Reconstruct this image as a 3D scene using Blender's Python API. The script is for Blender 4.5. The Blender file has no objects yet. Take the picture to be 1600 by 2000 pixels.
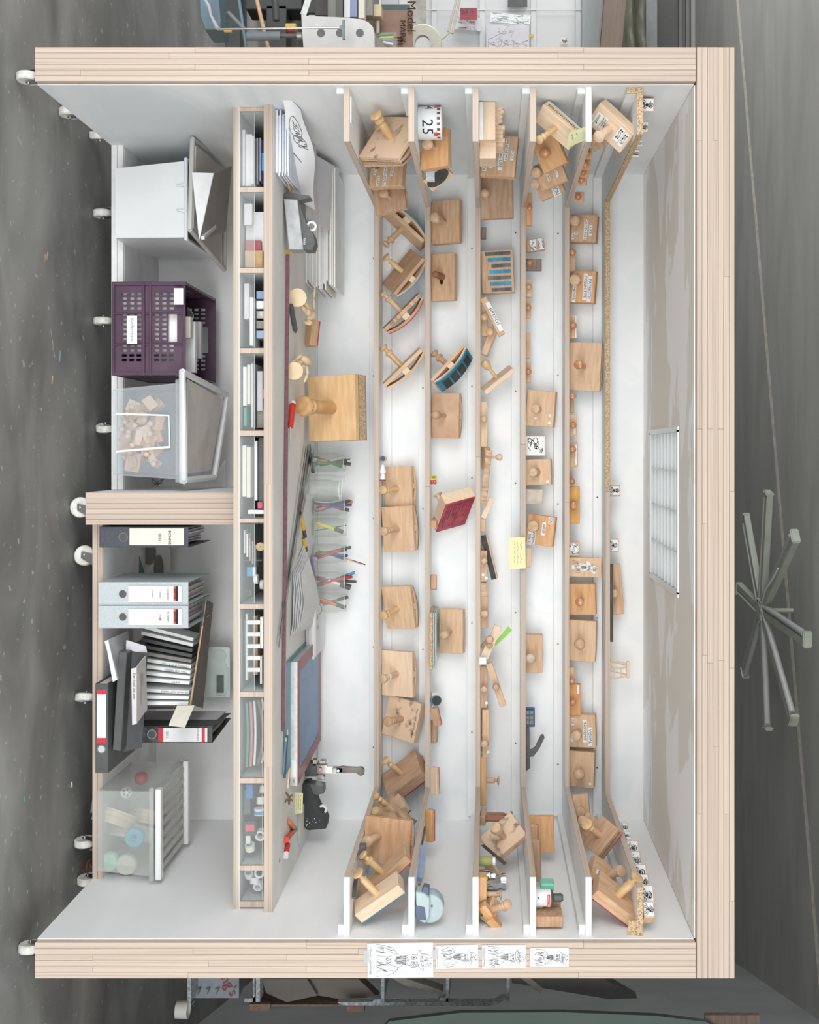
import bpy, bmesh, math, random
from mathutils import Vector, Matrix
R = random.Random(7)
SC = bpy.context.scene
COL = SC.collection
# ---------------------------------------------------------------- camera (shifted lens, photographed with the camera turned on its side)
S, D, ZC, VX, VY = 640.0, 3.3, 1.478, 952.0, 883.0       # px per metre in the cabinet's front plane, distance, lens height, vanishing point
cam = bpy.data.cameras.new('camera'); camo = bpy.data.objects.new('camera', cam); COL.objects.link(camo)
camo.matrix_world = Matrix(((0, -1, 0, 0), (0, 0, -1, -D), (1, 0, 0, ZC), (0, 0, 0, 1)))
cam.sensor_fit = 'VERTICAL'; cam.sensor_height = 36.0; cam.lens = S * D / 2000 * 36
cam.shift_x = (800 - VX) / 2000; cam.shift_y = -(1000 - VY) / 2000
cam.clip_start = 0.05; cam.clip_end = 60
SC.camera = camo
# ---------------------------------------------------------------- world, lights, exposure
SC.view_settings.view_transform = 'Standard'; SC.view_settings.look = 'None'
SC.view_settings.exposure = 0.04; SC.view_settings.gamma = 1.0; SC.view_settings.use_curve_mapping = False
w = bpy.data.worlds.new('studio_world'); SC.world = w; w.use_nodes = True
w.node_tree.nodes['Background'].inputs[0].default_value = (0.93, 0.97, 1.0, 1)
w.node_tree.nodes['Background'].inputs[1].default_value = 1.3
def area(name, loc, aim, sx, sy, power, col):
    l = bpy.data.lights.new(name, 'AREA'); l.shape = 'RECTANGLE'; l.size = sx; l.size_y = sy; l.energy = power; l.color = col
    o = bpy.data.objects.new(name, l); COL.objects.link(o); o.location = loc
    o.rotation_euler = (Vector(aim) - Vector(loc)).to_track_quat('-Z', 'Y').to_euler()
    return o
area('daylight_window', (-3.6, -4.2, 1.35), (0.6, 0.6, 1.2), 3.4, 2.4, 122, (0.97, 0.98, 1.0))
area('daylight_window_far', (2.4, -4.6, 1.2), (-0.4, 0.5, 1.2), 3.0, 2.2, 84, (1.0, 0.985, 0.96))
area('side_window', (-5.4, 2.6, 1.9), (0, 3.2, 1.7), 2.6, 2.6, 120, (0.97, 0.98, 1.0))
area('low_daylight', (-.2, -4.6, .7), (0.1, .9, .45), 4.2, 1.2, 62, (0.97, 0.985, 1.0))  # added fill lamp, brightens the space under the desk
# ---------------------------------------------------------------- helpers
def P(ix, iy, r):
    """point of the place from a pixel of the photograph and its depth ratio D/(D+Y)"""
    return Vector(((iy - VY) / (S * r), D / r - D, ZC + (ix - VX) / (S * r)))
def RY(y): return D / (D + y)
def YR(r): return D / r - D
def srgb(c):
    f = lambda v: v / 12.92 if v <= 0.04045 else ((v + 0.055) / 1.055) ** 2.4
    return (f(c[0] / 255), f(c[1] / 255), f(c[2] / 255), 1)
MATS = {}
def newmat(name):
    m = bpy.data.materials.new(name); m.use_nodes = True
    return m, m.node_tree, m.node_tree.nodes['Principled BSDF']
def mt(name, col, col2=None, sc=(20, 20, 20), rough=0.6, metal=0.0, bump=0.0, det=3, spec=0.4, lo=0.35, hi=0.65, coat=0):
    """procedural material: two colours mixed by stretched noise"""
    if name in MATS: return MATS[name]
    m, nt, b = newmat(name)
    b.inputs['Roughness'].default_value = rough; b.inputs['Metallic'].default_value = metal
    b.inputs['Specular IOR Level'].default_value = spec; b.inputs['Coat Weight'].default_value = coat
    if col2 is None: col2 = tuple(max(0, v * 0.95) for v in col)
    N = nt.nodes; L = nt.links
    tc = N.new('ShaderNodeTexCoord'); mp = N.new('ShaderNodeMapping'); mp.inputs['Scale'].default_value = sc
    no = N.new('ShaderNodeTexNoise'); no.inputs['Scale'].default_value = 1; no.inputs['Detail'].default_value = det
    oi = N.new('ShaderNodeObjectInfo'); ad = N.new('ShaderNodeVectorMath'); ad.operation = 'ADD'
    sc3 = N.new('ShaderNodeVectorMath'); sc3.operation = 'SCALE'; sc3.inputs['Scale'].default_value = 7
    L.new(oi.outputs['Random'], sc3.inputs[0]); L.new(tc.outputs['Object'], mp.inputs[0]); L.new(mp.outputs[0], ad.inputs[0]); L.new(sc3.outputs[0], ad.inputs[1])
    L.new(ad.outputs[0], no.inputs['Vector'])
    rp = N.new('ShaderNodeValToRGB'); rp.color_ramp.elements[0].position = lo; rp.color_ramp.elements[1].position = hi
    rp.color_ramp.elements[0].color = srgb(col2); rp.color_ramp.elements[1].color = srgb(col)
    L.new(no.outputs['Fac'], rp.inputs[0]); L.new(rp.outputs[0], b.inputs['Base Color'])
    if bump:
        bp = N.new('ShaderNodeBump'); bp.inputs['Strength'].default_value = bump; bp.inputs['Distance'].default_value = 0.004
        L.new(no.outputs['Fac'], bp.inputs['Height']); L.new(bp.outputs[0], b.inputs['Normal'])
    MATS[name] = m; return m
def clear(name, col, alpha, rough=0.08):
    """clear plastic or glass: partly see-through, glossy skin"""
    if name in MATS: return MATS[name]
    m, nt, b = newmat(name); b.inputs['Base Color'].default_value = srgb(col); b.inputs['Roughness'].default_value = rough
    b.inputs['Alpha'].default_value = alpha; b.inputs['Specular IOR Level'].default_value = 0.6
    MATS[name] = m; return m
def patches(name, base, patch, sc, lo, hi, rough=0.7, extra=None, base2=None, det=6, bump=.15):
    """paint or plaster with irregular lighter patches"""
    m, nt, b = newmat(name); N = nt.nodes; L = nt.links; b.inputs['Roughness'].default_value = rough; b.inputs['Specular IOR Level'].default_value = .25
    tc = N.new('ShaderNodeTexCoord'); mp = N.new('ShaderNodeMapping'); mp.inputs['Scale'].default_value = sc
    no = N.new('ShaderNodeTexNoise'); no.inputs['Scale'].default_value = 1; no.inputs['Detail'].default_value = det; no.inputs['Distortion'].default_value = 0.6
    rp = N.new('ShaderNodeValToRGB'); e = rp.color_ramp.elements; e[0].position = lo; e[0].color = srgb(base); e[1].position = hi; e[1].color = srgb(patch)
    L.new(tc.outputs['Object'], mp.inputs[0]); L.new(mp.outputs[0], no.inputs['Vector']); L.new(no.outputs['Fac'], rp.inputs[0])
    out = rp.outputs[0]
    if extra:
        n2 = N.new('ShaderNodeTexNoise'); n2.inputs['Scale'].default_value = extra[0]; n2.inputs['Detail'].default_value = 8
        r2 = N.new('ShaderNodeValToRGB'); r2.color_ramp.elements[0].position = extra[1]; r2.color_ramp.elements[1].position = extra[2]
        mx = N.new('ShaderNodeMix'); mx.data_type = 'RGBA'; L.new(tc.outputs['Object'], n2.inputs['Vector']); L.new(n2.outputs['Fac'], r2.inputs[0])
        L.new(r2.outputs[0], mx.inputs[0]); L.new(out, mx.inputs[6]); mx.inputs[7].default_value = srgb(extra[3]); out = mx.outputs[2]
    L.new(out, b.inputs['Base Color'])
    bp = N.new('ShaderNodeBump'); bp.inputs['Strength'].default_value = bump; bp.inputs['Distance'].default_value = 0.003
    L.new(no.outputs['Fac'], bp.inputs['Height']); L.new(bp.outputs[0], b.inputs['Normal'])
    MATS[name] = m; return m
def chips(name):
    m, nt, b = newmat(name); N = nt.nodes; L = nt.links; b.inputs['Roughness'].default_value = .8
    tc = N.new('ShaderNodeTexCoord'); v = N.new('ShaderNodeTexVoronoi'); v.inputs['Scale'].default_value = 400
    rp = N.new('ShaderNodeValToRGB'); e = rp.color_ramp.elements; e[0].color = srgb((150, 120, 88)); e[1].color = srgb((212, 186, 150)); e[0].position = .1; e[1].position = .7
    sp = N.new('ShaderNodeSeparateColor'); L.new(tc.outputs['Object'], v.inputs['Vector']); L.new(v.outputs['Color'], sp.inputs[0]); L.new(sp.outputs[0], rp.inputs[0]); L.new(rp.outputs[0], b.inputs['Base Color'])
    MATS[name] = m; return m
def plyedge(name, axis, base=(201, 184, 169), dark=(180, 161, 145), along=0):
    """plywood seen on its edge: thin veneers across `axis`, streaks along `along`"""
    m, nt, b = newmat(name); N = nt.nodes; L = nt.links; b.inputs['Roughness'].default_value = .7; b.inputs['Specular IOR Level'].default_value = .2
    tc = N.new('ShaderNodeTexCoord'); mp = N.new('ShaderNodeMapping'); s = [30, 30, 30]; s[axis] = 330; s[along] = 1.6; mp.inputs['Scale'].default_value = s
    oi = N.new('ShaderNodeObjectInfo'); k = N.new('ShaderNodeVectorMath'); k.operation = 'SCALE'; k.inputs['Scale'].default_value = 31; L.new(oi.outputs['Random'], k.inputs[0])
    ad = N.new('ShaderNodeVectorMath'); L.new(tc.outputs['Object'], mp.inputs[0]); L.new(mp.outputs[0], ad.inputs[0]); L.new(k.outputs[0], ad.inputs[1])
    no = N.new('ShaderNodeTexNoise'); no.inputs['Scale'].default_value = 1; no.inputs['Detail'].default_value = 2; L.new(ad.outputs[0], no.inputs['Vector'])
    rp = N.new('ShaderNodeValToRGB'); e = rp.color_ramp.elements; e[0].position = .26; e[0].color = srgb(dark); e[1].position = .5; e[1].color = srgb(base)
    x = e.new(.8); x.color = srgb(tuple(min(255, v + 9) for v in base))
    L.new(no.outputs['Fac'], rp.inputs[0]); 
    hv = N.new('ShaderNodeHueSaturation'); mr = N.new('ShaderNodeMapRange'); mr.inputs[3].default_value = .93; mr.inputs[4].default_value = 1.04
    L.new(oi.outputs['Random'], mr.inputs[0]); L.new(mr.outputs[0], hv.inputs['Value']); L.new(rp.outputs[0], hv.inputs['Color']); L.new(hv.outputs[0], b.inputs['Base Color'])
    MATS[name] = m; return m
# ---- objects
def link(name, me, m=None, parent=None, mw=None):
    o = bpy.data.objects.new(name, me); COL.objects.link(o)
    if m is not None and not me.materials: me.materials.append(m)
    if parent is not None:
        o.parent = parent; o.matrix_local = loc4(parent) @ (mw if mw is not None else Matrix.Identity(4))
    elif mw is not None: o.matrix_local = mw
    return o
def bm2(name, bm, m, parent=None, smooth=False, mw=None):
    bmesh.ops.recalc_face_normals(bm, faces=bm.faces)
    me = bpy.data.meshes.new(name); bm.to_mesh(me); bm.free()
    if smooth:
        for p in me.polygons: p.use_smooth = True
        if smooth != 2: me.set_sharp_from_angle(angle=math.radians(40))
    return link(name, me, m, parent, mw)
def tag(o, label, cat, group=None, kind=None):
    if label: o['label'] = label
    if cat: o['category'] = cat
    if group: o['group'] = group
    if kind: o['kind'] = kind
    return o
def empty(name, loc, label=None, cat=None, group=None, rot=None):
    o = bpy.data.objects.new(name, None); COL.objects.link(o); o.empty_display_size = .03
    mwx = Matrix.Translation(Vector(loc)) @ (rot.to_4x4() if rot is not None else Matrix.Identity(4)); o.matrix_basis = mwx
    tag(o, label, cat, group); return o
def loc4(parent):
    """matrix that takes place coordinates into those of the parent thing"""
    M = parent.matrix_basis.copy(); p = parent.parent
    while p is not None: M = p.matrix_basis @ M; p = p.parent
    return M.inverted()
def addbox(bm, lo, hi, bev=0.0, M=None):
    vs = [bm.verts.new((x, y, z)) for x in (lo[0], hi[0]) for y in (lo[1], hi[1]) for z in (lo[2], hi[2])]
    fs = [(0, 1, 3, 2), (4, 6, 7, 5), (0, 4, 5, 1), (2, 3, 7, 6), (0, 2, 6, 4), (1, 5, 7, 3)]
    ff = [bm.faces.new([vs[i] for i in f]) for f in fs]
    if bev > 0:
        es = list({e for f in ff for e in f.edges}); bmesh.ops.bevel(bm, geom=es, offset=bev, segments=2 if bev > .004 else 1, affect='EDGES')
    if M is not None: pass
    return vs
def box(name, lo, hi, m, parent=None, bev=0.0, mw=None):
    """box in place coordinates, or in the frame mw"""
    lo, hi = [min(a, b) for a, b in zip(lo, hi)], [max(a, b) for a, b in zip(lo, hi)]
    c = Vector([(a + b) / 2 for a, b in zip(lo, hi)])
    bm = bmesh.new(); addbox(bm, Vector(lo) - c, Vector(hi) - c, bev)
    T = Matrix.Translation(c)
    return bm2(name, bm, m, parent, False, (mw @ T) if mw is not None else T)
def prism(name, pts, ex, m, parent=None, M=None, bev=0, smooth=False):
    """outline pts (2-D) in the local xy plane, extruded by ex=(z0,z1), placed by matrix M"""
    bm = bmesh.new(); a = [bm.verts.new((p[0], p[1], ex[0])) for p in pts]; b = [bm.verts.new((p[0], p[1], ex[1])) for p in pts]
    bm.faces.new(a); bm.faces.new(b[::-1]); n = len(pts)
    for i in range(n): bm.faces.new((a[i], b[i], b[(i + 1) % n], a[(i + 1) % n]))
    if bev: bmesh.ops.bevel(bm, geom=[e for e in bm.edges], offset=bev, segments=1, affect='EDGES')
    return bm2(name, bm, m, parent, smooth, M)
def lathe_bm(prof, n=16, bm=None, M=None):
    """prof: (radius, z) pairs"""
    bm = bm or bmesh.new(); rings = []
    for (rad, z) in prof:
        rg = []
        for i in range(n):
            a = 2 * math.pi * i / n; v = Vector((rad * math.cos(a), rad * math.sin(a), z))
            rg.append(bm.verts.new(M @ v if M else v))
        rings.append(rg)
    for a, b in zip(rings, rings[1:]):
        for i in range(n): bm.faces.new((a[i], a[(i + 1) % n], b[(i + 1) % n], b[i]))
    closed = prof[0] == prof[-1]
    if prof[0][0] > 1e-5 and not closed: bm.faces.new(rings[0][::-1])
    if prof[-1][0] > 1e-5 and not closed: bm.faces.new(rings[-1])
    bmesh.ops.remove_doubles(bm, verts=bm.verts, dist=1e-6)
    return bm
def lathe(name, prof, m, parent=None, M=None, n=16):
    return bm2(name, lathe_bm(prof, n), m, parent, True, M)
def axisM(p, q, up=None):
    """matrix with origin p whose z runs from p to q"""
    z = (Vector(q) - Vector(p)).normalized(); u = Vector(up) if up else (Vector((0, 0, 1)) if abs(z.z) < .9 else Vector((1, 0, 0)))
    x = u.cross(z).normalized(); y = z.cross(x)
    return Matrix(((x.x, y.x, z.x, p[0]), (x.y, y.y, z.y, p[1]), (x.z, y.z, z.z, p[2]), (0, 0, 0, 1)))
def rod(name, p, q, rad, m, parent=None, n=8, rad2=None):
    p = Vector(p); q = Vector(q); L = (q - p).length
    M = axisM(p, q)
    return lathe(name, [(rad, 0), (rad if rad2 is None else rad2, L)], m, parent, M, n)
def tube_bm(pts, rad, n=6, bm=None, closed=False):
    bm = bm or bmesh.new(); pts = [Vector(p) for p in pts]; rings = []; N = len(pts)
    for i, p in enumerate(pts):
        t = (pts[min(i + 1, N - 1)] - pts[max(i - 1, 0)]).normalized()
        a = Vector((0, 0, 1)) if abs(t.z) < .9 else Vector((0, 1, 0)); x = a.cross(t).normalized(); y = t.cross(x)
        rr = rad[i] if isinstance(rad, (list, tuple)) else rad
        rings.append([bm.verts.new(p + rr * (math.cos(2 * math.pi * k / n) * x + math.sin(2 * math.pi * k / n) * y)) for k in range(n)])
    for a, b in zip(rings, rings[1:]):
        for k in range(n): bm.faces.new((a[k], a[(k + 1) % n], b[(k + 1) % n], b[k]))
    bm.faces.new(rings[0][::-1]); bm.faces.new(rings[-1]); return bm
def tube(name, pts, rad, m, parent=None, n=6, mw=None):
    return bm2(name, tube_bm(pts, rad, n), m, parent, True, mw)
def sheet(name, fn, nu, nv, th, m, parent=None, M=None):
    """thin surface fn(u,v) with a real thickness"""
    bm = bmesh.new(); g = [[bm.verts.new(fn(i / nu, j / nv)) for j in range(nv + 1)] for i in range(nu + 1)]
    fs = [bm.faces.new((g[i][j], g[i + 1][j], g[i + 1][j + 1], g[i][j + 1])) for i in range(nu) for j in range(nv)]
    bmesh.ops.recalc_face_normals(bm, faces=bm.faces); bmesh.ops.solidify(bm, geom=bm.faces[:], thickness=th)
    return bm2(name, bm, m, parent, True, M)
TXT = {}
def text(name, s, size, m, parent, M, align='CENTER', xs=1.0):
    """flat lettering as a mesh, in the xy plane of M"""
    key = (s, align)
    if key not in TXT:
        c = bpy.data.curves.new('lettering', 'FONT'); c.body = s; c.size = 1; c.align_x = align; c.align_y = 'CENTER'; c.resolution_u = 2
        c.extrude = 0.0
        to = bpy.data.objects.new('tmp', c); COL.objects.link(to); dg = bpy.context.evaluated_depsgraph_get()
        me = bpy.data.meshes.new_from_object(to.evaluated_get(dg)); COL.objects.unlink(to); bpy.data.objects.remove(to)
        TXT[key] = me
    me = TXT[key].copy(); me.transform(Matrix.Diagonal((size * xs, size, size, 1))); me.materials.clear(); me.materials.append(m)
    return link(name, me, None, parent, M)
def strokes(name, lines, wd, m, parent, M, z=0.0):
    """pen drawing: polylines as narrow ribbons in the xy plane of M"""
    bm = bmesh.new()
    for pl in lines:
        for a, b in zip(pl, pl[1:]):
            a = Vector((a[0], a[1], z)); b = Vector((b[0], b[1], z)); t = b - a
            if t.length < 1e-7: continue
            n = Vector((-t.y, t.x, 0)).normalized() * wd * R.uniform(.3, .7); t = t.normalized() * wd * .3
            bm.faces.new([bm.verts.new(v) for v in (a - t - n, b + t - n, b + t + n, a - t + n)])
    return bm2(name, bm, m, parent, False, M)
# ---------------------------------------------------------------- materials
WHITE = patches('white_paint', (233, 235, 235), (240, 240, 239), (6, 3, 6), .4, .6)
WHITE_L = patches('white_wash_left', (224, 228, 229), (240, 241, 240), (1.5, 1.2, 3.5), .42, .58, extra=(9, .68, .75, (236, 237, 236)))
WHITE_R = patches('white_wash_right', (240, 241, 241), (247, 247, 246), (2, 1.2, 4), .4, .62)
GYPS = patches('gypsum_board', (238, 234, 227), (254, 254, 254), (1.6, 3.2, 1), .515, .53, bump=.3, det=9)
BASEW = patches('worn_white_board', (222, 222, 222), (236, 237, 237), (8, 8, 8), .4, .6)
CONC = patches('concrete_floor', (118, 117, 114), (160, 159, 155), (1.6, 3.4, 1), .36, .7, rough=.55, extra=(30, .64, .7, (178, 178, 174)), det=12, bump=.1)
CEIL = patches('concrete_ceiling', (176, 176, 171), (192, 192, 187), (1.2, 5, 1), .35, .7, rough=.9, bump=.05)
CHIP = chips('chipboard_edge')
PLYZ = {(a, l): plyedge('plywood_edge_%d%d' % (a, l), a, along=l) for a, l in ((0, 2), (2, 0), (1, 2), (2, 1))}
WPAINT = mt('white_painted_edge', (246, 247, 246), (238, 239, 238), (30, 30, 30), .5)
def wood(name, c, d, sc=(14, 90, 90), **k):
    c = (c[0] + (236 - c[0]) * .25, c[1] + (228 - c[1]) * .27, c[2] + (216 - c[2]) * .3); d = tuple(v * .55 + w_ * .45 for v, w_ in zip(d, c))
    return mt(name, c, d, sc, k.pop('rough', .55), bump=.03, det=4, lo=k.pop('lo', .3), hi=k.pop('hi', .66), **k)
BEECH = wood('beech', (216, 176, 136), (196, 154, 112)); PALE = wood('pale_maple', (232, 202, 168), (216, 182, 146)); ORANGE = wood('orange_alder', (214, 156, 94), (196, 134, 74))
BROWN = wood('brown_beech', (190, 146, 108), (168, 124, 88)); DARK = wood('dark_walnut', (122, 96, 82), (96, 76, 66)); TAN = wood('tan_beech', (204, 160, 118), (178, 132, 92))
INKED = wood('ink_stained_beech', (214, 176, 138), (20, 14, 16), (22, 30, 30), lo=.27, hi=.44); HAND = wood('turned_beech', (206, 168, 128), (176, 134, 96), (60, 60, 12))
HANDP = wood('turned_pale_wood', (224, 192, 158), (200, 166, 132), (60, 60, 12)); HANDO = mt('varnished_orange_knob', (198, 140, 98), (176, 116, 76), (40, 40, 20), .25, coat=.5)
HANDY = mt('varnished_yellow_wood', (220, 186, 142), (202, 164, 118), (50, 50, 12), .3, coat=.3)
LAYER = plyedge('bent_plywood', 2, (222, 188, 152), (168, 128, 96))
STRIPED = wood('striped_hardwood', (206, 160, 116), (110, 76, 58), (70, 20, 20))
RUB = {'blue': mt('blue_rubber', (70, 160, 196), (44, 120, 150), rough=.5), 'red': mt('red_rubber', (196, 74, 92), (150, 52, 70), rough=.5), 'black': mt('black_rubber', (74, 74, 72), (54, 54, 53), rough=.6),
       'purple': mt('purple_rubber', (122, 96, 150), (86, 66, 100), rough=.5), 'grey': mt('grey_rubber', (130, 130, 128), (96, 96, 96), rough=.6)}
INK = mt('black_ink', (52, 48, 46), (40, 38, 38), rough=.8); INKG = mt('grey_ink', (120, 120, 122), (96, 96, 98), rough=.8); BURN = mt('burnt_lettering', (70, 44, 34), (58, 36, 28), rough=.9)
PAPER = mt('white_paper', (238, 238, 238), (230, 230, 232), (8, 8, 8), .8, spec=.1); PAPERG = mt('grey_white_paper', (218, 215, 218), (208, 206, 210), (8, 8, 8), .8, spec=.1)
PAPERL = mt('printed_paper', (232, 232, 232), (150, 150, 150), (900, 260, 1400), .8, spec=.1, lo=.34, hi=.46)
CREAM = mt('cream_paper', (234, 230, 216), (226, 222, 208), (8, 8, 8), .8, spec=.1); NOTE = mt('yellow_note_paper', (238, 234, 184), (232, 228, 176), (9, 9, 9), .8, spec=.1)
NOTEG = mt('pale_green_note_paper', (220, 222, 178), (212, 214, 170), (9, 9, 9), .8, spec=.1)
BLACK = mt('black_plastic', (92, 93, 93), (82, 83, 83), rough=.45); BLKCLOTH = mt('black_marbled_board', (86, 88, 90), (60, 61, 63), (60, 60, 60), .5, lo=.4, hi=.6)
GREYP = mt('grey_board', (196, 204, 206), (186, 194, 197), (200, 200, 200), .55); STEEL = mt('steel', (178, 176, 170), (150, 148, 144), (40, 40, 40), .3, metal=.9)
CHROME = mt('chrome', (214, 214, 214), (190, 190, 190), rough=.15, metal=1); DSTEEL = mt('dark_steel', (110, 104, 98), (84, 80, 76), rough=.3, metal=.8)
WPLAS = mt('white_plastic', (236, 238, 238), (228, 230, 231), (5, 5, 5), .35); GPLAS = mt('light_grey_plastic', (206, 206, 200), (196, 196, 191), (5, 5, 5), .4)
PURP = mt('aubergine_plastic', (92, 70, 88), (80, 58, 76), (9, 9, 9), .4); CARD = mt('brown_cardboard', (206, 172, 132), (190, 154, 114), (40, 40, 40), .8); GCARD = mt('grey_cardboard', (150, 146, 140), (138, 134, 129), (60, 60, 60), .8)
GLASS = clear('clear_glass', (222, 230, 220), .1); ACR = clear('clear_acrylic', (214, 222, 220), .13); MILK = clear('milky_plastic', (226, 234, 240), .2, .3); MILK2 = clear('frosted_plastic', (222, 226, 222), .22, .3)
FILM = clear('thin_film', (200, 204, 202), .5, .15)
def C(r, g, b, rough=.4):
    return mt('plastic_%d_%d_%d' % (r, g, b), (r, g, b), None, rough=rough)
# ---------------------------------------------------------------- room
XL, XR, XLO, XRO = -721 / S, 955 / S, -791 / S, 1028 / S
ZB, ZTI, ZTO, YB = ZC - 884 / S, ZC + 406 / S, ZC + 483 / S, YR(.751)
ZCEIL = 3.2
def quadbox(name, pts, th, m):
    """slab below (th<0) or above the polygon pts"""
    bm = bmesh.new(); a = [bm.verts.new(p) for p in pts]; b = [bm.verts.new(Vector(p) + Vector(th)) for p in pts]
    bm.faces.new(a); bm.faces.new(b[::-1]); n = len(pts)
    for i in range(n): bm.faces.new((a[i], b[i], b[(i + 1) % n], a[(i + 1) % n]))
    o = bm2(name, bm, m); o['kind'] = 'structure'; return o
quadbox('floor', [(-14, -12, 0), (14, -12, 0), (14, 14, 0), (-14, 14, 0)], (0, 0, -.1), CONC)
# the room stands about 17 degrees askew behind the cabinet
ang = math.atan2(-1.83, 5.81); ex = Vector((math.cos(ang), math.sin(ang), 0)); ey = Vector((-ex.y, ex.x, 0))
CR = Vector((3.55, 4.22, 0))                                        # a point of the right wall / ceiling corner
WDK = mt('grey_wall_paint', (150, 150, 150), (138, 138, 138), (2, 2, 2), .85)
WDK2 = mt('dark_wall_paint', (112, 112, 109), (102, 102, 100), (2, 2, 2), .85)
rc = CR + ey * 1.6; rn = CR - ey * 4.2
bl = rc - ex * 20
up = Vector((0, 0, ZCEIL))
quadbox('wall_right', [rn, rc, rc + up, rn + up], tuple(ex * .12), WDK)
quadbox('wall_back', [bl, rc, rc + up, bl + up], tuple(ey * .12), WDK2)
cl = CR - ex * 6 - ey * 2.6
cr = empty('ceiling', (0, 0, ZCEIL)); cr['kind'] = 'structure'
def slab(name, pts, th, m, parent):
    o = quadbox(name, [Vector(p) - Vector((0, 0, ZCEIL)) for p in pts], th, m); del o['kind']; o.parent = parent; return o
base0 = CR + up
def cp(a, b): return base0 + ex * a + ey * b
# seam between the two slabs: from (-3.11,4.14) to (2.70,2.31)
sb = (Vector((2.70, 2.31, 0)) - CR).dot(ey); sa = (Vector((-3.11, 4.14, 0)) - CR).dot(ey)
sm = (sa + sb) / 2
slab('ceiling_slab', [cp(-20, sm + .03), cp(0, sm + .03), cp(0, 2.4), cp(-20, 2.4)], (0, 0, .12), CEIL, cr)
slab('ceiling_slab', [cp(-20, -8), cp(0, -8), cp(0, sm - .03), cp(-20, sm - .03)], (0, 0, .12), CEIL, cr)
slab('seam_strip', [cp(-20, sm - .03), cp(0, sm - .03), cp(0, sm + .03), cp(-20, sm + .03)], (0, 0, .12), mt('pale_mortar', (246, 240, 226), (216, 210, 198), (30, 30, 30), .9), cr)
# ---------------------------------------------------------------- the cabinet
cab = empty('wheeled_cabinet', ((XLO + XRO) / 2, .55, 0), 'large white-lined plywood cabinet on castors with desk, drawers and six stamp shelves', 'cabinet')
def cbox(name, lo, hi, m, parent=None, bev=0.0): return box(name, lo, hi, m, parent or cab, bev)
YO = YB + .03
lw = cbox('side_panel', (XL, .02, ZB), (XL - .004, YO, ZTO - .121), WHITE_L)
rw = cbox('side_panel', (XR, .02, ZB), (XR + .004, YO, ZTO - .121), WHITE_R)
def rof(ix, zz): return (ix - VX) / (S * (zz - ZC))
ra, rb = rof(1272, ZTI), rof(1325, ZTI); ya, yb = YR(rb), YR(ra)
xa, xb = (840 - VY) / (S * rb), (1160 - VY) / (S * rb)
tp = cbox('top_panel', (XL, .02, ZTI), (XR, ya, ZTI + .004), GYPS)
for lo, hi in (((XL, yb), (XR, YO)), ((XL, ya), (xa, yb)), ((xb, ya), (XR, yb))): cbox('top_panel_piece', lo + (ZTI,), hi + (ZTI + .004,), GYPS, tp)
cbox('top_cover', (XLO, .25, ZTO - .03), (XRO, YO, ZTO - .001), WHITE, tp)
def ply_strips(parent, horizontal, a0, a1, t0, t1, n, splits, y0=0.0, y1=.06, deep=YO):
    """laminated plywood: n layers side by side between t0 and t1, each cut where the photograph shows a butt joint"""
    th = (t1 - t0) / n
    for i in range(n):
        cs = [a0] + list(splits[i % len(splits)]) + [a1]
        for c0, c1 in zip(cs, cs[1:]):
            o = .0003; jy = R.uniform(-.0006, .0006)
            lo = (c0 + o, y0 + jy, t0 + th * i + .00035) if horizontal else (t0 + th * i + .00035, y0 + jy, c0 + o)
            hi = (c1 - o, deep, t0 + th * (i + 1) - .00035) if horizontal else (t0 + th * (i + 1) - .00035, deep, c1 - o)
            cbox('plywood_strip', lo, hi, PLYZ[(2, 0)] if horizontal else PLYZ[(0, 2)], parent, .0005)
zx = lambda ix: ZC + (ix - VX) / S
xy = lambda iy: (iy - VY) / S
ply_strips(lw, False, ZB, ZTI + .002, XLO, XL - .005, 6, [[zx(381), zx(1140)], [zx(330), zx(1090)], [zx(603)], [zx(381), zx(1140)], [zx(157), zx(603)], [zx(825)]])
ply_strips(rw, False, ZB, ZTI + .002, XR + .005, XRO, 6, [[zx(598), zx(1140)], [zx(377), zx(700)], [zx(181), zx(560)], [zx(407), zx(860)], [zx(181), zx(598)], [zx(367), zx(1130)]])
ply_strips(tp, True, XLO, XRO, ZTI + .005, ZTO, 7, [[xy(274), xy(838), xy(1590)], [xy(1023), xy(1280)], [xy(838), xy(1295)], [xy(274), xy(1458)], [xy(838), xy(1290)], [xy(540), xy(1590)], [xy(960), xy(1305), xy(1760)]], deep=.25)
bk = cbox('back_panel', (XL, YB, ZB), (XR, YB + .03, ZTI), WHITE)
for ix, wd in ((620, 0), (765, 0), (910, 0)):                        # shiplap joints of the back panel
    z = ZC + (ix - VX) / (S * .751); cbox('panel_joint', (XL, YB - .0012, z), (XR, YB, z + .0016), mt('joint_line', (196, 197, 196), None), bk)
# desk, rack and base boards
r1 = .941; zt = ZC + (533 - VX) / (S * r1); zl = ZC + (515 - VX) / (S * r1); YD = YR(r1)
DESK = patches('stained_white_desk', (224, 223, 218), (234, 233, 229), (3, 5, 3), .38, .6, extra=(7, .7, .78, (214, 207, 192)))
top = cbox('worktop', (XL, YD + .004, zl), (XR, YB, zt), DESK)
ZD = zt
for k, (s0, s1) in enumerate(((0, .47), (.47, .82), (.82, 1))):
    for j in range(2):
        zz0 = zl + (zt - zl) * j / 2; off = (0, .16)[j] if 0 < k < 2 else 0
        cbox('plywood_strip', (XL + (XR - XL) * s0, YD - .002, zz0 + .0004), (XL + (XR - XL) * s1, YD + .02, zz0 + (zt - zl) / 2 - .0004), PLYZ[(2, 0)], top, .0006)
r2 = .935; YK = YR(r2); zk0 = ZC + (456 - VX) / (S * r2); zk1 = ZC + (466.5 - VX) / (S * r2)
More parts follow.
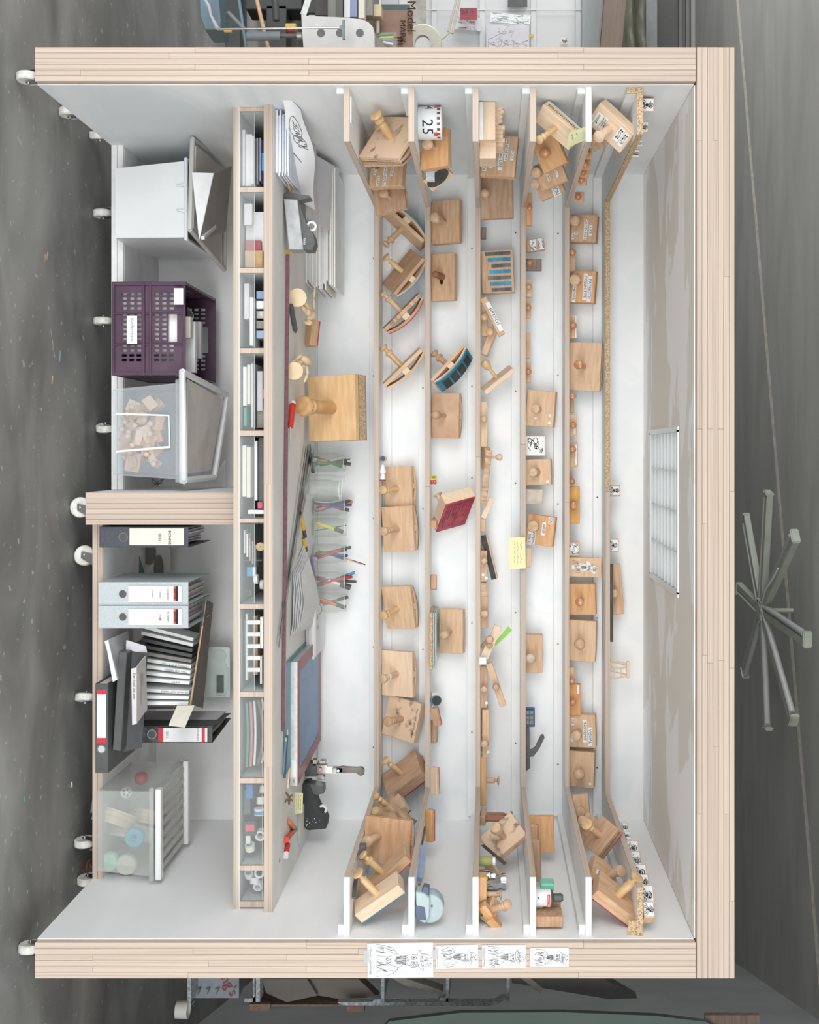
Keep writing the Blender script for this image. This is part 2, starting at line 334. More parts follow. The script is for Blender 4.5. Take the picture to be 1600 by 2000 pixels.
rack = cbox('drawer_rack', (XL, YK, zk0), (XR, YB, zk1), PLYZ[(2, 0)])
cbox('rack_inner_board', (XL, YK + .001, zk1), (XR, YB, zk1 + .002), WHITE, rack)
BAY = [(207, 217), (366, 375), (523, 533), (680, 690), (841, 851), (1013, 1021), (1180, 1189), (1352, 1361), (1520, 1530), (1691, 1700), (1761, 1772)]
for a, b in BAY:
    x0, x1 = (a - VY) / (S * r2), (b - VY) / (S * r2)
    cbox('rack_divider', (max(x0, XL + .001), YK, zk1 + .002), (min(x1, XR - .001), YK + .012, zl), PLYZ[(2, 0)], rack)
    cbox('rack_divider_core', (max(x0, XL + .001) + .001, YK + .012, zk1 + .002), (min(x1, XR - .001) - .001, YB, zl), WHITE, rack)
rcen = .888; XC0, XC1 = (962 - VY) / (S * rcen), (1025 - VY) / (S * rcen)
cd = cbox('centre_support', (XC0, YR(rcen) + .03, ZB), (XC1, YB, zk0), WHITE)
for i in range(6):
    t = (XC1 - XC0) / 6; cbox('plywood_strip', (XC0 + t * i + .0003, YR(rcen) + R.uniform(-.001, .001), ZB), (XC0 + t * (i + 1) - .0003, YR(rcen) + .03, zk0), PLYZ[(0, 2)], cd, .0006)
YBL, YBR = YR(.829), YR(.873)
ZBL, ZBR = ZB + 24 / (S * .829), ZB + 20 / (S * .873)
bl_ = cbox('base_board', (XL, YBL, ZB), (XC0, YB, ZBL), BASEW)
for j in range(2): cbox('painted_lath', (XL, YBL - .012, ZB + (ZBL - ZB) * j / 2 + .0008), (XC0 - .001, YBL, ZB + (ZBL - ZB) * (j + 1) / 2 - .0008), WPAINT, bl_, .001)
br_ = cbox('base_board', (XC1, YBR + .01, ZB), (XR, YB, ZBR), BASEW)
for j in range(2): cbox('plywood_strip', (XC1, YBR, ZB + (ZBR - ZB) * j / 2 + .0004), (XR, YBR + .012, ZB + (ZBR - ZB) * (j + 1) / 2 - .0004), PLYZ[(2, 0)], br_, .0006)
# shelves
SH = [740, 839.6, 938.5, 1027, 1112.5, 1192]; TH = .0185; rs = .78; YS = YR(rs)
ZS = [ZC + (v - VX) / (S * rs) for v in SH]
AL, AR = -.958, 1.312                                                # inner edges of the side arms
YF = .035
for k, z in enumerate(ZS):
    em = CHIP if k == 5 else PLYZ[(2, 0)]
    aw = .015 if k < 5 else .03
    al, ar = (AL, AR) if k < 5 else (AL - .022, AR + .03)
    sh = cbox('shelf', (XL, YS + .006, z - TH), (XR, YB, z), WHITE)
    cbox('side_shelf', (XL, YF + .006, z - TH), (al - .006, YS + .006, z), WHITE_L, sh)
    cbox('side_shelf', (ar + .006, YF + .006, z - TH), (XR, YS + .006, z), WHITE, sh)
    m0 = {4: WPAINT, 5: CHIP}.get(k, PLYZ[(2, 0)])
    cbox('shelf_edging', (XL, YF, z - TH), (al, YF + .006, z), m0, sh, .0006)
    cbox('shelf_edging', (al - .006, YF + .006, z - TH), (al, YS, z), CHIP if k == 5 else PLYZ[(2, 1)], sh, .0006)
    xm = (960 - VY) / (S * rs) if k == 5 else (R.uniform(850, 1000) - VY) / (S * rs)
    cbox('shelf_edging', (al, YS, z - TH), (xm, YS + .006, z), em, sh, .0006)
    cbox('shelf_edging', (xm + .0008, YS, z - TH), (ar, YS + .006, z), PLYZ[(2, 0)], sh, .0006)
    cbox('shelf_edging', (ar, YF + .006, z - TH), (ar + .006, YS, z), PLYZ[(2, 1)], sh, .0006)
    cbox('shelf_edging', (ar, YF, z - TH), (XR, YF + .006, z), CHIP if k == 5 else WPAINT, sh, .0006)
    # battens underneath, along the back and both sides
    bt = .034
    cbox('batten', (XL + .018, YB - .018, z - TH - bt), (XR - .018, YB, z - TH), WHITE, sh, .001)
    cbox('batten', (XL, YF + .01, z - TH - bt * (.7 if k < 5 else .9)), (XL + .018, YB, z - TH), WHITE, sh, .001)
    cbox('batten', (XR - .03, YF + .01, z - TH - .02), (XR, YB, z - TH), WHITE, sh, .001)
    if k == 5: cbox('batten_end', (XL, YF + .004, z - TH - bt * .9), (XL + .018, YF + .01, z - TH), CHIP, sh); cbox('batten_end', (XR - .045, YF + .004, z - TH - .028), (XR, YF + .01, z - TH), CHIP, sh)
    for q in range(5):
        x = -.8 + q * .5 + R.uniform(-.1, .1); lathe('screw', [(.0, 0), (.0035, 0), (.0035, .001), (0, .001)], DSTEEL, sh, axisM((x, YB - .018, z - TH - bt / 2), (x, YB - .03, z - TH - bt / 2)), 8)
# recessed louvre lamp in the cabinet's top
LV = mt('white_enamel', (236, 240, 240), (228, 232, 233), (5, 5, 5), .3); hz = ZTI + .058
lampf = cbox('louvre_lamp', (xa, ya, hz), (xb, yb, hz + .003), mt('pale_reflector', (222, 228, 230), None))
for lo, hi in (((xa, ya, ZTI - .004), (xa + .003, yb, hz)), ((xb - .003, ya, ZTI - .004), (xb, yb, hz)), ((xa, ya, ZTI - .004), (xb, ya + .003, hz)), ((xa, yb - .003, ZTI - .004), (xb, yb, hz))): cbox('lamp_side', lo, hi, LV, lampf)
for lo, hi in (((xa - .012, ya - .012), (xa + .006, yb + .012)), ((xb - .006, ya - .012), (xb + .012, yb + .012)), ((xa, ya - .012), (xb, ya + .006)), ((xa, yb - .006), (xb, yb + .012))): cbox('lamp_frame', lo + (ZTI - .005,), hi + (ZTI - .0002,), LV, lampf)
for i in range(1, 4): x = xa + (xb - xa) * i / 4; cbox('cross_blade', (x - .002, ya + .006, ZTI), (x + .002, yb - .006, ZTI + .03), LV, lampf)
for i in range(1, 8): y = ya + .006 + (yb - ya - .012) * i / 8; cbox('louvre_blade', (xa + .006, y - .001, ZTI + .001), (xb - .006, y + .001, ZTI + .029), LV, lampf)
# castors
WHEEL = mt('cream_nylon', (232, 232, 226), (206, 204, 194), (60, 60, 60), .4)
def castor(x, y, yaw, ztop, rad=None):
    rad = rad or .036
    c = cbox('castor_plate', (x - .03, y - .03, ztop - .006), (x + .03, y + .03, ztop), CHROME, None, .001)
    M = Matrix.Translation((x, y, 0)) @ Matrix.Rotation(yaw, 4, 'Z')
    o = Vector((0, .022, rad + .002)); T = Matrix.Identity(4)
    prof = [(rad * .5, -.013), (rad * .9, -.013), (rad, -.009), (rad, .009), (rad * .9, .013), (rad * .5, .013), (rad * .3, .009), (rad * .18, .012), (rad * .18, -.012), (rad * .3, -.009), (rad * .5, -.013)]
    lathe('castor_wheel', prof, WHEEL, c, T @ M @ Matrix.Translation(o) @ Matrix.Rotation(math.pi / 2, 4, 'Y'), 24)
    bm = bmesh.new()
    for s in (-1, 1):
        vs = [(s * .016, .034, rad - .005), (s * .016, .012, rad - .005), (s * .016, -.022, ztop - .012), (s * .016, .024, ztop - .012)]
        a = [bm.verts.new(v) for v in vs]; b = [bm.verts.new((v[0] + s * .002, v[1], v[2])) for v in vs]; bm.faces.new(a); bm.faces.new(b[::-1])
        for i in range(4): bm.faces.new((a[i], b[i], b[(i + 1) % 4], a[(i + 1) % 4]))
    addbox(bm, (-.018, -.022, ztop - .014), (.018, .024, ztop - .006))
    bm2('castor_fork', bm, CHROME, c, False, T @ M)
    bm = lathe_bm([(.004, -.022), (.004, .022)], 8, M=Matrix.Translation(o) @ Matrix.Rotation(math.pi / 2, 4, 'Y')); bm2('axle_bolt', bm, CHROME, c, True, T @ M)
for ix, iy, yaw in ((46, 147, 0), (130, 216, 0), (190, 264, .3), (197, 415, 0), (198, 626, 0), (203, 838, .25), (157, 1003, 1.5), (164, 1097, 1.35), (162, 1361, -.35), (160, 1649, 0), (166, 1723, 0), (50, 1855, -.1)):
    r = (VX - ix + 20) / (ZC * S); r = min(r, .985); X = (iy - VY) / (S * r); castor(X, YR(r), yaw, ZB)
# ---------------------------------------------------------------- rubber stamps
def iv(a, b, c): return Vector((b, -c, a))                            # picture right, picture down, towards the lens -> place
SHN = {1: 'shelf nearest desk', 2: 'second shelf from desk', 3: 'third shelf from desk', 4: 'fourth shelf from desk', 5: 'fifth shelf from desk', 6: 'shelf farthest from desk', 0: ''}
HP = {  # handle outlines: (radius / knob radius, height / length)
 'turned': [(.62, 0), (.66, .5), (.6, .56), (.42, .6), (.5, .64), (.78, .68), (.78, .74), (.5, .78), (.46, .8), (.85, .86), (1, .92), (.9, .97), (.5, 1), (0, 1)],
 'ball': [(.4, 0), (.42, .3), (.34, .45), (.6, .55), (.92, .68), (1, .8), (.86, .92), (.5, .985), (0, 1)],
 'pear': [(.45, 0), (.5, .3), (.75, .6), (1, .82), (.85, .95), (.4, 1), (0, 1)],
 'disc': [(.6, 0), (.62, .55), (.55, .6), (.62, .64), (.62, .68), (.36, .72), (.34, .84), (.8, .9), (1, .93), (1, .98), (.8, 1), (0, 1)],
 'peg': [(.9, 0), (.95, .1), (.9, .9), (.8, .97), (.5, 1), (0, 1)],
 'knob': [(.5, 0), (.38, .25), (.5, .42), (.95, .6), (1, .78), (.8, .94), (.4, 1), (0, 1)],
 'collar': [(.6, 0), (.64, .58), (.9, .6), (.92, .7), (.5, .72), (.45, .82), (.8, .88), (1, .94), (.8, .99), (0, 1)]}
def bounds(root):
    lo = Vector((9, 9, 9)); hi = -lo
    def rec(o, M):
        nonlocal lo, hi
        M = M @ o.matrix_basis
        if o.type == 'MESH':
            for v in o.data.vertices:
                q = M @ v.co
                lo = Vector(map(min, lo, q)); hi = Vector(map(max, hi, q))
        for c in o.children: rec(c, M)
    rec(root, Matrix.Identity(4)); return lo, hi
def kids():
    pass
def seat(root, z=None, wall=True):
    """let a thing stand on the surface at height z and keep it clear of the back and side panels"""
    lo, hi = bounds(root); d = Vector((0, 0, 0))
    if z is not None: d.z = z + .0004 - lo.z
    if wall:
        if hi.y > YB - .0015: d.y = YB - .0015 - hi.y
        if lo.x < XL + .001: d.x = XL + .001 - lo.x
        if hi.x > XR - .001: d.x = XR - .001 - hi.x
    root.matrix_basis = Matrix.Translation(d) @ root.matrix_basis
    if abs(d.z) > .015 or abs(d.y) > .03: print('SEAT', root.get('label', root.name)[:60], [round(v, 3) for v in d])
def portrait(seed, hat=True):
    """pencil portrait of a bearded man in a unit square, as polylines"""
    q = random.Random(seed); L = []; jj = lambda a: q.uniform(-a, a)
    arc = lambda cx, cy, rx, ry, a0, a1, n=10: [(cx + rx * math.cos(math.radians(a0 + (a1 - a0) * i / n)), cy + ry * math.sin(math.radians(a0 + (a1 - a0) * i / n))) for i in range(n + 1)]
    L += [[(-.15, .26), (-.16, .16), (-.14, .06), (-.1, 0)], [(.17, .26), (.18, .16), (.15, .06)], arc(.19, .16, .03, .05, -80, 110, 6)]
    if hat: L += [[(-.3, .27), (-.2, .23), (0, .22), (.2, .25), (.31, .31), (.29, .34), (.2, .31), (0, .28), (-.2, .29), (-.3, .27)], [(-.19, .29), (-.16, .42), (-.05, .48), (.08, .48), (.18, .42), (.21, .31)], [(-.05, .46), (.0, .36), (.06, .32)], [(.1, .46), (.12, .38)], [(-.18, .33), (0, .31), (.2, .34)]]
    else: L += [arc(0, .2, .2, .22, 10, 170), arc(0, .22, .17, .14, 0, 180), [(-.18, .24), (-.22, .1), (-.18, 0)], [(.19, .22), (.24, .08), (.2, -.02)]]
    for s in (-1, 1): L += [arc(.075 * s, .165, .035, .016, 0, 360, 8), arc(.075 * s, .165, .01, .012, 0, 360, 5), [(.03 * s, .205), (.08 * s, .215), (.12 * s, .195)], arc(.075 * s, .145, .04, .015, 200, 340, 5)]
    L += [[(-.012, .18), (-.03, .1), (-.035, .085), (0, .075), (.03, .09)], [(-.09, .05), (-.04, .062), (0, .052), (.05, .062), (.1, .05)], [(-.045, .03), (0, .024), (.05, .03)]]
    for i in range(13):
        x = -.13 + .0217 * i; l = [(x, .04 - .6 * x * x)]
        for k_ in range(3): l.append((l[-1][0] * .9 + jj(.012), l[-1][1] - .05 - .02 * (1 - abs(x) * 6) + jj(.006)))
        L.append(l)
    L += [[(-.1, -.04), (-.2, -.12), (-.38, -.2), (-.45, -.34), (-.47, -.49)], [(.12, -.02), (.24, -.1), (.4, -.2), (.46, -.36), (.47, -.49)], [(-.2, -.12), (-.1, -.3), (-.16, -.49)], [(.22, -.1), (.1, -.28), (.16, -.49)], [(-.1, -.3), (.02, -.22), (.1, -.28)], [(-.3, -.2), (-.24, -.36), (-.3, -.49)], [(.32, -.18), (.27, -.34), (.33, -.49)]]
    for i in range(22):
        x, y = q.uniform(-.42, .38), q.uniform(-.48, -.24); L.append([(x, y), (x + .02 + jj(.02), y + .05), (x + .03 + jj(.04), y + .09)])
    for i in range(14): x, y = q.uniform(-.14, .14), q.uniform(.3, .45); L.append([(x, y), (x + .035, y - .03)])
    for i in range(8): y = .02 + .03 * i; L.append([(.12, y), (.16, y + .02)])
    return L
def scribble(seed, n=9):
    q = random.Random(seed); L = []
    for i in range(n):
        x, y = q.uniform(-.4, .4), q.uniform(-.4, .4); p = [(x, y)]
        for j in range(4): x = max(-.46, min(.46, x + q.uniform(-.25, .25))); y = max(-.46, min(.46, y + q.uniform(-.25, .25))); p.append((x, y))
        L.append(p)
    return L
def printed(parent, M, w_, h_, th, lines, wd=.02, m=None, name='paper_label', ink=None, oval=False):
    m = m or PAPER
    if oval: prism(name, [(w_ / 2 * math.cos(a * math.pi / 8), h_ / 2 * math.sin(a * math.pi / 8)) for a in range(16)], (0, th), m, parent, M)
    else: box(name, (-w_ / 2, -h_ / 2, 0), (w_ / 2, h_ / 2, th), m, parent, mw=M)
    if lines: strokes('pen_drawing', [[(x * w_, y * h_) for x, y in p] for p in lines], wd * min(w_, h_), ink or INK, parent, M, th + .0002)
def frame(ix, iy, r, u, n):
    nn = iv(*n).normalized()
    if len(u) == 2:
        if abs(n[2]) > .3: u = (u[0], u[1], -(u[0] * n[0] + u[1] * n[1]) / n[2])
        else: u = (u[0], u[1], 0)
    uu = iv(*u); uu = (uu - nn * uu.dot(nn)).normalized(); vv = nn.cross(uu)
    p = P(ix, iy, r)
    return Matrix(((uu.x, vv.x, nn.x, p.x), (uu.y, vv.y, nn.y, p.y), (uu.z, vv.z, nn.z, p.z), (0, 0, 0, 1))), uu, vv
def stamp(shelf, ix, iy, r, u, n, L, W, T, wd, hd=None, rub=None, label='', rocker=False, tags=(), off=0, real=False, name='rubber_stamp', shift=(0, 0), chamfer=True, cat='stamp', seatit=True, typ=None, face=None, dots=0, group=None):
    k = 1 / (S * r); M, uu, vv = frame(ix, iy, r, u, n)
    if not real:
        lu = math.hypot(uu.z, uu.x); lv = math.hypot(vv.z, vv.x)
        if lu > .6: L /= lu
        if lv > .6: W /= lv
    if not rocker and L > 44 and W > 30: T *= 1.3
    L *= k; W *= k; T *= k
    t = empty(name, M.translation, (label + ', ' + SHN[shelf]).strip(' ,'), cat, group, M.to_3x3()); T4 = Matrix.Translation
    if rocker:
        b = T * .45; sg = T * .6
        box('board', (-L / 2, -W / 2, -b), (L / 2, W / 2, 0), wd, t, .0008, mw=M)
        N = 10; crv = lambda s: -b - .0006 - sg * (1 - (2 * s - 1) ** 2) 
        def layer(nm, o0, o1, m, sh=1.0):
            pts = [((s / N - .5) * L * sh, crv(s / N) - o0) for s in range(N + 1)] + [((s / N - .5) * L * sh, crv(s / N) - o1) for s in range(N, -1, -1)]
            prism(nm, pts, (-W / 2, W / 2), m, t, M @ Matrix(((1, 0, 0, 0), (0, 0, 1, 0), (0, 1, 0, 0), (0, 0, 0, 1))))
        layer('bent_plywood', 0, T * .26, LAYER)
        if rub: layer('rubber_sheet', T * .27, T * .27 + 2.2 * k, RUB[rub], .98)
        box('spacer', (-L * .07, -W / 2 + .001, -b - sg * .98), (L * .07, W / 2 - .001, -b - .0003), PALE, t, mw=M)
        if typ:                                                      # raised type and blocks under the bent layer
            for i in range(typ[0]):
                s0 = .08 + .84 * i / typ[0]; s1 = s0 + .84 / typ[0] * .8; zz = crv((s0 + s1) / 2) - T * .27 - 3 * k; an = -(crv(s1) - crv(s0)) / ((s1 - s0) * L)
                Mt = M @ Matrix.Translation(((s0 + s1) / 2 * L - L / 2, 0, zz)) @ Matrix.Rotation(an, 4, 'Y'); box('raised_type', (-(s1 - s0) * L / 2, -W * .42, -.0012), ((s1 - s0) * L / 2, W * typ[1], .0012), RUB['black'], t, mw=Mt)
    else:
        box('board', (-L / 2, -W / 2, -T), (L / 2, W / 2, 0), wd, t, min(T * .16, .0016), mw=M)
        if rub: box('rubber_sheet', (-L / 2 + .001, -W / 2 + .001, -T - 2.2 * k), (L / 2 - .001, W / 2 - .001, -T - .0002), RUB[rub], t, mw=M)
    if hd:
        kind, hl, hR = hd[:3]; hm = hd[3] if len(hd) > 3 else HAND
        lathe('handle', [(a * hR * k, z * hl * k) for a, z in HP[kind]], hm, t, M @ T4((shift[0] * k, shift[1] * k, -.0004)), 14)
        if len(hd) > 4:                                             # white collar or cap
            z0 = hd[4] * hl * k; lathe('white_collar', [(hR * .72 * k, z0), (hR * .78 * k, z0 + 3 * k), (hR * .7 * k, z0 + 4 * k)], PAPER, t, M @ T4((shift[0] * k, shift[1] * k, 0)), 12)
    for tg in tags:                                                  # paper strips with lettering: text, offset along, offset up, width, height
        s, a, bb, ww, hh = tg[:5]; rot = tg[5] if len(tg) > 5 else 0
        TM = M @ T4((a * k, bb * k, 0)) @ Matrix.Rotation(rot, 4, 'Z')
        box('paper_strip', (-ww * k / 2, -hh * k / 2, .0002), (ww * k / 2, hh * k / 2, .0006), PAPER, t, mw=TM)
        if s: text('lettering', s, hh * k * 1.0, INK, t, TM @ T4((0, 0, .0009)), xs=min(1.4, ww * .92 / (len(s) * hh * .62)))
    if face: face(t, M, L, W, k)
    for i in range(dots):
        lathe('white_dot', [(0, 0), (3 * k, 0), (3 * k, .0004), (0, .0004)], PAPER, t, M @ T4(((.38 - .1 * i) * L, (.36 - .5 * (i % 2)) * W, .0002)), 10)
    t['_k'] = k
    if seatit: seat(t, ZS[shelf - 1] + off * k if shelf else None)
    del t['_k']; return t
def paperface(seed, mode='portrait', fx=.86, fy=.86, oval=False, hat=True):
    def f(t, M, L, W, k):
        printed(t, M @ Matrix.Translation((0, 0, .0002)), L * fx, W * fy, .0005, portrait(seed, hat) if mode == 'portrait' else scribble(seed, 12), .03, name='printed_paper', oval=oval)
    return f
# --- shelf 1
st = stamp
st(1, 738, 252, .93, (-.46, .88), (-.42, -.5, .75), 100, 84, 17, INKED, ('turned', 62, 13, HANDY), 'purple', 'ink-blotched beech rocker stamp with yellowish turned handle, foremost in the pile', rocker=True)
st(1, 768, 268, .905, (-.4, .9), (-.42, -.5, .75), 92, 80, 16, TAN, ('turned', 50, 11, BROWN), None, 'rocker stamp hidden behind the ink-blotched one, layered plywood edge showing', rocker=True)
st(1, 762, 292, .885, (-.05, 1), (-.25, -.1, .95), 56, 72, 14, BROWN, None, None, 'plain brown board stamp wedged between rocker stamps and the lettered one')
st(1, 757, 337, .865, (-.07, 1), (-.3, -.12, .92), 56, 66, 14, TAN, ('knob', 34, 12, mt('dark_knob', (120, 88, 70), (90, 64, 52))), None, 'board stamp with four paper strips and dark ball knob', tags=[('GUAGE', -8, 12, 30, 6), ('SHOUJORS', 6, -2, 42, 7), ('AZINE', 16, -16, 20, 6), ('ALSE', -4, -24, 16, 6)], shift=(-14, -20))
st(1, 775, 386, .83, (.12, .99), (-.3, -.1, .92), 58, 62, 12, BROWN, ('ball', 34, 10, TAN), None, 'bare brown stamp with round knob where the shelf turns', rocker=True)
st(1, 781, 447, .768, (.74, .68), (-.68, .73, .2), 104, 52, 17, BEECH, ('collar', 48, 9), 'blue', 'rocker stamp sloping downward, white collar and blue rubber', rocker=True)
st(1, 785, 529, .768, (-.64, .77), (-.66, -.5, .55), 88, 72, 16, BROWN, ('disc', 46, 9, HANDY), 'blue', 'rocker stamp with striped edge facing out and blue rubber beneath', rocker=True)
st(1, 780, 607, .768, (-.78, .62), (-.68, -.68, .22), 96, 40, 18, STRIPED, ('collar', 50, 9), 'red', 'dark-striped rocker stamp with crimson rubber', rocker=True)
st(1, 782, 714, .768, (-.78, .62), (-.68, -.7, .2), 100, 44, 17, BEECH, ('collar', 52, 9, HANDY, .6), None, 'clean pale rocker stamp with white collar, seen from the side', rocker=True)
st(1, 774, 950, .762, (.03, 1), (-.42, 0, .9), 78, 55, 15, BEECH, ('turned', 58, 9, HANDY), None, 'board stamp half covered by the next one, beside the white bottle', rocker=True, shift=(5, -2))
st(1, 780, 1033, .768, (.07, 1), (-.42, .02, .9), 88, 62, 15, BEECH, ('turned', 58, 9, HAND), 'grey', 'smooth board stamp with green paint specks and paper-wrapped handle', rocker=True)
st(1, 773, 1187, .766, (.12, .99), (-.42, .12, .88), 84, 58, 15, BEECH, ('turned', 56, 9, HANDY), 'grey', 'slanted board stamp with pale chamfered upper edge and small nicks', rocker=True, shift=(2, -2))
st(1, 778, 1316, .766, (.01, 1), (-.42, 0, .9), 88, 62, 15, PALE, ('turned', 56, 9, HAND, .55), None, 'square pale stamp with a split dark corner', rocker=True)
def verse(t, M, L, W, k): text('burnt_lettering', 'Vier Girl und Burgau', 6.5 * k, BURN, t, M @ Matrix.Translation((0, W * .42, .0005)), xs=1.05)
st(1, 783, 1404, .766, (-.2, .98), (-.42, -.12, .88), 78, 66, 14, INKED, ('turned', 56, 10, BROWN), None, 'tilted ink-stained stamp with a line of burnt lettering along its edge', face=verse)
st(1, 776, 1510, .77, (-.78, .62), (-.55, -.62, .5), 84, 62, 20, BROWN, ('disc', 52, 9, HANDY), 'red', 'thick block stamp with disc-ended handle and thin crimson rubber', chamfer=1)
st(1, 800, 1573, .79, (-.74, .66), (-.62, -.66, .4), 44, 44, 14, STRIPED, None, 'blue', 'small dark rocker block squeezed behind blue-rubbered blocks', rocker=True)
st(1, 770, 1580, .82, (-.7, .7), (-.6, -.65, .45), 52, 44, 14, BEECH, ('turned', 52, 8, HANDY), 'blue', 'block stamp with blue rubber leaning behind the large knotty one')
st(1, 788, 1606, .84, (-.6, .8), (-.5, -.6, .6), 60, 50, 12, STRIPED, ('pear', 60, 10, HANDY), 'blue', 'torn stamp with flared pale handle behind the large knotty one')
st(1, 765, 1643, .895, (-.03, 1), (-.35, -.12, .92), 86, 92, 15, wood('knotty_brown_board', (202, 152, 104), (168, 118, 78), (10, 50, 50)), ('turned', 56, 11), 'blue', 'large knotty brown stamp with turned handle and blue rubber edge', rocker=True, shift=(-8, -18))
st(1, 748, 1703, .935, (-.74, .67), (-.66, -.7, .2), 124, 46, 13, TAN, ('collar', 56, 10, HANDY), 'red', 'long block stamp seen edge-on with crimson rubber, behind the frontmost one')
st(1, 728, 1744, .968, (-.86, .5), (-.55, -.76, .3), 104, 44, 18, PALE, ('disc', 62, 12, HANDY), 'blue', 'frontmost pale block stamp with disc handle and blue rubber')
# --- shelf 2
st(2, 858, 290, .915, (.02, 1), (-.4, -.05, .9), 76, 54, 12, ORANGE, ('pear', 34, 12, HAND), 'blue', 'orange-brown stamp with pear handle and blue rubber behind a plastic sleeve')
def oval_rub(t, M, L, W, k): prism('oval_rubber', [(L * .48 * math.cos(a * math.pi / 10), W * .42 * math.sin(a * math.pi / 10)) for a in range(20)], (.0003, .002), RUB['black'], t, M)
st(2, 869, 348, .88, (-.72, .5), (.05, .6, .78), 50, 26, 9, BEECH, None, None, 'small block showing its dark oval rubber, under the orange-brown stamp', face=oval_rub)
st(2, 874, 433, .766, (0, 1), (-.36, 0, .93), 84, 56, 13, TAN, ('pear', 56, 11, HAND), None, 'bare square stamp with pear-shaped handle, above a trapezoid one', shift=(2, 0))
def trap(t, M, L, W, k): lathe('ink_blot', [(0, .0002), (7 * k, .0002), (7 * k, .0005), (0, .0005)], BURN, t, M @ Matrix.Translation((8 * k, -2 * k, 0)) @ Matrix.Scale(.6, 4, (0, 1, 0)), 9)
st(2, 870, 541, .766, (.0, 1), (-.36, 0, .93), 92, 46, 13, TAN, ('peg', 40, 7, mt('brown_peg', (160, 112, 78), (130, 88, 60))), None, 'bare stamp with plain dark peg handle and black blot', face=trap)
st(2, 880, 716, .77, (-.78, .6), (-.7, -.6, -.3), 92, 56, 14, BEECH, ('collar', 46, 9, BROWN), 'blue', 'rocker stamp turned to show its bright blue printed rubber', rocker=True, typ=(4, .3))
st(2, 870, 812, .766, (-.02, 1), (-.36, 0, .93), 88, 54, 14, wood('scuffed_beech', (214, 176, 138), (170, 124, 92), (9, 9, 22)), ('ball', 54, 9, BROWN), None, 'scuffed stamp with dark round knob and chewed edge', rocker=True)
st(2, 876, 985, .77, (-.36, .93), (-.45, -.86, -.5), 62, 58, 18, PALE, ('disc', 24, 9, HANDP), 'red', 'stamp turned over to show red rubber with lines of type', shift=(-10, 20), face=lambda t, M, L, W, k: strokes('raised_type', [[(-L * .45 + q * L * .045, y * W), (-L * .45 + q * L * .045 + L * .03, y * W)] for y in (-.42, -.36, -.28, -.2, -.14, -.04, .02, .1, .16, .26, .34, .4) for q in range(int(20 - 11 * abs(math.sin(y * 9))))], .0016, INK, t, M @ Matrix.Translation((0, 0, -23.4 * k - 2.9 * k)), -.0004))
st(2, 849, 1025, .775, (0, 1), (-.2, .2, .9), 15, 12, 14, TAN, None, 'red', 'tiny six-sided block beside the red-rubber stamp', real=True)
st(2, 850, 1136, .77, (0, 1), (-.1, -.3, .9), 28, 11, 10, BROWN, None, 'blue', 'tiny wooden block standing alone mid-shelf')
st(2, 882, 1233, .763, (0, 1), (-.25, 0, .95), 86, 46, 13, BEECH, ('ball', 52, 10, HAND), None, 'clean stamp standing on clipped glass plates', off=16, shift=(0, -1))
st(2, 850, 1368, .77, (0, 1), (.2, 0, 1), 30, 13, 9, PALE, None, None, 'small block with round blue and black rubber', face=lambda t, M, L, W, k: [lathe('round_rubber', [(0, 0), (11 * k, 0), (11 * k, 1.5 * k), (0, 1.5 * k)], RUB['blue'], t, M @ Matrix.Translation((0, 2 * k, 0)), 14), lathe('black_rubber', [(0, 0), (9 * k, 0), (9 * k, 2.5 * k), (0, 2.5 * k)], RUB['black'], t, M @ Matrix.Translation((0, 3 * k, 0)), 14)])
st(2, 848, 1402, .775, (.2, 1), (-.5, .2, .8), 36, 12, 8, TAN, None, 'red', 'small split block with crimson rubber, second of the small pile')
st(2, 851, 1430, .765, (0, 1), (-.3, .1, .9), 46, 10, 9, BROWN, None, 'blue', 'thin brown block on a teal base behind the split block')
st(2, 850, 1526, .78, (.04, 1), (-.5, 0, .8), 52, 13, 9, PALE, None, 'red', 'narrow pale block with red rubber mid-shelf')
st(2, 846, 1614, .84, (0, 1), (-.5, 0, .8), 62, 13, 10, ORANGE, None, 'red', 'narrow orange block with red rubber near the shelf bend')
# --- shelf 3
def lifelabels(t, M, L, W, k): pass
st(3, 973, 304, .873, (-.1, 1), (-.12, -.05, .98), 80, 68, 15, TAN, None, None, 'large stamp pasted with typed paper strips reading THIS IS THE LIFE', tags=[('MUCH MY', -12, 14, 44, 7), ('NG LIFE', 8, 4, 42, 8), ('THIS IS THE', 0, -14, 50, 8), ('RATION', 12, -26, 40, 8), ('FOOL', -2, 26, 20, 6)])
st(3, 970, 384, .815, (.01, 1), (-.12, 0, .98), 84, 62, 13, wood('dull_brown_board', (176, 136, 102), (150, 112, 82)), ('ball', 40, 9, HAND), None, 'dull brown square stamp with small ball knob', shift=(0, -20))
st(3, 944, 455, .77, (0, 1), (0, 0, 1), 22, 11, 10, DARK, None, None, 'very small dark block')
def bluetext(t, M, L, W, k):
    for i in range(7):
        x = -L * .42 + i * L * .14; h_ = W * R.uniform(.6, .86); box('rubber_line', (x - L * .035, W * .42 - h_, .0002), (x + L * .05, W * .42, .0014), RUB['grey'] if i % 2 == 0 else RUB['blue'], t, mw=M)
        if i % 2 == 0: strokes('raised_type', [[(x - L * .02 + q * L * .016, W * .4 - j * W * .045), (x - L * .02 + q * L * .016 + L * .01, W * .4 - j * W * .045)] for j in range(int(h_ / W * 20)) for q in range(4)], .0011, INK, t, M, .0017)
st(3, 971, 530, .768, (.04, 1), (-.05, 0, 1), 84, 63, 15, TAN, None, None, 'square board facing out with rows of blue and grey raised type', face=bluetext)
